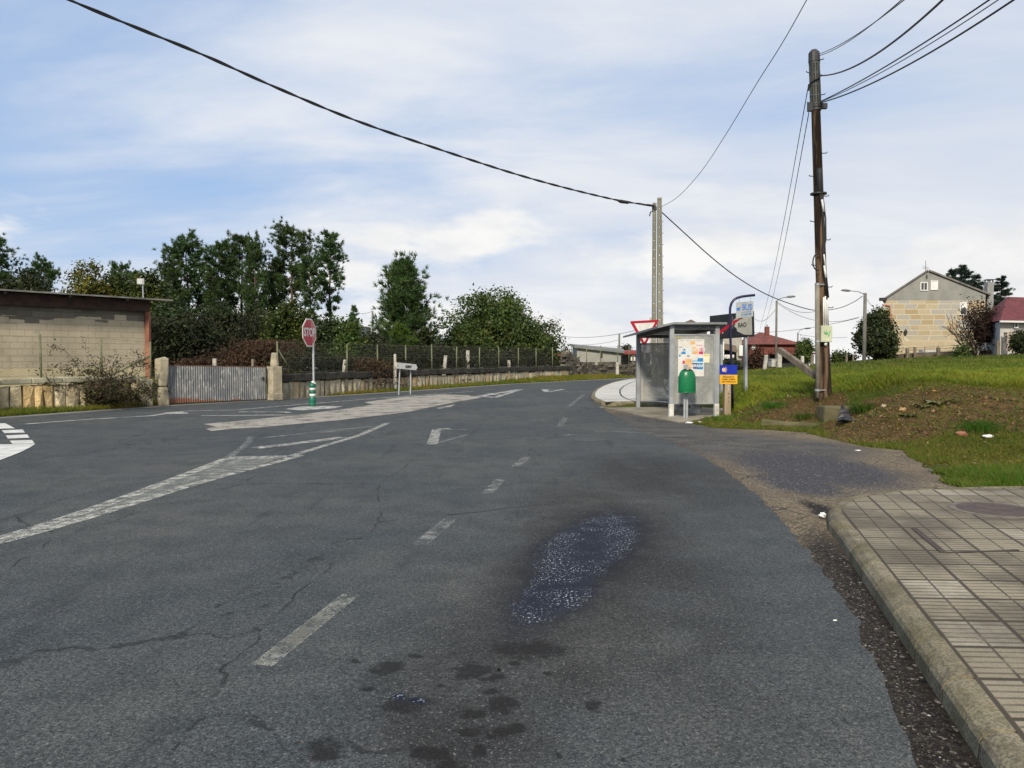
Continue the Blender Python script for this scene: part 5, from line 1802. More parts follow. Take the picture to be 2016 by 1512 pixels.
# ------------------------------------------------------------------ green litter bin
bp_ = G(1351.5, 826)
t = thing('litter_bin', 'green dome-topped litter bin on a double grey post in front of the shelter', 'litter bin', bp_)
for dx_ in (-0.032, 0.032):
    MB().beam(bp_ + Vector((dx_, 0.10, -0.05)), bp_ + Vector((dx_, 0.10, 1.40)), 0.05, 0.05).build('post', GALV, t, bevel=0.006)
GREENBIN = M('green_bin_plastic', (0.006, 0.155, 0.055), (0.004, 0.12, 0.042), 3, 0.32, bmp=0.05, bscale=8, dirt=(0.03, 0.13, 0.07), dirt_amt=0.4)
zb_ = 0.69
rx = 0.215
prof = [(0.205, 0.0), (0.215, 0.02), (0.222, 0.06), (0.218, 0.36), (0.210, 0.42), (0.185, 0.50), (0.150, 0.555), (0.105, 0.59), (0.05, 0.607), (0.01, 0.61)]
MB().lathe(prof, bp_ + Vector((0, -0.03, zb_)), 32, squash=0.72).build('body', GREENBIN, t, True)
MB().lathe([(0.224, 0.0), (0.230, 0.012), (0.224, 0.03)], bp_ + Vector((0, -0.03, zb_ - 0.005)), 32, squash=0.72).build('base_rim', GREENBIN, t, True)
# opening cut in the dome: dark slot with rubbish showing
mb = MB()
vs = []
for k in range(13):
    a = R(35 + 110 * k / 12)
    for s, dz in ((0.150, 0.552), (0.085, 0.597)):
        rr2 = s + 0.006
        vs.append(bp_ + Vector((rr2 * math.cos(a) * (1.0), -0.03 - rr2 * math.sin(a) * 0.74, zb_ + dz + 0.004)))
mb.add(vs, [(2 * k, 2 * k + 1, 2 * k + 3, 2 * k + 2) for k in range(12)])
mb.build('opening', SIGNBLACK, t)
mb = MB()
rr_ = rng(5)
mb.add([bp_ + Vector((x, -0.03 - y, zb_ + z)) for x, y, z in ((-0.03, 0.094, 0.583), (0.01, 0.098, 0.58), (0.03, 0.09, 0.588), (0.01, 0.075, 0.602), (-0.04, 0.075, 0.60))], [(0, 1, 2, 3, 4)])
mb.build('rubbish', M('crumpled_red_white', (0.45, 0.08, 0.07), (0.65, 0.6, 0.55), 40, 0.6), t)

# ------------------------------------------------------------------ give way sign behind the shelter
yb = P(1269, 790, 25.6)
yb.z = 0
t = thing('give_way_sign', 'red and white triangular give way sign with a smaller plate behind the shelter', 'road sign', yb)
top = P(1269, 633, 25.6)
MB().beam(Vector((yb.x, yb.y + 0.05, -0.05)), Vector((yb.x, yb.y + 0.05, top.z - 0.1)), 0.08, 0.05).build('post', GALV, t, bevel=0.006)
A_, B_, C_ = P(1241, 633.5, 25.5), P(1297, 630.5, 25.7), P(1269.5, 678, 25.6)
rt = (B_ - A_).normalized()
up = Vector((0, 0, 1))
nr = rt.cross(up).normalized()
cen = (A_ + B_) / 2
s_ = (B_ - A_).length / 2
MB().panel(cen, rt, up, [(-s_, 0), (-s_ + 0.02, -0.045), (-0.035, -0.80), (0.035, -0.80), (s_ - 0.02, -0.045), (s_, 0), (s_ - 0.03, 0.02), (-s_ + 0.03, 0.02)], 0.02).build('red_border', RED, t, bevel=0.003)
MB().panel(cen + nr * 0.004, rt, up, [(-s_ + 0.135, -0.065), (0, -0.69), (s_ - 0.135, -0.065)], 0.01).build('white_face', SIGNWHITE, t)
c2_ = P(1268, 670, 25.55)
MB().panel(c2_ + nr * 0.03, rt, up, [(-0.15, 0.045), (-0.06, -0.085), (0.06, -0.085), (0.15, 0.045)], 0.01).build('lower_plate', RED, t)
MB().panel(c2_ + nr * 0.033, rt, up, [(-0.065, 0.045), (0, -0.055), (0.065, 0.045)], 0.006).build('lower_plate_face', SIGNWHITE, t)

# ------------------------------------------------------------------ blue bus stop pole with hanging plate
BLUEP = M('navy_pole_paint', (0.014, 0.012, 0.050), (0.010, 0.009, 0.035), 4, 0.35, bmp=0.05)
Yb = 22.0
pb_ = P(1443, 800, Yb)
pb_.z = hz(pb_.x, pb_.y) - 0.1
t = thing('bus_stop_sign', 'dark blue bent pole with a hanging pale plate reading BUS', 'bus stop sign', pb_)
path = [pb_, P(1441, 740, Yb), P(1438.5, 680, Yb), P(1437, 620, Yb), P(1437.5, 606, Yb), P(1440, 597, Yb), P(1444.5, 590.5, Yb), P(1451, 586.5, Yb), P(1460, 584, Yb), P(1472, 582.3, Yb), P(1486, 581, Yb)]
MB().tube(path, 0.036, 12).build('pole', BLUEP, t, True)
for px in (1455.2, 1478):
    MB().tube([P(px, 585, Yb), P(px, 595, Yb)], 0.008, 6).build('hanger', GALV, t)
A_, B_ = P(1449.3, 595.5, Yb), P(1483.3, 592.6, Yb)
dn = P(1449.3, 626.8, Yb)
hh_ = A_.z - dn.z
rt = (B_ - A_).normalized()
W = (B_ - A_).length
nr = rt.cross(Vector((0, 0, 1))).normalized()
PLATE = M('weathered_bus_plate', (0.33, 0.36, 0.36), (0.25, 0.28, 0.28), 5, 0.5, bmp=0.05, dirt=(0.46, 0.46, 0.43), dirt_amt=0.5)
plate = MB().panel(A_, rt, (0, 0, 1), [(0, 0), (W, 0), (W, -hh_ + 0.01), (0, -hh_)], 0.015).build('plate', PLATE, t, bevel=0.003)
BUSBLUE = M('bus_blue', (0.03, 0.11, 0.42), (0.05, 0.16, 0.50), 9, 0.5, bmp=0)
text('lettering', 'BUS', 0.235, A_ + rt * W * 0.63 + Vector((0, 0, -hh_ * 0.37)) + nr * 0.003, rt, (0, 0, 1), BUSBLUE, plate, 0.004, 0.68)
MB().panel(A_ + rt * W * 0.13 + Vector((0, 0, -hh_ * 0.43)) + nr * 0.004, rt, (0, 0, 1), [(0.05 * math.cos(R(k * 36)) * (1 if k != 1 else 1.2), 0.045 * math.sin(R(k * 36))) for k in range(10)], 0.003).build('emblem', BUSBLUE, plate)
MB().panel(A_ + rt * W * 0.3 + Vector((0, 0, -hh_ * 0.66)) + nr * 0.004, rt, (0, 0, 1), [(0, 0), (W * 0.58, 0.006), (W * 0.58, 0.016), (0, 0.010)], 0.003).build('rule_line', M('plate_line', (0.12, 0.16, 0.2)), plate)
for k_, (w_, h_) in enumerate(((0.03, .03), (0.02, .05), (0.045, .03), (0.03, .03), (0.02, .055), (0.045, .035), (0.04, .05))):
    MB().panel(A_ + rt * W * (0.30 + 0.085 * k_) + Vector((0, 0, -hh_ * 0.83)) + nr * 0.004, rt, (0, 0, 1), [(0, 0), (w_, 0.004), (w_ * 0.9, h_), (0.006, h_ * 0.9)], 0.003).build('faded_print', BUSBLUE, plate)

# ------------------------------------------------------------------ end-of-town sign painted over in black
Yl, Yr = 25.4, 23.9
TL, TR_, BR_, BL_ = P(1397, 622, Yl), P(1483, 612.5, Yr), P(1483, 662.5, Yr), P(1409, 673.5, Yl)
rt = (TR_ - TL).normalized()
c0 = TL
W = (TR_ - TL).length
up = Vector((0, 0, 1))
up = (up - rt * up.dot(rt)).normalized()
H = (TR_.z - BR_.z)
nr = rt.cross(up).normalized()
pf = P(1469, 764, 24.2)
t = thing('town_exit_sign', 'large town exit sign blackened by spray paint, with a red diagonal bar and letters RAO', 'road sign', pf)
for px, Y_ in ((1420, 25.3), (1468, 24.25)):
    a_ = P(px, 765, Y_)
    a_.z = hz(a_.x, a_.y) - 0.1
    b_2 = P(px - 0.5, 630, Y_)
    MB().beam(a_, b_2, 0.17, 0.08).build('post', GALV, t, bevel=0.01)
MB().panel(c0, rt, up, [(0, 0), (0, -H), (W, -H), (W, 0)], 0.04).build('black_border_panel', SIGNBLACK, t, bevel=0.004)
MB().panel(c0 + nr * 0.004, rt, up, [(0.05, -0.05), (0.05, -H + 0.06), (W - 0.06, -H + 0.06), (W - 0.06, -0.05)], 0.01).build('white_face', M('dirty_sign_white', (0.40, 0.39, 0.33), (0.32, 0.31, 0.26), 3, 0.5, dirt=(0.22, 0.21, 0.17), dirt_amt=0.5), t)
text('lettering', 'DE', 0.15, c0 + rt * (W * 0.72) - up * (H * 0.20) + nr * 0.005, rt, up, SIGNBLACK, t, 0.006, 0.9)
text('lettering', 'RAO', 0.20, c0 + rt * (W * 0.755) - up * (H * 0.515) + nr * 0.005, rt, up, SIGNBLACK, t, 0.004, 0.8)
# black spray paint covering the left two thirds, ragged right edge
rr_ = rng(17)
edge = []
for v, x in ((-0.03, 0.70), (-0.12, 0.66), (-0.2, 0.62), (-0.28, 0.57), (-0.36, 0.585), (-0.45, 0.60), (-0.52, 0.575), (-0.58, 0.61), (-0.66, 0.64), (-0.72, 0.63), (-0.78, 0.70), (-0.84, 0.73), (-0.89, 0.80), (-0.93, 0.90), (-0.97, 0.96)):
    edge.append((W * (x + rr_.normal(0, 0.008)), H * v))
poly = [(0.03, -0.02)] + [(0.03, -H + 0.03)] + edge[::-1]
MB().panel(c0 + nr * 0.0068, rt, up, poly, 0.002).build('spray_paint', SIGNBLACK, t)
bar = [(W * 0.10, -H * 0.86), (W * 0.10, -H * 1.02), (W * 0.22, -H * 0.93), (W * 0.72, -H * 0.29), (W * 0.62, -H * 0.30)]
bar = [(W * 0.06, -H * 0.84), (W * 0.065, -H * 0.99), (W * 0.16, -H * 0.90), (W * 0.745, -H * 0.245), (W * 0.60, -H * 0.27)]
MB().panel(c0 + nr * 0.0095, rt, up, bar, 0.002).build('red_bar', RED, t)
for u, v, s in ((0.165, -0.905, 0.05), (0.12, -0.70, 0.03), (0.22, -0.86, 0.03), (0.31, -0.76, 0.02)):
    MB().panel(c0 + rt * W * u + up * H * v + nr * 0.0098, rt, up, [(s * math.cos(R(k * 45)) * rr_.uniform(0.6, 1.4), s * math.sin(R(k * 45)) * rr_.uniform(0.6, 1.2)) for k in range(8)], 0.001).build('bare_patch', SIGNWHITE, t)
for u in (0.50, 0.54):
    MB().panel(c0 + rt * W * u + nr * 0.0098, rt, up, [(0, -H * 0.12), (0.012, -H * 0.12), (0.012, -H * 0.62), (0, -H * 0.62)], 0.001).build('scratch', GALV, t)

# ------------------------------------------------------------------ pilgrim way marker
pm = P(1432, 808, 20.7)
t = thing('way_marker', 'wooden post with a blue shell plate over a yellow warning plate', 'way marker', pm)
SHW = M('weathered_marker_wood', (0.36, 0.29, 0.19), (0.24, 0.19, 0.12), 5, 0.85, bmp=0.5, stretch=(1, 1, 0.15))
ptop = P(1433, 728, 20.7)
MB().beam(pm + Vector((0, 0.06, -0.25)), Vector((ptop.x, ptop.y + 0.06, ptop.z)), 0.20, 0.17).build('post', SHW, t, bevel=0.02)
fz = pm.y - 0.03 - 0.012
def plate_(px0, py0, px1, py1, mat, name, yo=0.0, th=0.012, parent=None):
    a_, b_3 = P(px0, py0, fz), P(px1, py1, fz)
    return MB().panel(Vector((a_.x, fz + yo, b_3.z)), (1, 0, 0), (0, 0, 1), [(0, 0), (b_3.x - a_.x, 0), (b_3.x - a_.x, a_.z - b_3.z), (0, a_.z - b_3.z)], th).build(name, mat, parent or t)
blue_plate = plate_(1417, 718.5, 1451.3, 737.5, M('plate_blue', (0.005, 0.025, 0.33), (0.005, 0.02, 0.28), 4, 0.4, bmp=0), 'blue_plate')
yel_plate = plate_(1417, 738, 1451.5, 756, M('plate_yellow', (0.74, 0.40, 0.02), (0.70, 0.36, 0.02), 4, 0.4, bmp=0), 'yellow_plate')
SHELL = M('shell_emblem_paint', (0.68, 0.50, 0.36), (0.60, 0.36, 0.22), 30, 0.5, bmp=0)
c_ = P(1425, 728, fz)
mb = MB().panel(c_ + Vector((0, -0.002, 0)), (1, 0, 0), (0, 0, 1), [(0.045 * math.cos(R(k * 24)) - 0.005, 0.055 * math.sin(R(k * 24))) for k in range(15)], 0.002)
for k in range(-4, 5):
    aa = R(k * 20)
    mb.panel(c_ + Vector((0.03, -0.0025, 0)), (1, 0, 0), (0, 0, 1), [(0.02 * math.cos(aa + 1.57) * .3, 0.006 + 0.045 * math.sin(aa) * 0.6), (0.055 * math.cos(aa), 0.085 * math.sin(aa) + 0.005), (0.055 * math.cos(aa), 0.085 * math.sin(aa) - 0.005), (-0.006, -0.006 + 0.045 * math.sin(aa) * 0.6)], 0.001)
mb.build('shell_emblem', SHELL, blue_plate)
for s, py in (('PRECAUCIÓN:', 742.2), ('TRAMO COMÚN', 746.9), ('CON VEHÍCULOS', 751.6)):
    q = P(1434.3, py, fz)
    text('lettering', s, 0.054, Vector((q.x, fz, q.z)), (1, 0, 0), (0, 0, 1), SIGNBLACK, yel_plate, 0.0015, 0.88)
PURP, PALEST = M('sticker_violet', (0.05, 0.03, 0.20), (0.06, 0.04, 0.22), 4, 0.4), M('sticker_pale', (0.62, 0.60, 0.55), (0.55, 0.53, 0.48), 4, 0.5)
REDST = M('sticker_red', (0.46, 0.06, 0.05), (0.40, 0.05, 0.05), 4, 0.5)
for py0, py1, mt, ch, mt2 in ((757.8, 763, PURP, 'C', PALEST), (763.5, 769.5, PURP, 'f', PALEST), (772.5, 778.3, REDST, 'N', SIGNBLACK), (779.5, 786.5, PALEST, '9', SIGNBLACK), (787.5, 794.5, PALEST, '7', SIGNBLACK)):
    s = plate_(1430.8, py0, 1438, py1, mt, 'sticker', 0.006, 0.004)
    q = P(1434.4, (py0 + py1) / 2, fz)
    text('symbol', ch, 0.06, Vector((q.x, fz + 0.005, q.z)), (1, 0, 0), (0, 0, 1), mt2, s, 0.002)
# ------------------------------------------------------------------ trees
PINE = leaf_mat('pine_needles', (0.033, 0.068, 0.022), (0.064, 0.106, 0.026), 0.2, 0.55)
OAKL = leaf_mat('oak_leaves', (0.040, 0.074, 0.017), (0.074, 0.100, 0.021), 0.32, 0.55)
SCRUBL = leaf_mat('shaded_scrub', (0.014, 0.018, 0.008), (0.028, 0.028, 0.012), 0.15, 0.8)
DARKL = leaf_mat('dark_leaves', (0.019, 0.033, 0.011), (0.038, 0.053, 0.014), 0.25, 0.55)
YELL = leaf_mat('yellow_green_leaves', (0.085, 0.100, 0.015), (0.13, 0.135, 0.018), 0.35, 0.55)
REDL = leaf_mat('dark_red_leaves', (0.060, 0.016, 0.018), (0.085, 0.022, 0.026), 0.25, 0.55)
BROWNL = leaf_mat('brown_bracken', (0.045, 0.026, 0.014), (0.070, 0.042, 0.021), 0.25, 0.8)
CEDAR = leaf_mat('dark_conifer', (0.020, 0.036, 0.026), (0.030, 0.048, 0.032), 0.15, 0.6)


def needle_tufts(cen, dirs, r_, k, ln, wd, col, jit=0.25, spread=0.55):
    """each tuft: k needle-bunch blades fanned round its shoot direction"""
    n = len(cen)
    c = np.repeat(cen, k, 0)
    d = np.repeat(dirs, k, 0) + r_.normal(0, spread, (n * k, 3))
    d /= np.linalg.norm(d, axis=1, keepdims=True)
    L = (ln * r_.uniform(0.6, 1.2, n * k))[:, None]
    s = np.cross(d, r_.normal(0, 1, (n * k, 3)))
    s /= np.linalg.norm(s, axis=1, keepdims=True) + 1e-9
    w = (wd * r_.uniform(0.7, 1.3, n * k))[:, None]
    st = c + r_.normal(0, 0.04, (n * k, 3))
    tri = np.stack([st - s * w / 2, st + s * w / 2, st + d * L], 1)
    cl = np.repeat(np.array(col)[None] * r_.uniform(0.65, 1.35, (n, 1)), k, 0) * r_.uniform(0.8, 1.2, (n * k, 1))
    return tri, cl


def pine(seed, H, base, Rad, shape='round', whorl=0.42, tuftk=17, ln=0.30, wd=0.050, trunk_r=0.16, lean=0.0, upturn=0.45, dens=1.0, branch_n=5):
    r_ = rng(seed)
    mb = MB()
    sway = [(r_.normal(0, 0.08) * H / 12, r_.normal(0, 0.08) * H / 12) for _ in range(8)]
    pts, rs = [], []
    for i in range(8):
        f = i / 7
        pts.append(Vector((sway[i][0] * f + lean * f * H, sway[i][1] * f, H * f * 0.985)))
        rs.append(trunk_r * (1 - f) ** 0.8 + 0.012)
    mb.tube(pts, rs, 8)

    def tp(z):
        f = min(max(z / (H * 0.985), 0), 1) * 7
        i = min(int(f), 6)
        return pts[i].lerp(pts[i + 1], f - i)
    cens, dirs = [], []
    z = base * H
    whorl *= 0.5
    branch_n = max(2, branch_n // 2 + 1)
    while z < H * 0.985:
        f = (z - base * H) / (H * (1 - base))
        if shape == 'round':
            L = Rad * (math.sin(math.pi * min(1, 0.16 + f * 0.80)) ** 0.6) * r_.uniform(0.65, 1.15)
        elif shape == 'cone':
            L = Rad * (1 - f) ** 0.75 * r_.uniform(0.75, 1.1) * (0.72 + 0.28 * min(1, f * 5)) + 0.12
        elif shape == 'umbrella':
            L = Rad * (0.35 + 0.75 * math.sin(math.pi * min(1, f * 0.85 + 0.1)) ** 0.5) * r_.uniform(0.55, 1.2)
        else:  # sparse slender
            L = Rad * (0.5 + 0.5 * math.sin(math.pi * min(1, f * 0.8 + 0.15))) * r_.uniform(0.4, 1.2)
        nb_ = max(2, int(branch_n * r_.uniform(0.6, 1.2)))
        a0 = r_.uniform(0, 6.28)
        for b in range(nb_):
            a = a0 + 6.28 * b / nb_ + r_.normal(0, 0.3)
            l = L * r_.uniform(0.7, 1.1)
            st = tp(z + r_.uniform(-0.25, 0.25))
            rise = upturn * r_.uniform(-0.1, 1.5) * (0.4 + f)
            e = st + Vector((math.cos(a) * l, math.sin(a) * l, rise * l))
            midp = st.lerp(e, 0.5) + Vector((0, 0, -0.08 * l))
            mb.tube([st, midp, e], [0.035 * l / 2 + 0.012, 0.022 * l / 2 + 0.01, 0.008], 4, cap=False)
            nt_ = max(2, int(l * 9 * dens))
            for q in range(nt_):
                u = r_.uniform(0.30, 1.0) ** 0.8
                p = st.lerp(midp, u * 2) if u < 0.5 else midp.lerp(e, u * 2 - 1)
                sd = r_.normal(0, 0.20 * l * u, 3)
                sd[2] = sd[2] * 0.9 + 0.05 * l
                p = np.array(p) + sd
                cens.append(p)
                d_ = np.array((math.cos(a) * 0.6, math.sin(a) * 0.6, 0.75)) + sd * 0.6
                dirs.append(d_ / np.linalg.norm(d_))
        z += whorl * r_.uniform(0.75, 1.25) * (0.8 + 0.5 * (1 - f))
    top = np.array(pts[-1])
    for q in range(10):
        cens.append(top + r_.normal(0, 0.10, 3) - np.array((0, 0, q * 0.06)))
        dirs.append(np.array((0, 0, 1.0)))
    tri, cl = needle_tufts(np.array(cens), np.array(dirs), r_, tuftk, ln, wd, (1, 1, 1))
    return mb, tri, cl


def broadleaf(seed, H, crown_z, Rx, Rz, ncl, nleaf, lsize, trunk_r=0.2, lobes=7, Ry=None, clump=0.55, flat_bottom=0.6, hollow=0.35):
    r_ = rng(seed)
    mb = MB()
    cz = crown_z
    Ry = Ry or Rx
    lob = []
    for i in range(lobes):
        a = 6.28 * i / lobes + r_.normal(0, 0.3)
        rr_ = r_.uniform(0.35, 0.62)
        lob.append((np.array((math.cos(a) * rr_ * Rx, math.sin(a) * rr_ * Ry, cz + r_.uniform(-0.35, 0.45) * Rz)), r_.uniform(0.42, 0.62)))
    lob.append((np.array((0, 0, cz + Rz * 0.5)), 0.55))
    lob.append((np.array((0, 0, cz)), 0.6))
    cl_c = []
    while len(cl_c) < ncl:
        c, s = lob[r_.integers(len(lob))]
        d = r_.normal(0, 1, 3)
        d /= np.linalg.norm(d)
        rad = s * (1 - hollow * r_.random() ** 1.5)
        p = c + d * rad * np.array((Rx, Ry, Rz))
        if p[2] < cz - Rz * flat_bottom + r_.normal(0, 0.15):
            continue
        cl_c.append(p)
    cl_c = np.array(cl_c)
    top = Vector((0, 0, cz + Rz * 0.2))
    mb.tube([Vector((0, 0, -0.2)), Vector((r_.normal(0, .06), r_.normal(0, .06), (cz - Rz * .4) * 0.5)), Vector((0, 0, max(cz - Rz * 0.4, 0.4))), top], [trunk_r * 1.2, trunk_r, trunk_r * 0.8, 0.04], 8)
    for c, s in lob:
        st = Vector((0, 0, max(0.3, cz - Rz * r_.uniform(0.3, 0.7))))
        e = Vector(c)
        mb.tube([st, st.lerp(e, 0.5) + Vector((0, 0, 0.1 * Rz)), e], [trunk_r * 0.5, trunk_r * 0.3, 0.02], 6, cap=False)
        for q in range(4):
            p = Vector(cl_c[r_.integers(len(cl_c))])
            if (p - e).length < 0.7 * max(Rx, Rz):
                mb.tube([e.lerp(st, 0.2), p], [trunk_r * 0.16, 0.008], 4, cap=False)
    n = ncl * nleaf
    cc = np.repeat(cl_c, nleaf, 0)
    off = r_.normal(0, clump * 0.5, (n, 3)) * np.array((1, 1, 0.75))
    pos = cc + off
    outd = pos - np.array((0, 0, cz))
    outd /= np.linalg.norm(outd, axis=1, keepdims=True) + 1e-9
    nrm_ = outd * 0.5 + np.array((0, 0, 0.5)) + r_.normal(0, 0.65, (n, 3))
    nrm_ /= np.linalg.norm(nrm_, axis=1, keepdims=True)
    t1 = np.cross(nrm_, r_.normal(0, 1, (n, 3)))
    t1 /= np.linalg.norm(t1, axis=1, keepdims=True) + 1e-9
    t2 = np.cross(nrm_, t1)
    s = (lsize * r_.uniform(0.35, 1.55, n))[:, None]
    quad = np.stack([pos - t1 * s * 0.5, pos - t2 * s * 0.32 + t1 * s * 0.05, pos + t1 * s * 0.5, pos + t2 * s * 0.32 + t1 * s * 0.05], 1)
    col = np.repeat(np.ones((ncl, 3)) * r_.uniform(0.6, 1.4, (ncl, 1)), nleaf, 0) * r_.uniform(0.75, 1.25, (n, 1))
    col = col * np.stack([r_.uniform(0.85, 1.25, n), np.ones(n), r_.uniform(0.7, 1.1, n)], -1)
    return mb, quad, col


def tree_from(kind, mb, geo_, col, mat, label, cat, loc, group=None, per=3):
    t = bpy.data.objects.new(kind, None)
    COL.objects.link(t)
    t.location = (0, 0, 0)
    ORG[t.name] = Vector((0, 0, 0))
    tag(t, label, cat, group)
    mb.build('trunk', BARK, t, True)
    tri_mesh('crown', geo_, mat, t, col, per=per)
    t.location = loc
    return t


def at(px, Y, sink=0.1):
    """ground position under a photo column at a depth"""
    dr = ray(px, 720)
    x = dr.x / dr.y * Y
    return Vector((x, Y, hz(x, Y) - sink))


def top_h(py, Y, loc):
    return P(1008, py, Y).z - loc.z


# prototypes of the pine stand, each with its own crown form
PROTO = {}
def pine_at(key, label, px, ytop, Y, rot=0.0, wscale=1.0, **kw):
    """first use of a key builds it; later uses copy the tree with its trunk and crown"""
    loc = at(px, Y)
    H = top_h(ytop, Y, loc)
    if key not in PROTO:
        mb, tri, cl = pine(**kw)
        t = tree_from('pine_tree', mb, tri, cl, PINE, label, 'pine tree', loc, 'pines behind the gate and the shed')
        PROTO[key] = (t, kw['H'])
    else:
        t = copy_tree(PROTO[key][0])
        t.location = loc
        t['label'] = label
    h0 = PROTO[key][1]
    t.scale = (H / h0 * wscale, H / h0 * wscale, H / h0)
    t.rotation_euler = (0, 0, rot)
    return t


KA = dict(seed=101, H=11.5, base=0.20, Rad=2.1, shape='round', whorl=0.46, trunk_r=0.17, dens=1.9)
KB = dict(seed=102, H=11.5, base=0.34, Rad=2.0, shape='round', whorl=0.50, trunk_r=0.16, dens=1.7)
KC = dict(seed=103, H=12.0, base=0.55, Rad=1.9, shape='umbrella', whorl=0.50, trunk_r=0.17, dens=2.0)
KD = dict(seed=104, H=11.5, base=0.42, Rad=1.2, shape='sparse', whorl=0.52, trunk_r=0.14, dens=1.9)
KE = dict(seed=105, H=9.5, base=0.25, Rad=1.5, shape='cone', whorl=0.38, trunk_r=0.13, dens=1.8)
pine_at('A', 'broad dense pine at the shed end of the tall stand behind the gate', 372, 470, 58, 0.0, 1.12, **KA)
pine_at('A', 'shorter dense pine against the shed side of the broad dense pine', 338, 515, 56, 2.0, 0.8)
pine_at('B', 'tall pine with a ragged crown, second from the shed in the stand', 437, 481, 60, 0.0, 1.0, **KB)
pine_at('B', 'dark pine behind the middle of the corrugated gate stand', 478, 468, 63, 2.4, 1.0)
pine_at('A', 'slightly lighter pine in front of the middle of the stand', 503, 475, 58, 4.1, 0.62)
pine_at('C', 'tallest pine with a rounded bushy top over a bare trunk', 578, 453, 60, 0.0, 1.0, **KC)
pine_at('D', 'slender pine with a thin bare trunk at the road end of the stand', 650, 460, 60, 0.0, 1.0, **KD)
pine_at('D', 'shorter thin pine between the rounded pine and the slender one', 612, 505, 57, 2.2, 1.0)
pine_at('B', 'low pine with a ragged crown under the tallest pine', 548, 520, 61, 3.3, 0.8)
pine_at('E', 'narrow pointed pine filling the gap between gate pines and the rounded pine', 530, 535, 62, 0.0, 0.9, **KE)
pine_at('E', 'narrow pointed pine low behind the middle of the stand', 420, 530, 57, 1.0, 0.9)
pine_at('C', 'spreading flat-branched pine over the far end of the shed roof', -8, 472, 56, 1.1, 1.1)
pine_at('A', 'dark pine rising over the shed roof beside the spreading pine', 88, 515, 60, 3.0, 0.9)
pine_at('B', 'dark twin-topped pine over the shed roof near the floodlight', 240, 522, 62, 5.0, 0.9)
pine_at('E', 'small slim pine just above the floodlight on the shed', 268, 535, 60, 2.0, 0.8)
pine_at('E', 'small pointed pine at the open end of the stand near the dark tall building', 697, 602, 55, 4.0, 0.9)
pine_at('E', 'low pine in the shade between the gate and the broad dense pine', 330, 560, 52, 5.5, 1.3)

# conical pine standing alone
loc = at(795, 52)
H = top_h(519, 52, loc)
mb, tri, cl = pine(seed=131, H=H, base=0.08, Rad=2.45, shape='cone', whorl=0.36, tuftk=17, ln=0.36, wd=0.052, trunk_r=0.2, upturn=1.3, dens=2.4, branch_n=6)
tree_from('pine_tree', mb, tri, cl, PINE, 'conical pine with upswept branches standing alone right of the stop sign', 'pine tree', loc)
loc = at(789, 45)
H = top_h(643, 45, loc)
mb, tri, cl = pine(seed=132, H=H, base=0.08, Rad=1.0, shape='cone', whorl=0.28, tuftk=14, ln=0.34, wd=0.05, trunk_r=0.06, upturn=0.9, dens=2.0, branch_n=5)
t = tree_from('young_pine', mb, tri, cl, leaf_mat('fresh_pine_needles', (0.055, 0.11, 0.018), (0.08, 0.135, 0.02), 0.3), 'young bright green pine in front of the conical pine', 'pine tree', loc)

# the oak
loc = at(975, 58)
H = top_h(568, 58, loc)
mb, q, c = broadleaf(141, H, H * 0.54, 3.45, H * 0.47, 400, 66, 0.20, 0.22, lobes=9, clump=0.66, flat_bottom=0.8, hollow=0.5)
tree_from('oak_tree', mb, q, c, OAKL, 'broad oak in yellowing leaf behind the black-topped wall', 'oak tree', loc, per=4)
loc = at(1058, 60)
H = top_h(618, 60, loc)
mb, q, c = broadleaf(142, H, H * 0.52, 1.9, H * 0.46, 150, 58, 0.19, 0.14, lobes=6, clump=0.6, flat_bottom=0.8, hollow=0.5)
tree_from('oak_tree', mb, q, c, OAKL, 'smaller oak merging into the right side of the broad oak', 'oak tree', loc, per=4)
loc = at(905, 57)
H = top_h(608, 57, loc)
mb, q, c = broadleaf(143, H, H * 0.55, 1.45, H * 0.42, 80, 50, 0.19, 0.11, lobes=5, clump=0.55, flat_bottom=0.8, hollow=0.5)
tree_from('oak_tree', mb, q, c, OAKL, 'thin-crowned young oak at the left edge of the broad oak', 'oak tree', loc, per=4)

# broadleaf understorey
def leafy(name, label, cat, px, ytop, Y, w, seed, mat, ncl=150, nleaf=34, ls=0.17, group=None, cz=0.5, rz=0.52, **k):
    loc = at(px, Y)
    H = top_h(ytop, Y, loc)
    Rx = w / F * Y / 2
    mb, q, c = broadleaf(seed, H, H * cz, Rx * 0.92, H * rz, int(ncl * 1.15), int(nleaf * 1.6), ls, max(0.05, Rx * 0.05), lobes=k.pop('lobes', 6), flat_bottom=k.pop('fb', 0.95), **k)
    return tree_from(name, mb, q, c, mat, label, cat, loc, group, per=4)


leafy('broadleaf_tree', 'yellow-green broadleaf tree over the middle of the shed roof', 'tree', 175, 526, 50, 120, 151, YELL, 420, 40)
leafy('broadleaf_tree', 'darker green broadleaf tree right of the yellow-green one over the shed', 'tree', 228, 545, 51, 100, 152, OAKL, 340, 38)
leafy('broadleaf_tree', 'low green tree behind the floodlight end of the shed', 'tree', 300, 540, 50, 90, 153, OAKL, 340, 38)
leafy('broadleaf_tree', 'dark tree filling the gap above the far end of the shed', 'tree', 60, 538, 52, 140, 154, DARKL, 420, 38)
leafy('broadleaf_tree', 'big dark shaded tree behind the shed corner column', 'tree', 350, 590, 46, 130, 155, DARKL, 300, 36)
leafy('broadleaf_tree', 'dark bushy tree behind the round gate pillar stand', 'tree', 425, 600, 49, 110, 156, DARKL, 220, 34)
leafy('broadleaf_tree', 'dark understorey tree below the middle pines', 'tree', 500, 612, 50, 100, 157, DARKL, 220, 34)
leafy('broadleaf_tree', 'leafy green tree behind the stop sign post', 'tree', 578, 598, 46, 100, 158, OAKL, 280, 36)
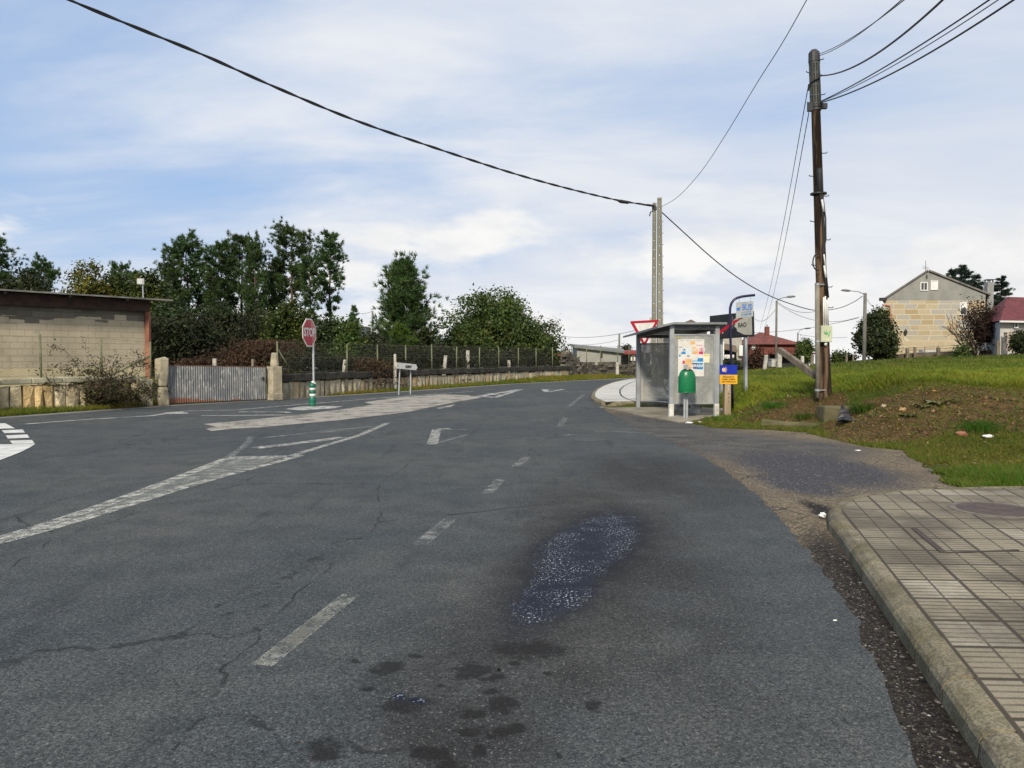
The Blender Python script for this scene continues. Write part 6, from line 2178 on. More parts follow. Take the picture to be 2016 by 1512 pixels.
leafy('broadleaf_tree', 'rounded dark green tree just right of the stop sign', 'tree', 652, 628, 46, 80, 159, DARKL, 200, 34)
leafy('broadleaf_tree', 'bushy green tree left of the dark tall building', 'tree', 692, 634, 44, 60, 160, OAKL, 180, 34)
leafy('broadleaf_tree', 'low dark bush beside the small pine and the dark tall building', 'bush', 735, 655, 47, 60, 161, DARKL, 90, 30)
leafy('broadleaf_tree', 'dark round bush at the right foot of the conical pine', 'bush', 838, 650, 50, 50, 162, DARKL, 110, 32)
leafy('broadleaf_tree', 'small pale green bush in the gap left of the oak', 'bush', 876, 678, 55, 40, 163, OAKL, 70, 28)

# undergrowth: an unbroken mass of scrub behind the wall
def scrub(name, label, pts_, hts, n, mat, seed, ls=0.2, thick=1.3, colj=0.4):
    r_ = rng(seed)
    P_ = np.array([(p.x, p.y) for p in pts_])
    segl = np.linalg.norm(np.diff(P_, axis=0), axis=1)
    cum = np.concatenate([[0], np.cumsum(segl)])
    s = r_.uniform(0, cum[-1], n)
    x = np.interp(s, cum, P_[:, 0]) + r_.normal(0, thick * 0.5, n)
    y = np.interp(s, cum, P_[:, 1]) + r_.normal(0, thick * 0.5, n)
    hh_ = np.interp(s, cum, hts) * (0.55 + 0.75 * vnoise(s * 0.9, s * 0 + 3, seed)) * np.sqrt(r_.random(n))
    z = height(x, y) + hh_
    pos = np.stack([x, y, z], -1)
    nn = r_.normal(0, 1, (n, 3)) + np.array((0, 0, 0.4))
    nn /= np.linalg.norm(nn, axis=1, keepdims=True)
    t1 = np.cross(nn, r_.normal(0, 1, (n, 3)))
    t1 /= np.linalg.norm(t1, axis=1, keepdims=True)
    t2 = np.cross(nn, t1)
    sz = (ls * r_.uniform(0.5, 1.4, n))[:, None]
    quad = np.stack([pos - t1 * sz * 0.6, pos - t2 * sz * 0.25, pos + t1 * sz * 0.6, pos + t2 * sz * 0.25], 1)
    cl = np.ones((n, 3)) * (1 + colj * (vnoise(x * 0.8, z * 2 + y * 0.8, seed + 5) - 0.5) * 2)[:, None] * r_.uniform(0.7, 1.3, (n, 1))
    return tag(tri_mesh(name, quad, mat, None, cl, per=4), label, kind='stuff')


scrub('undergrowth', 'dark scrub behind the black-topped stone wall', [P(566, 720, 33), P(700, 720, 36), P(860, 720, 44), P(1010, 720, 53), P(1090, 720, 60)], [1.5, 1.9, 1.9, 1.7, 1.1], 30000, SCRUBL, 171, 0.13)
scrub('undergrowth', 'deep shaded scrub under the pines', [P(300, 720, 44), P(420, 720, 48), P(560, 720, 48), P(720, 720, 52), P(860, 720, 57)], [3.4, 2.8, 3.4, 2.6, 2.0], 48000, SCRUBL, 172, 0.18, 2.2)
scrub('bracken', 'red-brown bracken behind the corrugated gate', [P(395, 720, 38), P(470, 720, 39), P(560, 720, 40)], [1.4, 1.7, 1.9], 18000, BROWNL, 173, 0.13, 1.6)
scrub('bracken', 'red-brown bramble by the arrow sign', [P(715, 720, 34.5), P(770, 720, 37.5)], [1.25, 1.1], 4000, BROWNL, 174, 0.12, 0.8)
scrub('bracken', 'brown scrub under the oak', [P(890, 720, 50), P(1080, 720, 57)], [1.2, 1.0], 5000, BROWNL, 175, 0.14, 0.9)

# dry shrub climbing over the shed wall
loc = on_line(205, [(-260, 838), (0, 811), (285, 796.5)], 0.0, -0.12)
loc.z = 0.0
r_ = rng(181)
mb = MB()
tips = []
def twig(p, d, L, r, depth):
    n_ = 4
    pts_ = [p]
    for i in range(n_):
        d = (d + Vector(r_.normal(0, 0.22, 3)) + Vector((0, 0, -0.02 if depth > 1 else 0.03))).normalized()
        pts_.append(pts_[-1] + d * (L / n_))
    mb.tube(pts_, [r * (1 - 0.6 * i / n_) for i in range(n_ + 1)], 4, cap=False)
    for q in pts_[1:]:
        tips.append(q)
    if depth < 3:
        for k in range(3 if depth < 2 else 2):
            i = 1 + int(r_.integers(n_))
            nd = (d + Vector((r_.normal(0, 0.9), r_.normal(0, 0.25), r_.normal(0, 0.7)))).normalized()
            twig(pts_[i], nd, L * r_.uniform(0.5, 0.8), r * 0.55, depth + 1)
wd_ = basis(sa, sb)
for k in range(15):
    a = (k / 14 - 0.5)
    dirv = Vector((wd_.x * a * 1.5, wd_.y * a * 1.5, 1.0 + r_.uniform(-0.3, 0.2))) + Vector(r_.normal(0, 0.12, 3))
    twig(Vector(wd_) * (a * 0.35) + Vector((0, 0, 0.05)), dirv.normalized(), r_.uniform(0.75, 1.3), 0.02, 0)
tips = np.array([tuple(p) for p in tips])
tips = tips[tips[:, 2] > 0.05]
def leaves_at(pts_, k, ls, r_, sp):
    c = np.repeat(pts_, k, 0)
    n = len(c)
    pos = c + r_.normal(0, sp, (n, 3))
    nn = r_.normal(0, 1, (n, 3))
    t1 = np.cross(nn, r_.normal(0, 1, (n, 3)))
    t1 /= np.linalg.norm(t1, axis=1, keepdims=True)
    t2 = np.cross(t1, r_.normal(0, 1, (n, 3)))
    t2 /= np.linalg.norm(t2, axis=1, keepdims=True)
    s = (ls * r_.uniform(0.6, 1.4, n))[:, None]
    return np.stack([pos - t1 * s * 0.5, pos - t2 * s * 0.3, pos + t1 * s * 0.5, pos + t2 * s * 0.3], 1)
ql = leaves_at(tips, 2, 0.065, r_, 0.05)
low_t = tips[tips[:, 2] < 0.75]
ql2 = leaves_at(np.concatenate([low_t] * 2), 3, 0.075, r_, 0.09)
ql = np.concatenate([ql, ql2])
cl = np.array([0.070, 0.052, 0.026]) * r_.uniform(0.6, 1.5, (len(ql), 1))
gsel = r_.random(len(ql)) < 0.4
cl[gsel] = np.array([0.065, 0.080, 0.022]) * r_.uniform(0.7, 1.3, (gsel.sum(), 1))
t = thing('dry_shrub', 'half-dead shrub with dark twigs sprawling over the stone wall before the block shed', 'shrub', (0, 0, 0))
mb.build('branches', M('dark_twig', (0.055, 0.04, 0.03), (0.035, 0.026, 0.02), 6, 0.9), t)
tri_mesh('leaves', ql, leaf_mat('dry_leaf', (1, 1, 1), (0.8, 0.8, 0.8), 0.2, 0.7), t, cl, per=4)
t.location = loc
# ------------------------------------------------------------------ wooden utility pole
YP = 18.5
pb0, pt0 = P(1624.5, 786, YP), P(1602.5, 104, YP)
gz = hz(pb0.x, pb0.y)
pole_at = lambda f: pb0.lerp(pt0, f)
fy = lambda py: (786 - py) / (786 - 104)
t = thing('utility_pole', 'tall leaning wooden utility pole with a pale meter box and a conduit', 'utility pole', (pb0.x, pb0.y, gz))
rr_ = rng(201)
pts = [pole_at(-0.06)] + [pole_at(f) for f in np.linspace(0.0, 1, 14)]
rs = [0.165] + [0.158 - 0.062 * f ** 0.6 for f in np.linspace(0, 1, 14)]
MB().tube(pts, rs, 18).build('pole', WOODPOLE, t, True)
rad_at = lambda f: 0.158 - 0.062 * max(f, 0) ** 0.6
front = Vector((-0.12, -1, 0)).normalized()
# slotted guard near the top and the dark cap
mb = MB()
for k in range(14):
    a = 6.283 * k / 14
    off = Vector((math.cos(a), math.sin(a), 0))
    mb.beam(pole_at(fy(205)) + off * (rad_at(0.86) + 0.018), pole_at(fy(122)) + off * (rad_at(0.97) + 0.018), 0.034, 0.012, up=tuple(off))
for py in (125, 145, 168, 188, 204):
    f = fy(py)
    mb.tube([pole_at(f) - Vector((0, 0, 0.02)), pole_at(f) + Vector((0, 0, 0.02))], rad_at(f) + 0.028, 18)
mb.build('cable_guard', M('greenish_black_guard', (0.035, 0.042, 0.04), (0.06, 0.065, 0.058), 9, 0.6), t)
MB().tube([pole_at(fy(122)), pole_at(1.0), pole_at(1.008)], [0.135, 0.125, 0.07], 14).build('pole_cap', DARKMETAL, t)
mb = MB()
for py, hh_ in ((206, 0.10), (214, 0.06)):
    f = fy(py)
    mb.tube([pole_at(f) - Vector((0, 0, hh_ / 2)), pole_at(f) + Vector((0, 0, hh_ / 2))], rad_at(f) + 0.02, 16)
mb.box(pole_at(fy(209)) + Vector((0.17, -0.05, 0)), (0.14, 0.10, 0.12))
mb.box(pole_at(fy(209)) + Vector((-0.16, -0.06, -0.02)), (0.10, 0.10, 0.20))
mb.build('anchor_band', DARKMETAL, t)
# black sleeve and cable bundle on the front
c0_ = pole_at(fy(378)) + front * (rad_at(0.6) + 0.02)
c1_ = pole_at(fy(331)) + front * (rad_at(0.66) + 0.02)
MB().tube([c0_, c0_.lerp(c1_, 0.05), c0_.lerp(c1_, 0.93), c1_], [0.05, 0.07, 0.07, 0.045], 10).build('splice_sleeve', BLACK, t, True)
mb = MB()
path = []
for py, dx_ in ((378, 0), (400, 0.02), (430, 0.05), (470, 0.055), (490, 0.02), (515, 0.03), (545, 0.05), (585, 0.06)):
    f = fy(py)
    path.append(pole_at(f) + front * (rad_at(f) + 0.03) + Vector((dx_, 0, 0)))
mb.tube(path, 0.028, 8)
mb.tube([p + Vector((0.035 + 0.02 * math.sin(i), -0.01, 0)) for i, p in enumerate(path)], 0.018, 6)
lp0 = pole_at(fy(515)) + front * 0.17
mb.tube([lp0 + Vector((-0.02 + 0.12 * math.cos(a) - 0.10, -0.02, 0.20 * math.sin(a))) for a in np.linspace(1.2, 5.0, 12)], 0.015, 6)
mb.build('cable_bundle', BLACK, t, True)
mb = MB()
for py, w in ((393, 0.05), (500, 0.035), (522, 0.05)):
    f = fy(py)
    mb.tube([pole_at(f) + front * (rad_at(f) + 0.06) + Vector((0.03, 0, 0)), pole_at(f - 0.035) + front * (rad_at(f) + 0.06) + Vector((0.06, 0, 0))], w * 0.5, 8)
mb.build('white_connector', WHITEP, t, True)
f = fy(379)
MB().tube([pole_at(f) - Vector((0, 0, 0.018)), pole_at(f) + Vector((0, 0, 0.018))], rad_at(f) + 0.075, 18).build('clamp_ring', DARKMETAL, t)
# climbing steps, alternating sides
for i, py in enumerate((118, 143, 186, 203, 300, 345, 384, 434, 470, 520, 563, 604)):
    f = fy(py)
    s = 1 if i % 2 == 0 else -1
    if py in (563, 604): s = 1
    b_ = pole_at(f) + Vector((s * (rad_at(f) - 0.01), -0.02, 0))
    MB().tube([b_, b_ + Vector((s * 0.11, -0.02, 0.0)), b_ + Vector((s * 0.125, -0.02, 0.03))], 0.011, 6).build('climbing_step', DARKMETAL, t)
# earth conduit on the left
q0, q1 = P(1610, 783, YP - 0.16), P(1609, 557, YP - 0.16)
MB().tube([q0, q1], 0.056, 12).build('conduit', M('grey_brown_conduit', (0.26, 0.235, 0.185), (0.18, 0.16, 0.125), 3, 0.7, dirt=(0.12, 0.10, 0.07), dirt_amt=0.5), t, True)
mb = MB()
for py in (560, 672, 768):
    q = P(1609.5, py, YP - 0.16)
    mb.tube([q - Vector((0, 0, 0.025)), q + Vector((0, 0, 0.025))], 0.064, 12)
    mb.beam(q + Vector((0, -0.03, 0)), q + Vector((0.2, 0.02, 0)), 0.02, 0.03)
mb.build('conduit_clip', GALV, t)
# meter box with green scribble, and the pipes above it
CREAM = M('cream_box_plastic', (0.52, 0.54, 0.38), (0.46, 0.48, 0.34), 3, 0.5, bmp=0.05, dirt=(0.33, 0.33, 0.22), dirt_amt=0.3)
yb_ = YP - 0.25
a_, b_ = P(1616.5, 673.5, yb_), P(1638.5, 641, yb_)
ctr = (a_ + b_) / 2 + Vector((0, 0.06, 0))
box = MB().box(ctr, (b_.x - a_.x, 0.14, b_.z - a_.z)).build('meter_box', CREAM, t, bevel=0.012)
GREENINK = M('green_scribble', (0.06, 0.46, 0.16), (0.05, 0.38, 0.13), 9, 0.6)
sc = [(-0.075, 0.02), (-0.05, 0.06), (-0.035, -0.02), (-0.01, 0.055), (0.0, -0.03), (0.025, 0.045), (0.03, -0.05), (0.05, -0.075), (0.075, 0.075)]
MB().tube([ctr + Vector((x, -0.073, z + 0.01)) for x, z in sc], 0.008, 5).build('scribble', GREENINK, box)
MB().tube([ctr + Vector((-0.055 + 0.02 * k, -0.0725, 0.02 - 0.02 * (k % 2))) for k in range(4)], 0.016, 5).build('scribble', GREENINK, box)
MB().box(ctr + Vector((0.02, -0.073, -0.15)), (0.05, 0.006, 0.02)).build('box_label', WHITEP, box)
for px in (1621.5, 1624.8, 1628.2):
    top = 585 if px < 1628 else 590
    if px > 1624 and px < 1626: top = 583
    MB().tube([P(px, 642, yb_ + 0.06), P(px, top, yb_ + 0.06)], 0.018, 8).build('white_pipe', WHITEP, t, True)
MB().lathe([(0.012, -0.09), (0.035, -0.06), (0.04, 0.0)], P(1625.5, 674, yb_ + 0.06), 10).build('drain_gland', WHITEP, t, True)

# timber leaning against the pole
b0_, b1_ = P(1607, 741, YP + 0.25), P(1535, 689, YP + 1.7)
o = MB().beam(b0_, b1_, 0.11, 0.15).build('timber_beam', GREYWOOD, bevel=0.012)
recenter(o, b0_)
tag(o, 'old square timber slanting from the utility pole towards the red roofed house', 'timber')

# concrete step below the pole
s0 = P(1660, 812, 17.3)
t = thing('concrete_block', 'mossy concrete block sunk into the bank below the utility pole', 'concrete block', (s0.x, s0.y, hz(s0.x, s0.y)))
r_ = rng(207)
MOSSC = M('mossy_concrete', (0.125, 0.11, 0.06), (0.07, 0.065, 0.028), 3, 0.95, bmp=0.6, bscale=25, dirt=(0.075, 0.075, 0.025), dirt_amt=0.6)
mb = MB()
A_, B_ = P(1622, 812, 17.35), P(1696, 812, 17.1)
rough_block(mb, (A_ + B_) / 2 + Vector((0, 0.25, -0.18)), ((B_ - A_).length, 0.62, 0.62), Matrix.Rotation(-0.1, 3, 'Z'), r_, 0.02)
mb.build('block', MOSSC, t, bevel=0.03)
mb = MB()
A_, B_ = P(1502, 835, 17.7), P(1640, 835, 17.0)
mid_ = (A_ + B_) / 2
rough_block(mb, Vector((mid_.x, mid_.y + 0.1, 0.06)), ((B_ - A_).length, 0.4, 0.14), Matrix.Rotation(math.atan2(B_.y - A_.y, B_.x - A_.x), 3, 'Z'), r_, 0.02)
o = mb.build('concrete_edging', MOSSC, bevel=0.02)
recenter(o, (mid_.x, mid_.y, 0))
tag(o, 'low flat concrete edging lying in the grass at the foot of the bank', 'edging')

# black net bag lying against the block
bpx = P(1668, 832, 16.6)
bz = max(hz(bpx.x, bpx.y), 0)
r_ = rng(211)
mb = MB()
n_u, n_v = 9, 7
vs = []
for j in range(n_v):
    v = j / (n_v - 1)
    for i in range(n_u):
        a = 6.283 * i / n_u
        rad = 0.20 * (1 - v) ** 1.1 + 0.012
        vs.append(Vector((math.cos(a) * rad * 1.0 + (-0.10) * v + r_.normal(0, 0.02), math.sin(a) * rad * 0.5 + r_.normal(0, 0.015), 0.36 * v + r_.normal(0, 0.012))))
fs = [(j * n_u + i, j * n_u + (i + 1) % n_u, (j + 1) * n_u + (i + 1) % n_u, (j + 1) * n_u + i) for j in range(n_v - 1) for i in range(n_u)]
mb.add(vs, fs)
vs = []
for k in range(12):
    a = 6.283 * k / 12
    vs.append(Vector((math.cos(a) * 0.28 * r_.uniform(0.6, 1.1) - 0.04, -0.10 + math.sin(a) * 0.12 * r_.uniform(0.6, 1.1), 0.03 + r_.uniform(0, 0.05))))
mb.add(vs + [Vector((0, -0.06, 0.10))], [(k, (k + 1) % 12, 12) for k in range(12)])
o = mb.build('plastic_bag', M('black_net_plastic', (0.018, 0.018, 0.022), (0.035, 0.035, 0.042), 25, 0.5, bmp=0.3))
o.location = (bpx.x, bpx.y, bz)
tag(o, 'crumpled black net bag with a pointed top beside the concrete block', 'bag')

# ------------------------------------------------------------------ twin concrete poles
def concrete_pole(label, px, ytop, Y, wb, wt, holes, seed, side):
    top = P(px, ytop, Y)
    x0 = top.x + side
    t = thing('concrete_pole', label, 'utility pole', (x0, Y, 0.05))
    H = top.z
    b = Vector((x0, Y, -0.2))
    web, fl_ = MB(), MB()
    dpt = wb * 1.1
    # two flanges joined by rungs: light shows through the slots
    for s in (-1, 1):
        fl_.beam(b + Vector((s * wb * 0.36, 0, 0)), top + Vector((s * wt * 0.36, 0, 0)), wb * 0.28, dpt, up=(0, 1, 0), w2=wt * 0.30, h2=wt * 1.1)
    nb_ = int(H / 0.42)
    for k in range(nb_):
        f = (k + 0.5) / nb_
        p = b.lerp(top, f)
        w = wb + (wt - wb) * f
        web.box(p, (w * 0.52, w * 0.6, 0.42 * (0.99 if f < holes else 0.91)))
    fl_.box(top + Vector((0, 0, 0.01)), (wt * 1.06, wt * 1.14, 0.10))
    o1 = fl_.build('flanges', CONC_POLE, t, bevel=0.01)
    web.build('web', CONC_POLE, t)
    return t, top


CONC_POLE = M('aged_pole_concrete', (0.235, 0.23, 0.185), (0.165, 0.16, 0.125), 1.2, 0.9, bmp=0.3, bscale=20, stretch=(1, 1, 0.25))
tA, topA = concrete_pole('left and shorter of the twin concrete poles behind the bus shelter', 1288.5, 402, 38.2, 0.20, 0.16, 0.45, 1, 0.02)
tB, topB = concrete_pole('right and taller of the twin concrete poles behind the bus shelter', 1298.5, 392, 37.6, 0.31, 0.18, 0.40, 2, 0.09)
mb = MB()
for z in np.arange(1.5, topB.z - 0.6, 0.55):
    f = z / topB.z
    x = topB.x + 0.09 * (1 - f) + (0.31 * (1 - f) + 0.18 * f) * 0.5
    mb.tube([Vector((x, 37.55, z)), Vector((x + 0.07, 37.55, z))], 0.014, 5)
mb.build('step_bolt', DARKMETAL, tB)
mb = MB()
mb.tube([topA + Vector((-0.1, -0.1, -0.35)), topA + Vector((-0.22, -0.12, -0.42)), topA + Vector((-0.26, -0.12, -0.60))], 0.03, 6)
mb.tube([topA + Vector((0, 0, -0.12)), topA + Vector((0, 0, -0.30))], 0.12, 10)
mb.build('cable_clamp', DARKMETAL, tA)
t = thing('insulator_stub', 'short pale stub post just left of the twin poles above the shelter', 'post', P(1281, 632, 40))
MB().tube([P(1281, 700, 40), P(1281, 625, 40)], 0.055, 8).build('stub', CONC_POST, t)

# ------------------------------------------------------------------ cables, each one its own object
def cable(name, label, pts3, r, mat=None, cat='cable', smooth_n=28, twist=0.0, group=None):
    pts3 = [Vector(p) for p in pts3]
    # Catmull-Rom through the points
    out_ = []
    ext = [pts3[0] * 2 - pts3[1]] + pts3 + [pts3[-1] * 2 - pts3[-2]]
    for i in range(1, len(ext) - 2):
        p0, p1, p2, p3 = ext[i - 1:i + 3]
        k = max(2, int(smooth_n / (len(pts3) - 1)))
        for j in range(k):
            u = j / k
            out_.append(0.5 * ((2 * p1) + (p2 - p0) * u + (2 * p0 - 5 * p1 + 4 * p2 - p3) * u * u + (3 * p1 - p0 - 3 * p2 + p3) * u ** 3))
    out_.append(pts3[-1])
    mb = MB()
    if twist:
        fine = []
        for a, b in zip(out_[:-1], out_[1:]):
            for k in range(6):
                fine.append(a.lerp(b, k / 6))
        fine.append(out_[-1])
        acc = 0
        for ph in (0, math.pi):
            acc = 0
            pp = []
            for i, p in enumerate(fine):
                if i: acc += (p - fine[i - 1]).length
                a = acc * twist + ph
                pp.append(p + Vector((0.2 * math.cos(a), 0, math.sin(a))) * r * 0.62)
            mb.tube(pp, r * 0.72, 6)
    else:
        mb.tube(out_, r, 6)
    o = mb.build(name, mat or BLACK, None, True)
    recenter(o, out_[0])
    return tag(o, label, cat, group)


def on_plan(px, py, A, B):
    """point over the plan line A-B seen at that place in the photograph"""
    d = ray(px, py)
    k = d.x / d.y
    D_ = B - A
    s = (k * A.y - A.x) / (D_.x - k * D_.y)
    y = A.y + D_.y * s
    return P(px, py, y)


eA, eB = P(1288, 405, 38.1), P(140, 0, 17.5)
cable('overhead_cable', 'thick twisted black cable crossing the sky from the upper left to the twin poles',
      [on_plan(px, py, eA, eB) for px, py in ((60, -38), (140, 1), (270, 55), (400, 108), (550, 175), (700, 237), (850, 289), (1000, 338), (1110, 369), (1220, 395), (1288, 405))], 0.034, twist=3.2, smooth_n=60)
o = MB().tube([on_plan(x, y, eA, eB) for x, y in ((1213, 393.5), (1222, 396.5), (1236, 398.5), (1242, 397.5))], [0.02, 0.085, 0.075, 0.02], 8).build('cable_splice', BLACK, None, True)
recenter(o, on_plan(1225, 396, eA, eB))
tag(o, 'dark splice box on the thick black cable near the twin poles', 'cable splice')
cable('overhead_cable', 'short loose loop under the thick cable at the twin poles', [on_plan(x, y, eA, eB) for x, y in ((1238, 397), (1258, 402), (1275, 405), (1288, 407))], 0.022)
eC = P(1698, 583, 70)
cable('overhead_cable', 'black cable sagging from the twin poles past the wooden pole to the far street lamp',
      [on_plan(px, py, topB, eC) for px, py in ((1303, 418), (1350, 461), (1400, 506), (1450, 545), (1500, 575), (1550, 596), (1605, 611), (1650, 607), (1680, 595), (1698, 583))], 0.030, smooth_n=50)
eD = P(1588, 0, 15)
cable('overhead_wire', 'single thin wire rising from the twin poles to the top of the sky',
      [on_plan(px, py, topB, eD) for px, py in ((1303, 407), (1335, 387), (1380, 338), (1430, 263), (1490, 164), (1540, 85), (1588, 0), (1606, -34))], 0.010, THINWIRE, smooth_n=40)
pT = pole_at(1.0)
for i, (lb, p0, e, sag, r, mt) in enumerate((
        ('upper of two thin grey wires leaving the wooden pole top to the right', pole_at(0.995), P(1770, 0, 10.5), 0.10, 0.008, THINWIRE),
        ('lower of two thin grey wires leaving the wooden pole top to the right', pole_at(0.99), P(1764, 0, 10.3), 0.12, 0.008, THINWIRE),
        ('thick black cable from the guard on the wooden pole to the upper right', pole_at(fy(150)), P(1832, 0, 10.3), 0.28, 0.016, BLACK),
        ('upper of three cables from the band on the wooden pole to the upper right', pole_at(fy(199)), P(1936, 0, 10.6), 0.10, 0.012, BLACK),
        ('middle of three cables from the band on the wooden pole to the upper right', pole_at(fy(200)), P(1950, 0, 10.5), 0.13, 0.008, THINWIRE),
        ('lower of three cables from the band on the wooden pole to the upper right', pole_at(fy(202)), P(1972, 0, 10.4), 0.20, 0.014, BLACK))):
    p0 = p0 + Vector((0.12, -0.05, 0))
    far = p0 + (e - p0) * 1.18
    cable('overhead_cable', lb, [p0.lerp(far, k / 8) - Vector((0, 0, sag * 4 * (k / 8) * (1 - k / 8))) for k in range(9)], r, mt)
cable('pole_loop', 'black cable looped round the top of the wooden pole', [pole_at(fy(150)) + Vector((0.12, -0.1, 0)), pole_at(fy(158)) + Vector((0, -0.16, 0)), pole_at(fy(166)) + Vector((-0.14, -0.05, 0)), pole_at(fy(178)) + Vector((-0.16, 0, 0))], 0.02)
for lb, py, e in (('left of two thin twisted drop wires from the wooden pole to the red house', 165, P(1495, 655, 100)), ('right of two thin twisted drop wires from the wooden pole to the red house', 214, P(1504, 652, 100))):
    p0 = pole_at(fy(py)) + Vector((-0.15, 0, 0))
    cable('drop_wire', lb, [p0.lerp(e, k / 8) - Vector((0, 0, 1.2 * 4 * (k / 8) * (1 - k / 8) * (1 - k / 8))) for k in range(9)], 0.013, BLACK, twist=5)
far_w = [('thin wire between the far lamps low across the sky on the right', (1483, 655, 80), (1690, 626, 70), 0.3), ('thin wire from the tall lamp behind the leaning timber', (1530, 597, 75), (1692, 624, 70), 1.0),
         ('faint high wire from the tall lamp to the lamp by the house', (1530, 594, 75), (1610, 612, 72), 0.5), ('thin wire left of the tall lamp', (1486, 628, 90), (1526, 610, 75), 0.6),
         ('wire from the lamp by the house down to the eaves', (1703, 583, 70), (1733, 608, 86), 0.4), ('low thin wire right of the wooden pole', (1572, 658, 90), (1668, 664, 90), 0.2),
         ('upper thin wire running from the oak to the twin poles', (1100, 661, 85), (1290, 640, 60), 0.5), ('lower thin wire from the oak to the far wooden post', (1110, 677, 88), (1219, 669, 88), 0.3),
         ('thin wire between the conical pine and the gate pines', (705, 617, 85), (733, 613, 85), 0.1), ('thin wire between the conical pine and the oak', (838, 636, 85), (880, 645, 85), 0.1)]
for lb, a, b, sg in far_w:
    A_, B_ = P(*a), P(*b)
    cable('far_wire', lb, [A_.lerp(B_, k / 6) - Vector((0, 0, sg * 4 * (k / 6) * (1 - k / 6))) for k in range(7)], 0.020, THINWIRE)

# ------------------------------------------------------------------ street lamps and far poles
LAMPC = M('lamp_post_concrete', (0.16, 0.155, 0.13), (0.11, 0.105, 0.09), 1.2, 0.9)
LAMPM = M('lamp_dull_metal', (0.17, 0.175, 0.175), (0.12, 0.12, 0.12), 2, 0.7)


def lamp_post(label, px, ytop, Y, arm, rise, r=0.10, name='street_lamp'):
    loc = at(px, Y)
    t = thing(name, label, 'street lamp', loc)
    top = P(px, ytop, Y)
    MB().tube([loc, Vector((loc.x, Y, top.z))], [r * 1.2, r], 8).build('post', LAMPC, t, True)
    e = Vector((top.x + arm, Y, top.z + rise))
    MB().tube([Vector((top.x, Y, top.z - 0.1)), Vector((top.x + arm * 0.4, Y, top.z + rise * 0.6)), e], 0.035, 6).build('arm', LAMPM, t, True)
    MB().tube([e, e + Vector((math.copysign(0.25, arm), 0, 0.02)), e + Vector((math.copysign(0.7, arm), 0, 0.06)), e + Vector((math.copysign(0.9, arm), 0, 0.04))], [0.05, 0.11, 0.10, 0.03], 8).build('lamp_head', LAMPM, t, True)
    return t


lamp_post('street lamp on a tall post between the signs and the leaning timber', 1527.5, 592, 75, 1.0, 0.35)
lamp_post('street lamp with a left-pointing arm standing in the dark bush by the stone house', 1701, 577, 70, -1.2, 0.20, 0.15)
lamp_post('small distant street lamp beside the red roofed house', 1570, 655, 105, 0.9, 0.55, 0.09)


def far_pole(label, px, ytop, Y, r=0.10):
    loc = at(px, Y)
    o = MB().tube([loc, Vector((loc.x, Y, P(px, ytop, Y).z))], [r * 1.2, r], 8).build('far_pole', M('far_pole_grey', (0.17, 0.165, 0.15), (0.12, 0.12, 0.11), 1, 0.9), None, True)
    recenter(o, loc)
    tag(o, label, 'utility pole')


far_pole('thin grey pole between the gate pines and the conical pine', 734, 612, 85)
far_pole('thin grey pole between the conical pine and the oak', 849, 643, 85)
far_pole('thin grey pole rising behind the low grey shed by the shelter', 1219, 657, 88)

# ------------------------------------------------------------------ houses
STONEW, nt, bs, out, co = base_mat('coursed_stone_wall')
sx = node(nt, 'ShaderNodeSeparateXYZ', {0: co})
fv = node(nt, 'ShaderNodeCombineXYZ', {0: math_(nt, 'ADD', sx.outputs[0], math_(nt, 'MULTIPLY', sx.outputs[1], 1.0)), 1: sx.outputs[2], 2: 0.0})
rowi = math_(nt, 'FLOOR', math_(nt, 'DIVIDE', sx.outputs[2], 0.60))
rown = node(nt, 'ShaderNodeTexWhiteNoise', {'W': rowi}, noise_dimensions='1D')
rs_ = node(nt, 'ShaderNodeSeparateColor', {0: rown.outputs['Color']})
ux = math_(nt, 'MULTIPLY', sx.outputs[0], math_(nt, 'ADD', 0.62, math_(nt, 'MULTIPLY', rs_.outputs[0], 0.85)))
ux = math_(nt, 'ADD', math_(nt, 'ADD', ux, math_(nt, 'MULTIPLY', sx.outputs[1], 1.0)), math_(nt, 'MULTIPLY', rs_.outputs[1], 9.0))
ux = math_(nt, 'ADD', ux, math_(nt, 'MULTIPLY', noise(nt, co, 0.45, 2), 1.6))
fv2 = node(nt, 'ShaderNodeCombineXYZ', {0: ux, 1: sx.outputs[2], 2: 0.0})
wv = warp(nt, fv2.outputs[0], 1.6, 0.07, 3)
br = node(nt, 'ShaderNodeTexBrick', {'Vector': wv, 'Color1': (0, 0, 0, 1), 'Color2': (1, 1, 1, 1), 'Mortar': (0.5, 0.5, 0.5, 1), 'Scale': 1.0, 'Mortar Size': 0.045,
                                     'Mortar Smooth': 0.2, 'Bias': 0.0, 'Brick Width': 1.55, 'Row Height': 0.60}, offset=0.0)
rv = node(nt, 'ShaderNodeSeparateColor', {0: br.outputs['Color']})
r1_ = rv.outputs[0]
cs = mixc(nt, smooth(nt, r1_, 0.0, 0.35), (0.33, 0.25, 0.14), (0.37, 0.30, 0.195))
cs = mixc(nt, smooth(nt, r1_, 0.36, 0.40), cs, (0.40, 0.335, 0.225))
zone = smooth(nt, math_(nt, 'ADD', sx.outputs[2], math_(nt, 'MULTIPLY', noise(nt, co, 0.35, 2), 1.2)), 3.0, 3.6)
cs = mixc(nt, math_(nt, 'MULTIPLY', smooth(nt, r1_, 0.62, 0.66), zone), cs, (0.33, 0.315, 0.275))
cs = mixc(nt, math_(nt, 'MULTIPLY', smooth(nt, noise(nt, co, 1.6, 5, 0.7), 0.45, 0.75), 0.35), cs, (0.34, 0.25, 0.14))
low_c = math_(nt, 'SUBTRACT', 1.0, zone)
cs = mixc(nt, math_(nt, 'MULTIPLY', low_c, 0.62), cs, (0.43, 0.355, 0.235))
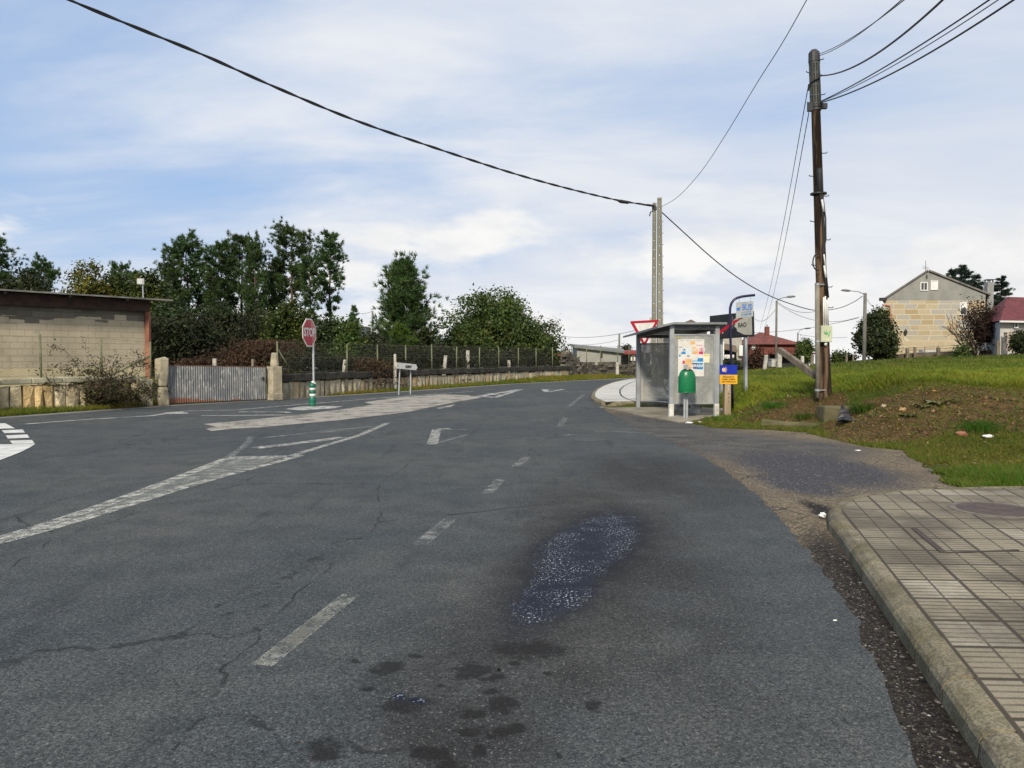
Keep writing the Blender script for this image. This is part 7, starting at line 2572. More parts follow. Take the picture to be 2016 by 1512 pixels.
cs = mixc(nt, br.outputs['Fac'], cs, (0.50, 0.45, 0.33))
setin(nt, bs, 'Base Color', cs)
setin(nt, bs, 'Roughness', 0.92)
bump(nt, bs, math_(nt, 'SUBTRACT', noise(nt, co, 6, 4), br.outputs['Fac']), 0.5, 0.03)
RENDERG = M('grey_gable_render', (0.25, 0.25, 0.225), (0.20, 0.20, 0.18), 0.8, 0.9, bmp=0.2, dirt=(0.33, 0.33, 0.30), dirt_amt=0.35)
YH = 88.0
gl_, gr_ = P(1740, 700, YH), P(1938, 700, YH)
zg = min(hz(gl_.x, YH), hz(gr_.x, YH)) - 0.5
eL, eR, ap = P(1738, 588.5, YH).z, P(1938, 579, YH).z, P(1826, 534, YH)
zsplit = P(1800, 591.5, YH).z
t = thing('stone_house', 'tall stone gabled house with a grey rendered attic gable on the rise', 'house', (gl_.x, YH, zg))
DEPTH = 11.0
dv = Vector((0.56, 1, 0)).normalized() * DEPTH
F0, F1 = Vector((gl_.x, YH, zg)), Vector((gr_.x, YH, zg))
def quad_wall(mb, pts): mb.add(pts, [tuple(range(len(pts)))])
Zs = lambda v, z: Vector((v.x, v.y, z))
mb = MB()
quad_wall(mb, [Zs(F0, zg), Zs(F1, zg), Zs(F1, zsplit), Zs(F0, zsplit)])
quad_wall(mb, [Zs(F0 + dv, zg), Zs(F0, zg), Zs(F0, zsplit), Zs(F0 + dv, zsplit)])
quad_wall(mb, [Zs(F1, zg), Zs(F1 + dv, zg), Zs(F1 + dv, zsplit), Zs(F1, zsplit)])
quad_wall(mb, [Zs(F1 + dv, zg), Zs(F0 + dv, zg), Zs(F0 + dv, zsplit), Zs(F1 + dv, zsplit)])
mb.build('stone_wall', STONEW, t)
mb = MB()
apx = Vector((ap.x, YH, ap.z))
mb.add([Zs(F0, zsplit), Zs(F1, zsplit), Zs(F1, eR), apx, Zs(F0, eL), Zs(F0 + dv, zsplit), Zs(F1 + dv, zsplit), Zs(F1 + dv, eR), apx + dv, Zs(F0 + dv, eL)],
       [(0, 1, 2, 3, 4), (9, 8, 7, 6, 5), (1, 6, 7, 2), (5, 0, 4, 9)])
mb.build('gable', RENDERG, t)
mb = MB()
o1 = Vector((0, -0.22, 0))
for (a, b) in ((Zs(F0, eL), apx), (apx, Zs(F1, eR))):
    d = (b - a).normalized()
    a2 = a - d * (0.45 if a.z < b.z else 0.0)
    b2 = b + d * (0.45 if a.z > b.z else 0.0)
    u = Vector((-d.z, 0, d.x))
    q = [a2 + o1, b2 + o1, b2 + dv + Vector((0, 0.3, 0)), a2 + dv + Vector((0, 0.3, 0))]
    lo_ = [p + u * 0.02 for p in q]
    hi_ = [p + u * 0.20 for p in q]
    mb.add(lo_ + hi_, [(0, 3, 2, 1), (4, 5, 6, 7), (0, 1, 5, 4), (1, 2, 6, 5), (2, 3, 7, 6), (3, 0, 4, 7)])
rf = mb.build('roof', M('grey_roof_edge', (0.19, 0.175, 0.155), (0.12, 0.11, 0.10), 2, 0.85), t)
# gutter piece at the left eave
MB().box(Vector((gl_.x - 0.25, YH - 0.1, eL - 0.05)), (0.7, 0.5, 0.35)).build('gutter', DARKMETAL, t, bevel=0.03)


def window(t, px0, py0, px1, py1, Y, blind, name='window', frame_w=0.10, mull=1):
    a, b = P(px0, py1, Y), P(px1, py0, Y)
    w, h = b.x - a.x, b.z - a.z
    c = Vector(((a.x + b.x) / 2, Y - 0.02, (a.z + b.z) / 2))
    fr = MB()
    for s in (-1, 1):
        fr.box(c + Vector((s * (w / 2 - frame_w / 2), -0.02, 0)), (frame_w, 0.14, h))
        fr.box(c + Vector((0, -0.02, s * (h / 2 - frame_w / 2))), (w - 2 * frame_w - 0.004, 0.13, frame_w))
    for k in range(mull):
        fr.box(c + Vector(((k + 1) * w / (mull + 1) - w / 2, -0.02, -h * blind / 2)), (0.06, 0.11, h * (1 - blind) - 2 * frame_w))
    f = fr.build(name, WHITEP, t)
    g = MB()
    g.box(c + Vector((0, 0.01, -h * blind / 2)), (w - 0.1, 0.04, h * (1 - blind) - 0.1))
    if blind < 1: g.build('pane', GLASSD, f)
    if blind > 0:
        MB().box(c + Vector((0, -0.015, h / 2 - h * blind / 2)), (w - 2 * frame_w, 0.07, h * blind - frame_w)).build('roller_blind', WHITEP, f)
    return f


window(t, 1811, 555.5, 1826, 572.5, YH, 0.0)
window(t, 1831.5, 552.5, 1846, 571, YH, 0.97, mull=0)
window(t, 1888.5, 595, 1903.5, 620.5, YH, 0.46, mull=0)
mb = MB()
DP = [(1737, 600), (1751, 601), (1753, 606), (1753.5, 650), (1754, 690)]
mb.tube([P(x, y, YH - 0.12) for x, y in DP], 0.085, 8)
mb.build('downpipe', M('salmon_downpipe', (0.52, 0.23, 0.15), (0.44, 0.19, 0.13), 3, 0.6), t, True)
MB().tube([P(1825, 541, YH - 0.1), P(1825, 548, YH - 0.1)], 0.06, 6).build('vent_pipe', DARKMETAL, t)
ch0 = P(1946, 600, YH + 3)
MB().box(Vector((ch0.x, YH + 3, (P(1946, 556, YH + 3).z + zg) / 2)), (0.72, 0.72, P(1946, 556, YH + 3).z - zg)).build('chimney', M('chimney_grey', (0.26, 0.265, 0.26), (0.21, 0.21, 0.205), 2, 0.9), t)
mb = MB()
for s in (-1, 1):
    for q in (-1, 1):
        mb.box(Vector((ch0.x + s * 0.28, YH + 3 + q * 0.28, P(1946, 553.5, YH + 3).z)), (0.1, 0.1, 0.32))
mb.box(Vector((ch0.x, YH + 3, P(1946, 551, YH + 3).z)), (0.85, 0.85, 0.1))
mb.build('chimney_cap', DARKMETAL, t)
mb = MB()
a_ = P(1822.5, 536, YH + 2)
mb.tube([a_, P(1822.5, 513, YH + 2)], 0.03, 5)
for k, py in enumerate((526, 529)):
    c = P(1822.5, py, YH + 2)
    mb.tube([c + Vector((-0.35, 0, 0.05)), c + Vector((0.35, 0, -0.05))], 0.02, 4)
mb.build('aerial', DARKMETAL, t)
ln_ = P(1783, 654, YH - 0.25)
MB().lathe([(0.05, -0.28), (0.16, -0.18), (0.20, 0.12), (0.10, 0.26), (0.03, 0.36)], ln_, 8).build('wall_lantern', DARKMETAL, t)

# white house with a red roof at the right edge
YW = 70.0
t = thing('white_house', 'pale low house with a dark red tiled roof at the right edge', 'house', P(1960, 690, YW))
zg = hz(P(1990, 690, YW).x, YW) - 0.5
a_, b_ = P(1968, 690, YW), P(2180, 690, YW + 4)
ze = P(1968, 633, YW).z
dvw = Vector((0.35, 0.94, 0)) * 9
mb = MB()
mb.add([Zs(a_, zg), Zs(b_, zg), Zs(b_, ze), Zs(a_, ze), Zs(a_ + dvw, zg), Zs(b_ + dvw, zg), Zs(b_ + dvw, ze), Zs(a_ + dvw, ze)], [(0, 1, 2, 3), (4, 0, 3, 7), (5, 4, 7, 6), (1, 5, 6, 2)])
mb.build('wall', M('grey_white_render', (0.52, 0.50, 0.45), (0.44, 0.42, 0.38), 1.2, 0.9, dirt=(0.22, 0.21, 0.19), dirt_amt=0.4), t)
mb = MB()
rd = (b_ - a_).normalized()
on = Vector((rd.y, -rd.x, 0))
pA, pB = Zs(a_ - rd * 0.7 + on * 0.6, ze + 0.05), Zs(b_ + rd * 0.7 + on * 0.6, ze + 0.05)
mm_ = dvw * 0.5
rA, rB = Zs(a_ + mm_ + rd * 2.2, ze + 2.6), Zs(b_ + mm_, ze + 2.6)
bA, bB = Zs(a_ + dvw - rd * 0.7, ze + 0.05), Zs(b_ + dvw, ze + 0.05)
th = Vector((0, 0, 0.12))
mb.add([pA, pB, rB, rA, bA, bB], [(0, 1, 2, 3), (4, 0, 3), (5, 4, 3, 2)])
mb.build('roof', M('dark_red_roof', (0.14, 0.032, 0.036), (0.09, 0.022, 0.026), 1.5, 0.8, bmp=0.4, bscale=10), t)
mb = MB()
mb.beam(pA - th * 0.6, pB - th * 0.6, 0.14, 0.16)
mb.build('white_gutter', WHITEP, t)
window(t, 1995, 629, 2004, 646, YW + 0.45, 0.0, mull=0)
# red roofed brick house far behind the field
YR = 108.0
zg = -1.6
t = thing('brick_house', 'red brick house with a hipped clay tile roof beyond the field', 'house', (P(1530, 700, YR).x, YR, zg))
a_, b_ = P(1477, 700, YR), P(1573, 700, YR)
ze = P(1500, 678, YR).z
BRICK = M('dark_red_brick', (0.20, 0.062, 0.045), (0.13, 0.045, 0.035), 3, 0.9, bmp=0.3)
D_ = 8.0
mb = MB()
mb.add([(a_.x, YR, zg), (b_.x, YR, zg), (b_.x, YR, ze), (a_.x, YR, ze), (a_.x, YR + D_, zg), (b_.x, YR + D_, zg), (b_.x, YR + D_, ze), (a_.x, YR + D_, ze)], [(0, 1, 2, 3), (1, 5, 6, 2), (4, 0, 3, 7), (5, 4, 7, 6)])
mb.build('wall', BRICK, t)
mb = MB()
ov = 0.6
r1v, r2v = Vector((P(1512, 700, YR).x, YR + D_ / 2, P(1512, 655, YR + 4).z)), Vector((P(1519, 700, YR).x, YR + D_ / 2, P(1512, 655, YR + 4).z))
e4 = [Vector((a_.x - ov, YR - ov, ze)), Vector((b_.x + ov, YR - ov, ze)), Vector((b_.x + ov, YR + D_ + ov, ze)), Vector((a_.x - ov, YR + D_ + ov, ze))]
mb.add(e4 + [r1v, r2v], [(0, 1, 5, 4), (1, 2, 5), (2, 3, 4, 5), (3, 0, 4), (3, 2, 1, 0)])
mb.build('roof', TILE_RED, t)
c = P(1510, 650, YR + 3)
MB().box(Vector((c.x, c.y, c.z - 0.5)), (0.55, 0.55, 2.0)).build('chimney', BRICK, t)
MB().tube([P(1510, 645, YR + 3), P(1510, 639, YR + 3)], 0.07, 6).build('flue', DARKMETAL, t)
MB().box(Vector((P(1568.5, 700, YR).x, YR - 0.15, (P(1568, 692, YR).z + ze) / 2)), (0.28, 0.28, ze - P(1568, 692, YR).z)).build('white_column', WHITEP, t)
mb = MB()
zb_ = P(1540, 696, YR).z
mb.box(Vector(((a_.x + b_.x) / 2 + 2.0, YR - 1.0, zb_)), (b_.x - a_.x - 1.0, 1.8, 0.22))
mb.build('balcony_roof', TILE_RED, t)
mb = MB()
for k in range(22):
    mb.box(Vector((P(1511, 700, YR).x + k * 0.2, YR - 0.6, P(1511, 690, YR).z)), (0.05, 0.05, 0.9))
mb.build('balcony_railing', M('red_brown_railing', (0.16, 0.05, 0.04)), t)
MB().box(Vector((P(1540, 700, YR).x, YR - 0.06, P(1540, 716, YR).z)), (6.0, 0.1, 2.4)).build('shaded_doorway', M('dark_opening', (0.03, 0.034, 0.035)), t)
mb = MB().box(Vector((P(1483, 700, YR).x, YR - 0.06, P(1483, 683, YR).z)), (0.5, 0.1, 0.8)).build('window', WHITEP, t)

# house seen through the sign posts, and the brown roof above the shelter
YQ = 74.0
t = thing('pale_house', 'pale house with a porch partly hidden behind the town sign posts', 'house', P(1440, 720, YQ))
a_, b_ = P(1398, 720, YQ), P(1460, 720, YQ)
zg, ze = -0.6, P(1440, 660, YQ).z
mb = MB().box(Vector(((a_.x + b_.x) / 2, YQ + 3, (zg + ze) / 2)), (b_.x - a_.x, 6, ze - zg))
mb.build('wall', M('pale_stone_render', (0.38, 0.36, 0.31), (0.30, 0.285, 0.24), 1.5, 0.9, dirt=(0.2, 0.19, 0.16), dirt_amt=0.4), t)
mb = MB()
p0, p1 = P(1414, 681, YQ - 1.6), P(1452, 690, YQ - 1.6)
mb.add([p0, p1, p1 + Vector((0.3, 1.7, 0.5)), p0 + Vector((0, 1.7, 0.5)), p0 - Vector((0, 0, .2)), p1 - Vector((0, 0, .2)), p1 + Vector((0.3, 1.7, 0.3)), p0 + Vector((0, 1.7, 0.3))], [(0, 1, 2, 3), (4, 7, 6, 5), (0, 4, 5, 1), (1, 5, 6, 2)])
mb.build('porch_roof', M('brown_porch_roof', (0.17, 0.125, 0.08), (0.10, 0.075, 0.055), 3, 0.9), t)
MB().box(P(1432, 700, YQ - 0.05), (1.7, 0.1, 1.1)).build('garage_opening', M('deep_opening', (0.02, 0.02, 0.022)), t)
MB().box(P(1422, 698, YQ - 1.5), (0.26, 0.26, 2.4)).build('porch_column', WHITEP, t)
MB().box(P(1435, 702, YQ - 1.0), (0.9, 0.4, 0.35)).build('white_rail', WHITEP, t)
MB().box(P(1458, 690, YQ - 0.3), (0.34, 0.3, 1.0)).build('white_panel', WHITEP, t)
YB = 80.0
t = thing('hip_roof_house', 'house with a brown hipped roof showing just above the bus shelter', 'house', P(1360, 640, YB))
mb = MB()
a_, b_, ap_ = P(1318, 651, YB), P(1402, 651, YB), P(1361, 629, YB + 4)
mb.add([a_, b_, b_ + Vector((0, 8, 0)), a_ + Vector((0, 8, 0)), ap_], [(0, 1, 4), (1, 2, 4), (2, 3, 4), (3, 0, 4), (3, 2, 1, 0)])
mb.build('roof', M('brown_tile_roof', (0.13, 0.085, 0.055), (0.085, 0.055, 0.04), 2, 0.9, bmp=0.4, bscale=8), t)
c = (a_ + b_) / 2
MB().box(Vector((c.x, YB + 4, (c.z - 0.8) / 2 - 0.01)), ((b_.x - a_.x) - 0.8, 7, c.z + 0.8)).build('wall', M('beige_render', (0.36, 0.33, 0.27), (0.29, 0.27, 0.22), 1, 0.9), t)
# grey shed and red roofed lean-to by the road bend
YS = 76.0
t = thing('grey_shed', 'long low grey concrete shed with a sloping sheet roof beyond the dry stone wall', 'shed', P(1175, 700, YS))
a_, b_ = P(1136, 700, YS), P(1222, 700, YS)
z0, z1 = P(1136, 685, YS).z, P(1222, 696, YS).z
mb = MB()
v = [Vector((a_.x, YS, -1)), Vector((b_.x, YS, -1)), Vector((b_.x, YS, z1)), Vector((a_.x, YS, z0)), Vector((P(1127, 700, YS + 7).x, YS + 7, -1)), Vector((b_.x + 1, YS + 7, -1)), Vector((b_.x + 1, YS + 7, z1 + 0.3)), Vector((P(1127, 700, YS + 7).x, YS + 7, z0 + 0.3))]
mb.add(v, [(0, 1, 2, 3), (4, 0, 3, 7), (1, 5, 6, 2), (5, 4, 7, 6)])
mb.build('wall', M('grey_shed_render', (0.33, 0.325, 0.29), (0.27, 0.265, 0.235), 0.8, 0.9, bmp=0.2), t)
mb = MB()
q = [v[3] + Vector((-0.3, -0.4, 0.02)), v[2] + Vector((0.3, -0.4, 0.02)), v[6] + Vector((0.3, 0.3, 0.02)), v[7] + Vector((-0.3, 0.3, 0.02))]
mb.add(q + [p + Vector((0, 0, 0.22)) for p in q], [(0, 3, 2, 1), (4, 5, 6, 7), (0, 1, 5, 4), (1, 2, 6, 5), (2, 3, 7, 6), (3, 0, 4, 7)])
mb.build('roof', M('grey_sheet_roof', (0.20, 0.205, 0.20), (0.14, 0.145, 0.14), 1, 0.7), t)
MB().box(P(1184.5, 699.5, YS - 0.03), (0.16 * 1, 0.1, 0.42)).build('window', M('dark_slot', (0.02, 0.02, 0.02)), t)
t = thing('red_roof_leanto', 'low open lean-to with a red sheet roof right of the grey shed', 'shed', P(1240, 705, 84))
MB().box(P(1244, 693, 84) + Vector((0, 1.5, 0)), (P(1266, 700, 84).x - P(1221, 700, 84).x, 3.4, 0.30), Matrix.Rotation(0.05, 3, 'X')).build('roof', M('red_sheet_roof', (0.27, 0.05, 0.05), (0.20, 0.04, 0.04), 2, 0.7), t)
MB().box(P(1244, 706, 86), (4.0, 0.2, 1.3)).build('back_wall', M('dark_back_wall', (0.07, 0.065, 0.06), (0.12, 0.11, 0.10), 2, 0.9), t)
for px in (1224, 1246, 1263):
    MB().beam(P(px, 716, 84), P(px, 694, 84), 0.12, 0.12).build('post', GREYWOOD, t)
MB().box(P(1246, 703, 84.4), (0.5, 0.3, 0.8)).build('white_board', WHITEP, t)
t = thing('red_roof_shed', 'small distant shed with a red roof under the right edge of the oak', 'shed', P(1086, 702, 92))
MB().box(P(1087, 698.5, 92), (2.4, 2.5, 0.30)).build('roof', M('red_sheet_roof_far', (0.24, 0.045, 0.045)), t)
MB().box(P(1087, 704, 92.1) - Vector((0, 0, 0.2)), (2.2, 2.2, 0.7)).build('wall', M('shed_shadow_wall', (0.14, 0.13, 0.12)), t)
t = thing('tall_dark_building', 'narrow dark blue-grey building between the pines', 'building', P(717, 690, 90))
c = P(715, 645, 90)
MB().box(Vector((c.x, 91, c.z / 2 - 0.5)), (P(722, 650, 90).x - P(707, 650, 90).x, 3, c.z + 1)).build('wall', M('blue_grey_cladding', (0.10, 0.105, 0.135), (0.085, 0.09, 0.115), 1, 0.7), t)
MB().box(Vector((c.x, 91, c.z + 0.05)), (P(722, 650, 90).x - P(707, 650, 90).x + 0.1, 3.1, 0.12)).build('roof', DARKMETAL, t)
t = thing('pale_grey_house', 'small pale grey house end left of the dark tall building', 'house', P(722, 700, 88))
MB().box(P(724, 690, 88) + Vector((0, 1, -0.4)), (1.2, 2, 2.0)).build('wall', M('pale_grey_wall', (0.42, 0.43, 0.43)), t)
MB().box(P(724, 690, 88) + Vector((0, 1, 0.66)), (1.4, 2.2, 0.12)).build('roof', DARKMETAL, t)

# ------------------------------------------------------------------ planting round the houses
leafy('large_bush', 'big dark evergreen bush at the left corner of the stone house', 'bush', 1722, 612, 80, 96, 301, DARKL, 330, 34, 0.24, lobes=7, cz=0.46, rz=0.5)
leafy('golden_bush', 'yellow-green golden conifer bush rising behind the dark evergreen bush', 'bush', 1733, 608, 83, 27, 302, YELL, 130, 34, 0.20, lobes=4, cz=0.62, rz=0.36)
leafy('broadleaf_tree', 'round green tree beside the red brick house', 'tree', 1584, 668, 100, 34, 303, OAKL, 110, 30, 0.24, lobes=5)
leafy('broadleaf_bush', 'small hazy bush seen just right of the wooden pole', 'bush', 1655, 695, 85, 50, 304, OAKL, 80, 28, 0.22, lobes=4)
leafy('broadleaf_bush', 'low dark vine bush between the town sign and the brick house', 'bush', 1492, 688, 60, 34, 305, BROWNL, 70, 28, 0.15, lobes=4)
leafy('broadleaf_bush', 'low dark garden bush in front of the pale house', 'bush', 1430, 712, 62, 70, 306, DARKL, 120, 28, 0.16, lobes=6)
leafy('broadleaf_bush', 'dark shrub at the right edge beside the pale low house', 'bush', 2010, 652, 62, 40, 307, DARKL, 120, 30, 0.16, lobes=4)
leafy('cabbage_plant', 'leafy green kitchen plant before the right end of the stone house', 'plant', 1894, 676, 72, 26, 308, OAKL, 40, 26, 0.18, lobes=4)
leafy('broadleaf_bush', 'distant treetop left of the thin pole by the grey shed', 'tree', 1232, 681, 95, 26, 309, DARKL, 50, 26, 0.22, lobes=4)
leafy('broadleaf_tree', 'distant dark tree clump between the oak and the grey shed', 'tree', 1112, 684, 100, 36, 310, DARKL, 90, 26, 0.26, lobes=5)


def cedar(label, px, ytop, Y, w, seed):
    """tiered dark conifer with drooping level sprays"""
    loc = at(px, Y)
    H = top_h(ytop, Y, loc)
    R_ = w / F * Y / 2
    r_ = rng(seed)
    mb = MB()
    mb.tube([Vector((0, 0, 0)), Vector((0.05, 0, H * 0.5)), Vector((0, 0, H))], [0.22, 0.13, 0.02], 8)
    cens, dirs = [], []
    z = H * 0.18
    while z < H * 0.98:
        f = (z - H * 0.18) / (H * 0.82)
        L = R_ * 1.15 * (1 - f) ** 0.9 + 0.12
        for b in range(6):
            a = r_.uniform(0, 6.28)
            l = L * r_.uniform(0.35, 1.3)
            st = Vector((0, 0, z + r_.uniform(-0.25, 0.25)))
            e = st + Vector((math.cos(a) * l, math.sin(a) * l, r_.uniform(-0.15, 0.4) * l))
            mb.tube([st, e], [0.03, 0.008], 4, cap=False)
            for q in range(int(l * 20) + 6):
                u = r_.uniform(0.15, 1.0)
                p = np.array(st.lerp(e, u)) + r_.normal(0, 0.10, 3) * np.array((1, 1, 0.4)) * l
                cens.append(p)
                dirs.append((math.cos(a) * 0.9, math.sin(a) * 0.9, -0.15))
        z += 0.42 * r_.uniform(0.8, 1.2)
    tri, cl = needle_tufts(np.array(cens), np.array(dirs), r_, 14, 0.36, 0.055, (1, 1, 1), spread=0.45)
    return tree_from('conifer_tree', mb, tri, cl, CEDAR, label, 'conifer', loc, 'dark conifers behind the stone house')


cedar('tiered dark conifer just right of the gable top of the stone house', 1869, 525, 104, 100, 321)
cedar('tallest tiered dark conifer behind the right roof slope of the stone house', 1890, 519, 106, 110, 322)
cedar('dark conifer between the roof slope and the chimney', 1918, 536, 102, 84, 323)
cedar('wide-spreading dark conifer right of the chimney', 1967, 540, 104, 100, 324)

# vine-covered half-bare tree in front of the house
loc = at(1935, 74)
r_ = rng(331)
mb = MB()
tips = []
def limb(p, d, L, r, depth):
    n_ = 5
    pts_ = [p]
    for i in range(n_):
        d = (d + Vector(r_.normal(0, 0.18, 3)) + Vector((0, 0, 0.05))).normalized()
        pts_.append(pts_[-1] + d * (L / n_))
    mb.tube(pts_, [r * (1 - 0.55 * i / n_) for i in range(n_ + 1)], 5, cap=False)
    for q in pts_[2:]: tips.append((tuple(q), depth))
    if depth < 2:
        for k in range(3):
            nd = (d + Vector((r_.normal(0, 0.8), r_.normal(0, 0.8), r_.uniform(0, 0.7)))).normalized()
            limb(pts_[2 + k], nd, L * r_.uniform(0.5, 0.8), r * 0.55, depth + 1)
limb(Vector((-0.4, 0, 0)), Vector((-0.1, 0, 1)), 3.0, 0.2, 1)
for dx_, dz_ in ((-1.1, 0.5), (-0.85, 0.9), (-0.5, 1.3), (-0.25, 1.6), (0.0, 1.7), (0.2, 1.5), (0.6, 1.0), (0.8, 0.6), (0.4, 1.3)):
    limb(Vector((-0.4, 0, 1.4)), Vector((dx_, r_.normal(0, 0.2), dz_)).normalized(), 3.3, 0.12, 0)
t = thing('vine_covered_tree', 'half-bare twisted tree draped with brown creeper before the stone house', 'tree', (0, 0, 0))
mb.build('trunk', BARK, t, True)
tp_ = np.array([q for q, d in tips if q[0] > -1.6])
keep = (tp_[:, 0] > -0.9 + r_.normal(0, 0.3, len(tp_)))
ql = leaves_at(tp_[keep], 40, 0.19, r_, 0.42)
tri_mesh('creeper', ql, BROWNL, t, (np.array([0.55, 0.48, 0.55]) * r_.uniform(0.4, 1.2, (len(ql), 1))), per=4)
ql = leaves_at(tp_[tp_[:, 0] < -0.7], 2, 0.14, r_, 0.12)
tri_mesh('sparse_leaves', ql, BROWNL, t, np.ones((len(ql), 3)) * r_.uniform(0.5, 1.0, (len(ql), 1)), per=4)
t.location = loc
leafy('red_leaf_tree', 'dark wine-red leaved tree between the creeper tree and the pale low house', 'tree', 1962, 628, 76, 44, 332, REDL, 150, 32, 0.2, lobes=5, cz=0.62, rz=0.36)

# fence, troughs and posts in front of the house
for i, (px, yt, yb, Y, w, lb) in enumerate([
        (1786, 686, 706, 80, 0.30, 'weathered wooden fence post below the wall lantern of the stone house'),
        (1801, 683, 705, 80, 0.24, 'dark fence post left of the white trough by the stone house'),
        (1847, 684, 703, 79, 0.32, 'brown fence post right of the white trough by the stone house'),
        (1925, 673, 700, 74, 0.28, 'pale stake under the creeper-covered tree'),
        (1666, 696, 712, 62, 0.16, 'pale stake on the field crest just right of the wooden pole, left one'),
        (1679, 698, 713, 62, 0.13, 'dark stake on the field crest between the wooden pole and the dark bush'),
        (1598, 698, 716, 62, 0.24, 'thick pale stake on the field crest left of the wooden pole'),
        (1504, 699, 727, 46, 0.20, 'pale leaning vineyard post behind the town sign'),
        (1534, 694, 720, 55, 0.30, 'pale stone post beside the tall street lamp'),
        (1579, 701, 716, 66, 0.26, 'squat pale post by the brick house gate'),
        (1963, 671, 690, 70, 0.3, 'dark gate post beside the white tank')]):
    a = at(px, Y)
    yb2 = 702 - (a.z - CAMZ) / Y * F
    stone_post(px, yt, yb2, Y, w, lb, 'post', seed=60 + i, mat=(GREYWOOD if ('wooden' in lb or 'dark' in lb or 'brown' in lb) else CONC_POST), lean=(0.12 if 'leaning' in lb else 0))
def trough(label, px0, px1, py0, py1, Y, mat, name='trough', cat='trough', d=0.8):
    a_, b_ = P(px0, py1, Y), P(px1, py0, Y)
    mb = MB()
    c = Vector(((a_.x + b_.x) / 2, Y + d / 2, (a_.z + b_.z) / 2))
    w, h = b_.x - a_.x, b_.z - a_.z
    mb.box(c, (w, d, h))
    mb.box(c + Vector((0, 0, h / 2 + 0.02)), (w + 0.08, d + 0.08, 0.06))
    o = mb.build(name, mat, None, bevel=0.02)
    recenter(o, (c.x, c.y, a_.z))
    tag(o, label, cat)
trough('small white trough in front of the stone house wall', 1816, 1843, 690, 700, 81, WHITEP)
trough('long white tank under the wine-red tree', 1940, 1974, 676, 690, 73, WHITEP, 'water_tank', 'tank')
trough('pale stone block wall end beside the white tank', 1982, 1996, 655, 691, 69, M('pinkish_stone', (0.42, 0.34, 0.27), (0.34, 0.28, 0.22), 2, 0.9), 'wall_end', 'wall', 0.5)
trough('pale box beside the tall street lamp', 1519, 1530, 708, 722, 56, CONC_POST, 'pale_box', 'box')
p_ = [at(x, Y) + Vector((0, 0, 0.1)) for x, Y in ((1752, 81), (1786, 80.6), (1820, 80.4), (1847, 80), (1885, 79.5), (1920, 79))]
t = thing('garden_fence', 'low rusty wire fence along the foot of the stone house', 'fence', p_[0])
for p in p_:
    MB().tube([p, p + Vector((0, 0, 1.05))], 0.05, 6).build('post', GREYWOOD, t)
mb = MB()
for k in (0.45, 0.75, 1.0):
    mb.tube([p + Vector((0, 0, k)) for p in p_], 0.02, 4)
mb.build('rail', GREYWOOD, t)
mb = MB()
for a, b in zip(p_[:-1], p_[1:]):
    mb.beam(a + Vector((0, 0.25, -0.05)), b + Vector((0, 0.25, -0.05)), 0.25, 0.9)
o = mb.build('garden_wall', M('dark_garden_wall', (0.12, 0.10, 0.075), (0.07, 0.06, 0.045), 1.5, 0.9, bmp=0.5), None)
recenter(o, p_[0])
tag(o, 'low dark wall at the foot of the stone house', 'wall')

# ------------------------------------------------------------------ small things on the ground
def crumple(name, label, cat, px, py, size, mat, seed, z=0.0, flat=0.5, Y=None):
    r_ = rng(seed)
    c = G(px, py, z) if Y is None else P(px, py, Y)
    if Y is not None: c.z = hz(c.x, c.y)
    mb = MB()
    n_u, n_v = 8, 5
    vs = [Vector((0, 0, size * flat * 0.75))]
    for j in range(1, n_v):
        ph = math.pi * j / n_v
        for i in range(n_u):
            a = 6.283 * i / n_u
            rr2 = size * 0.5 * r_.uniform(0.7, 1.2)
            vs.append(Vector((math.cos(a) * math.sin(ph) * rr2, math.sin(a) * math.sin(ph) * rr2 * 0.8, max(0.0, (math.cos(ph) * 0.5 + 0.5) * size * flat * r_.uniform(0.7, 1.2)))))
    vs.append(Vector((0, 0, 0)))
    fs = [(0, 1 + i, 1 + (i + 1) % n_u) for i in range(n_u)]
    for j in range(n_v - 2):
        for i in range(n_u):
            fs.append((1 + j * n_u + i, 1 + (j + 1) * n_u + i, 1 + (j + 1) * n_u + (i + 1) % n_u, 1 + j * n_u + (i + 1) % n_u))
    L_ = len(vs) - 1
    fs += [(L_, 1 + (n_v - 2) * n_u + (i + 1) % n_u, 1 + (n_v - 2) * n_u + i) for i in range(n_u)]
    mb.add(vs, fs)
    o = mb.build(name, mat)
    o.location = c - Vector((0, 0, size * flat * (0.3 if name == 'stone' else 0)))
    tag(o, label, cat)
    return o


TISSUE = M('white_tissue', (0.74, 0.73, 0.70), (0.66, 0.65, 0.62), 20, 0.9, bmp=0.2)
crumple('crumpled_tissue', 'crumpled white tissue on the damp gutter by the kerb corner', 'litter', 1620, 1019, 0.085, TISSUE, 401, 0.0, 0.6)
crumple('paper_scrap', 'small flat white scrap on the asphalt near the kerb', 'litter', 1644, 1222, 0.028, TISSUE, 402, 0.002, 0.25)
crumple('pale_pebble', 'pale pebble lying on the dark oil stain in the lane', 'pebble', 982, 1320, 0.022, STONE, 403, 0.002, 0.5)
crumple('paper_scrap', 'white wrapper on the mossy verge right of the side entrance', 'litter', 1690, 865, 0.14, TISSUE, 404, 0, 0.3, 13.2)
crumple('plastic_bag', 'white plastic bag half hidden in the verge grass', 'litter', 1945, 857, 0.18, TISSUE, 405, 0, 0.35, 13.3)
crumple('paper_litter', 'white crumpled paper on the concrete in front of the shelter edge', 'litter', 1358, 834, 0.22, TISSUE, 406, 0.0, 0.2)
crumple('paper_litter', 'small white scrap just right of the crumpled paper by the shelter', 'litter', 1378, 832, 0.10, TISSUE, 407, 0.0, 0.3)
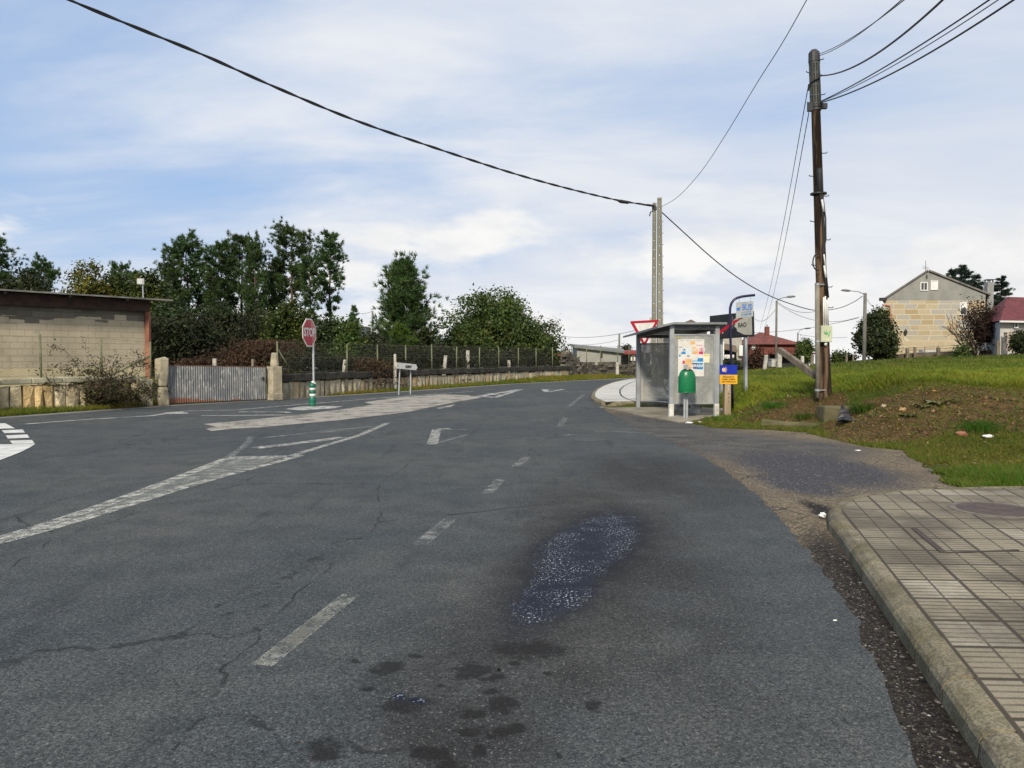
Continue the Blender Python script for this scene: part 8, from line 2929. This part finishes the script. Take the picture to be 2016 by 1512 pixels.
crumple('stick_litter', 'thin white strip on the verge above the pavement', 'litter', 1925, 882, 0.16, TISSUE, 408, 0, 0.15, 11.4)
crumple('stone', 'pale rounded stone on the left slope of the spoil heap', 'stone', 1741, 791, 0.15, M('pale_sandstone', (0.40, 0.32, 0.22), (0.30, 0.24, 0.16), 8, 0.9, bmp=0.5), 409, 0, 0.7, 15.8)
crumple('stone', 'reddish brick stone at the foot of the spoil heap', 'stone', 1894, 839, 0.20, M('reddish_stone', (0.30, 0.13, 0.08), (0.22, 0.10, 0.06), 8, 0.9, bmp=0.5), 410, 0, 0.6, 13.6)
crumple('stone', 'ochre earthy stone in the middle of the spoil heap', 'stone', 1778, 803, 0.17, M('ochre_stone', (0.36, 0.24, 0.11), (0.28, 0.18, 0.09), 8, 0.9, bmp=0.5), 411, 0, 0.5, 15.2)
crumple('stone', 'pale stone lying high on the bank left of the utility pole', 'stone', 1553, 775, 0.12, M('grey_pale_stone', (0.36, 0.32, 0.25), (0.28, 0.25, 0.2), 8, 0.9, bmp=0.5), 412, 0, 0.6, 20.0)
# grey-leaved rosette plants on the heap
def rosette(label, px, py, Y, n, L, c, seed):
    r_ = rng(seed)
    o = P(px, py, Y)
    o.z = hz(o.x, o.y)
    mb = MB()
    for k in range(n):
        a = 6.283 * k / n + r_.normal(0, 0.2)
        l = L * r_.uniform(0.7, 1.1)
        d = Vector((math.cos(a), math.sin(a), 0))
        s = Vector((-d.y, d.x, 0))
        el = r_.uniform(0.25, 0.8)
        pts_ = [Vector((0, 0, 0)), d * l * 0.35 + Vector((0, 0, l * 0.35 * el)), d * l * 0.75 + Vector((0, 0, l * 0.5 * el)), d * l + Vector((0, 0, l * 0.28 * el))]
        w = [0.15, 0.32, 0.28, 0.02]
        vs = []
        for p, ww in zip(pts_, w):
            vs += [p - s * ww * l * 0.5, p + Vector((0, 0, -0.02)), p + s * ww * l * 0.5]
        mb.add(vs, [(i * 3 + j, i * 3 + j + 1, i * 3 + j + 4, i * 3 + j + 3) for i in range(3) for j in range(2)])
    ob = mb.build('rosette_plant', M('grey_green_leaf', c, tuple(x * 0.7 for x in c), 8, 0.7), None, True)
    ob.location = o
    tag(ob, label, 'plant')
rosette('broad grey-green leaf rosette near the top of the spoil heap', 1850, 786, 15.3, 9, 0.36, (0.20, 0.20, 0.10), 421)
rosette('smaller pale leaf rosette beside the large one on the spoil heap', 1818, 796, 15.1, 6, 0.24, (0.17, 0.17, 0.08), 422)
rosette('dark leafy weed at the lower left of the spoil heap', 1790, 818, 14.8, 7, 0.18, (0.05, 0.075, 0.025), 423)

# manhole on the near pavement
mc = G(1960, 1003, 0.13)
t = thing('manhole_cover', 'round rusty brown manhole cover set in the ribbed pavement', 'manhole cover', mc)
MHM = M('rusty_cast_iron', (0.095, 0.066, 0.058), (0.06, 0.044, 0.040), 6, 0.7, metal=0.2, bmp=0.4, bscale=60)
MB().lathe([(0.40, -0.03), (0.40, 0.002), (0.36, 0.003)], mc, 40).build('surround', M('mortar_ring', (0.17, 0.145, 0.12), (0.11, 0.095, 0.08), 8, 0.95), t)
MB().lathe([(0.335, -0.03), (0.335, 0.006), (0.30, 0.008), (0.295, 0.004), (0.24, 0.004), (0.235, 0.008), (0.19, 0.008), (0.185, 0.004), (0.10, 0.004), (0.095, 0.008), (0.02, 0.008)], mc, 40).build('lid', MHM, t)
# rectangular inspection lid with a dark slot beside it
a0, a1 = G(1800, 1040, 0.13), G(1858, 1088, 0.13)
t = thing('inspection_lid', 'flush rectangular tiled inspection lid with a dark metal edge', 'inspection lid', (a0 + a1) / 2)
mb = MB()
mb.beam(a0 + Vector((0, 0, -0.001)), a1 + Vector((0, 0, -0.001)), 0.05, 0.008)
e1 = G(2005, 1083, 0.13)
mb.beam(a1 + Vector((0.03, 0, -0.001)), e1 + Vector((0, 0, -0.001)), 0.022, 0.008)
mb.build('metal_edge', M('blackened_steel', (0.03, 0.026, 0.022), (0.05, 0.04, 0.034), 8, 0.7), t)
mb = MB()
d_ = (a1 - a0).normalized()
s_ = Vector((d_.y, -d_.x, 0))
mb.beam(a0 + s_ * -0.012 + Vector((0, 0, 0.003)), a1 + s_ * -0.012 + Vector((0, 0, 0.003)), 0.007, 0.004)
mb.beam(a0 + s_ * 0.012 + Vector((0, 0, 0.003)), a1 + s_ * 0.012 + Vector((0, 0, 0.003)), 0.007, 0.004)
mb.build('slot_bar', M('rust_bar', (0.12, 0.08, 0.06)), t)
# grating in the driveway and the cover in the lane
gc = G(1321, 858.5)
t = thing('drain_grate', 'small rusty drain grating at the mouth of the side entrance', 'drain', gc)
mb = MB().box(gc + Vector((0, 0, -0.004)), (0.66, 0.34, 0.01))
mb.build('frame', DARKMETAL, t)
mb = MB()
for k in range(9):
    mb.box(gc + Vector((-0.28 + k * 0.07, 0, 0.004)), (0.03, 0.28, 0.008))
mb.build('bar', M('worn_iron_bar', (0.16, 0.15, 0.14), (0.10, 0.095, 0.09), 9, 0.6), t)
mc = G(1160, 866)
t = thing('road_manhole', 'dark round manhole cover in the far part of the lane', 'manhole cover', mc)
MB().lathe([(0.34, -0.02), (0.34, 0.003), (0.31, 0.004)], mc, 32).build('ring', M('dark_ring', (0.04, 0.04, 0.042)), t)
MB().lathe([(0.30, -0.02), (0.30, 0.006), (0.02, 0.007)], mc, 32).build('lid', M('dark_iron_lid', (0.055, 0.055, 0.056), (0.04, 0.04, 0.04), 8, 0.7), t)
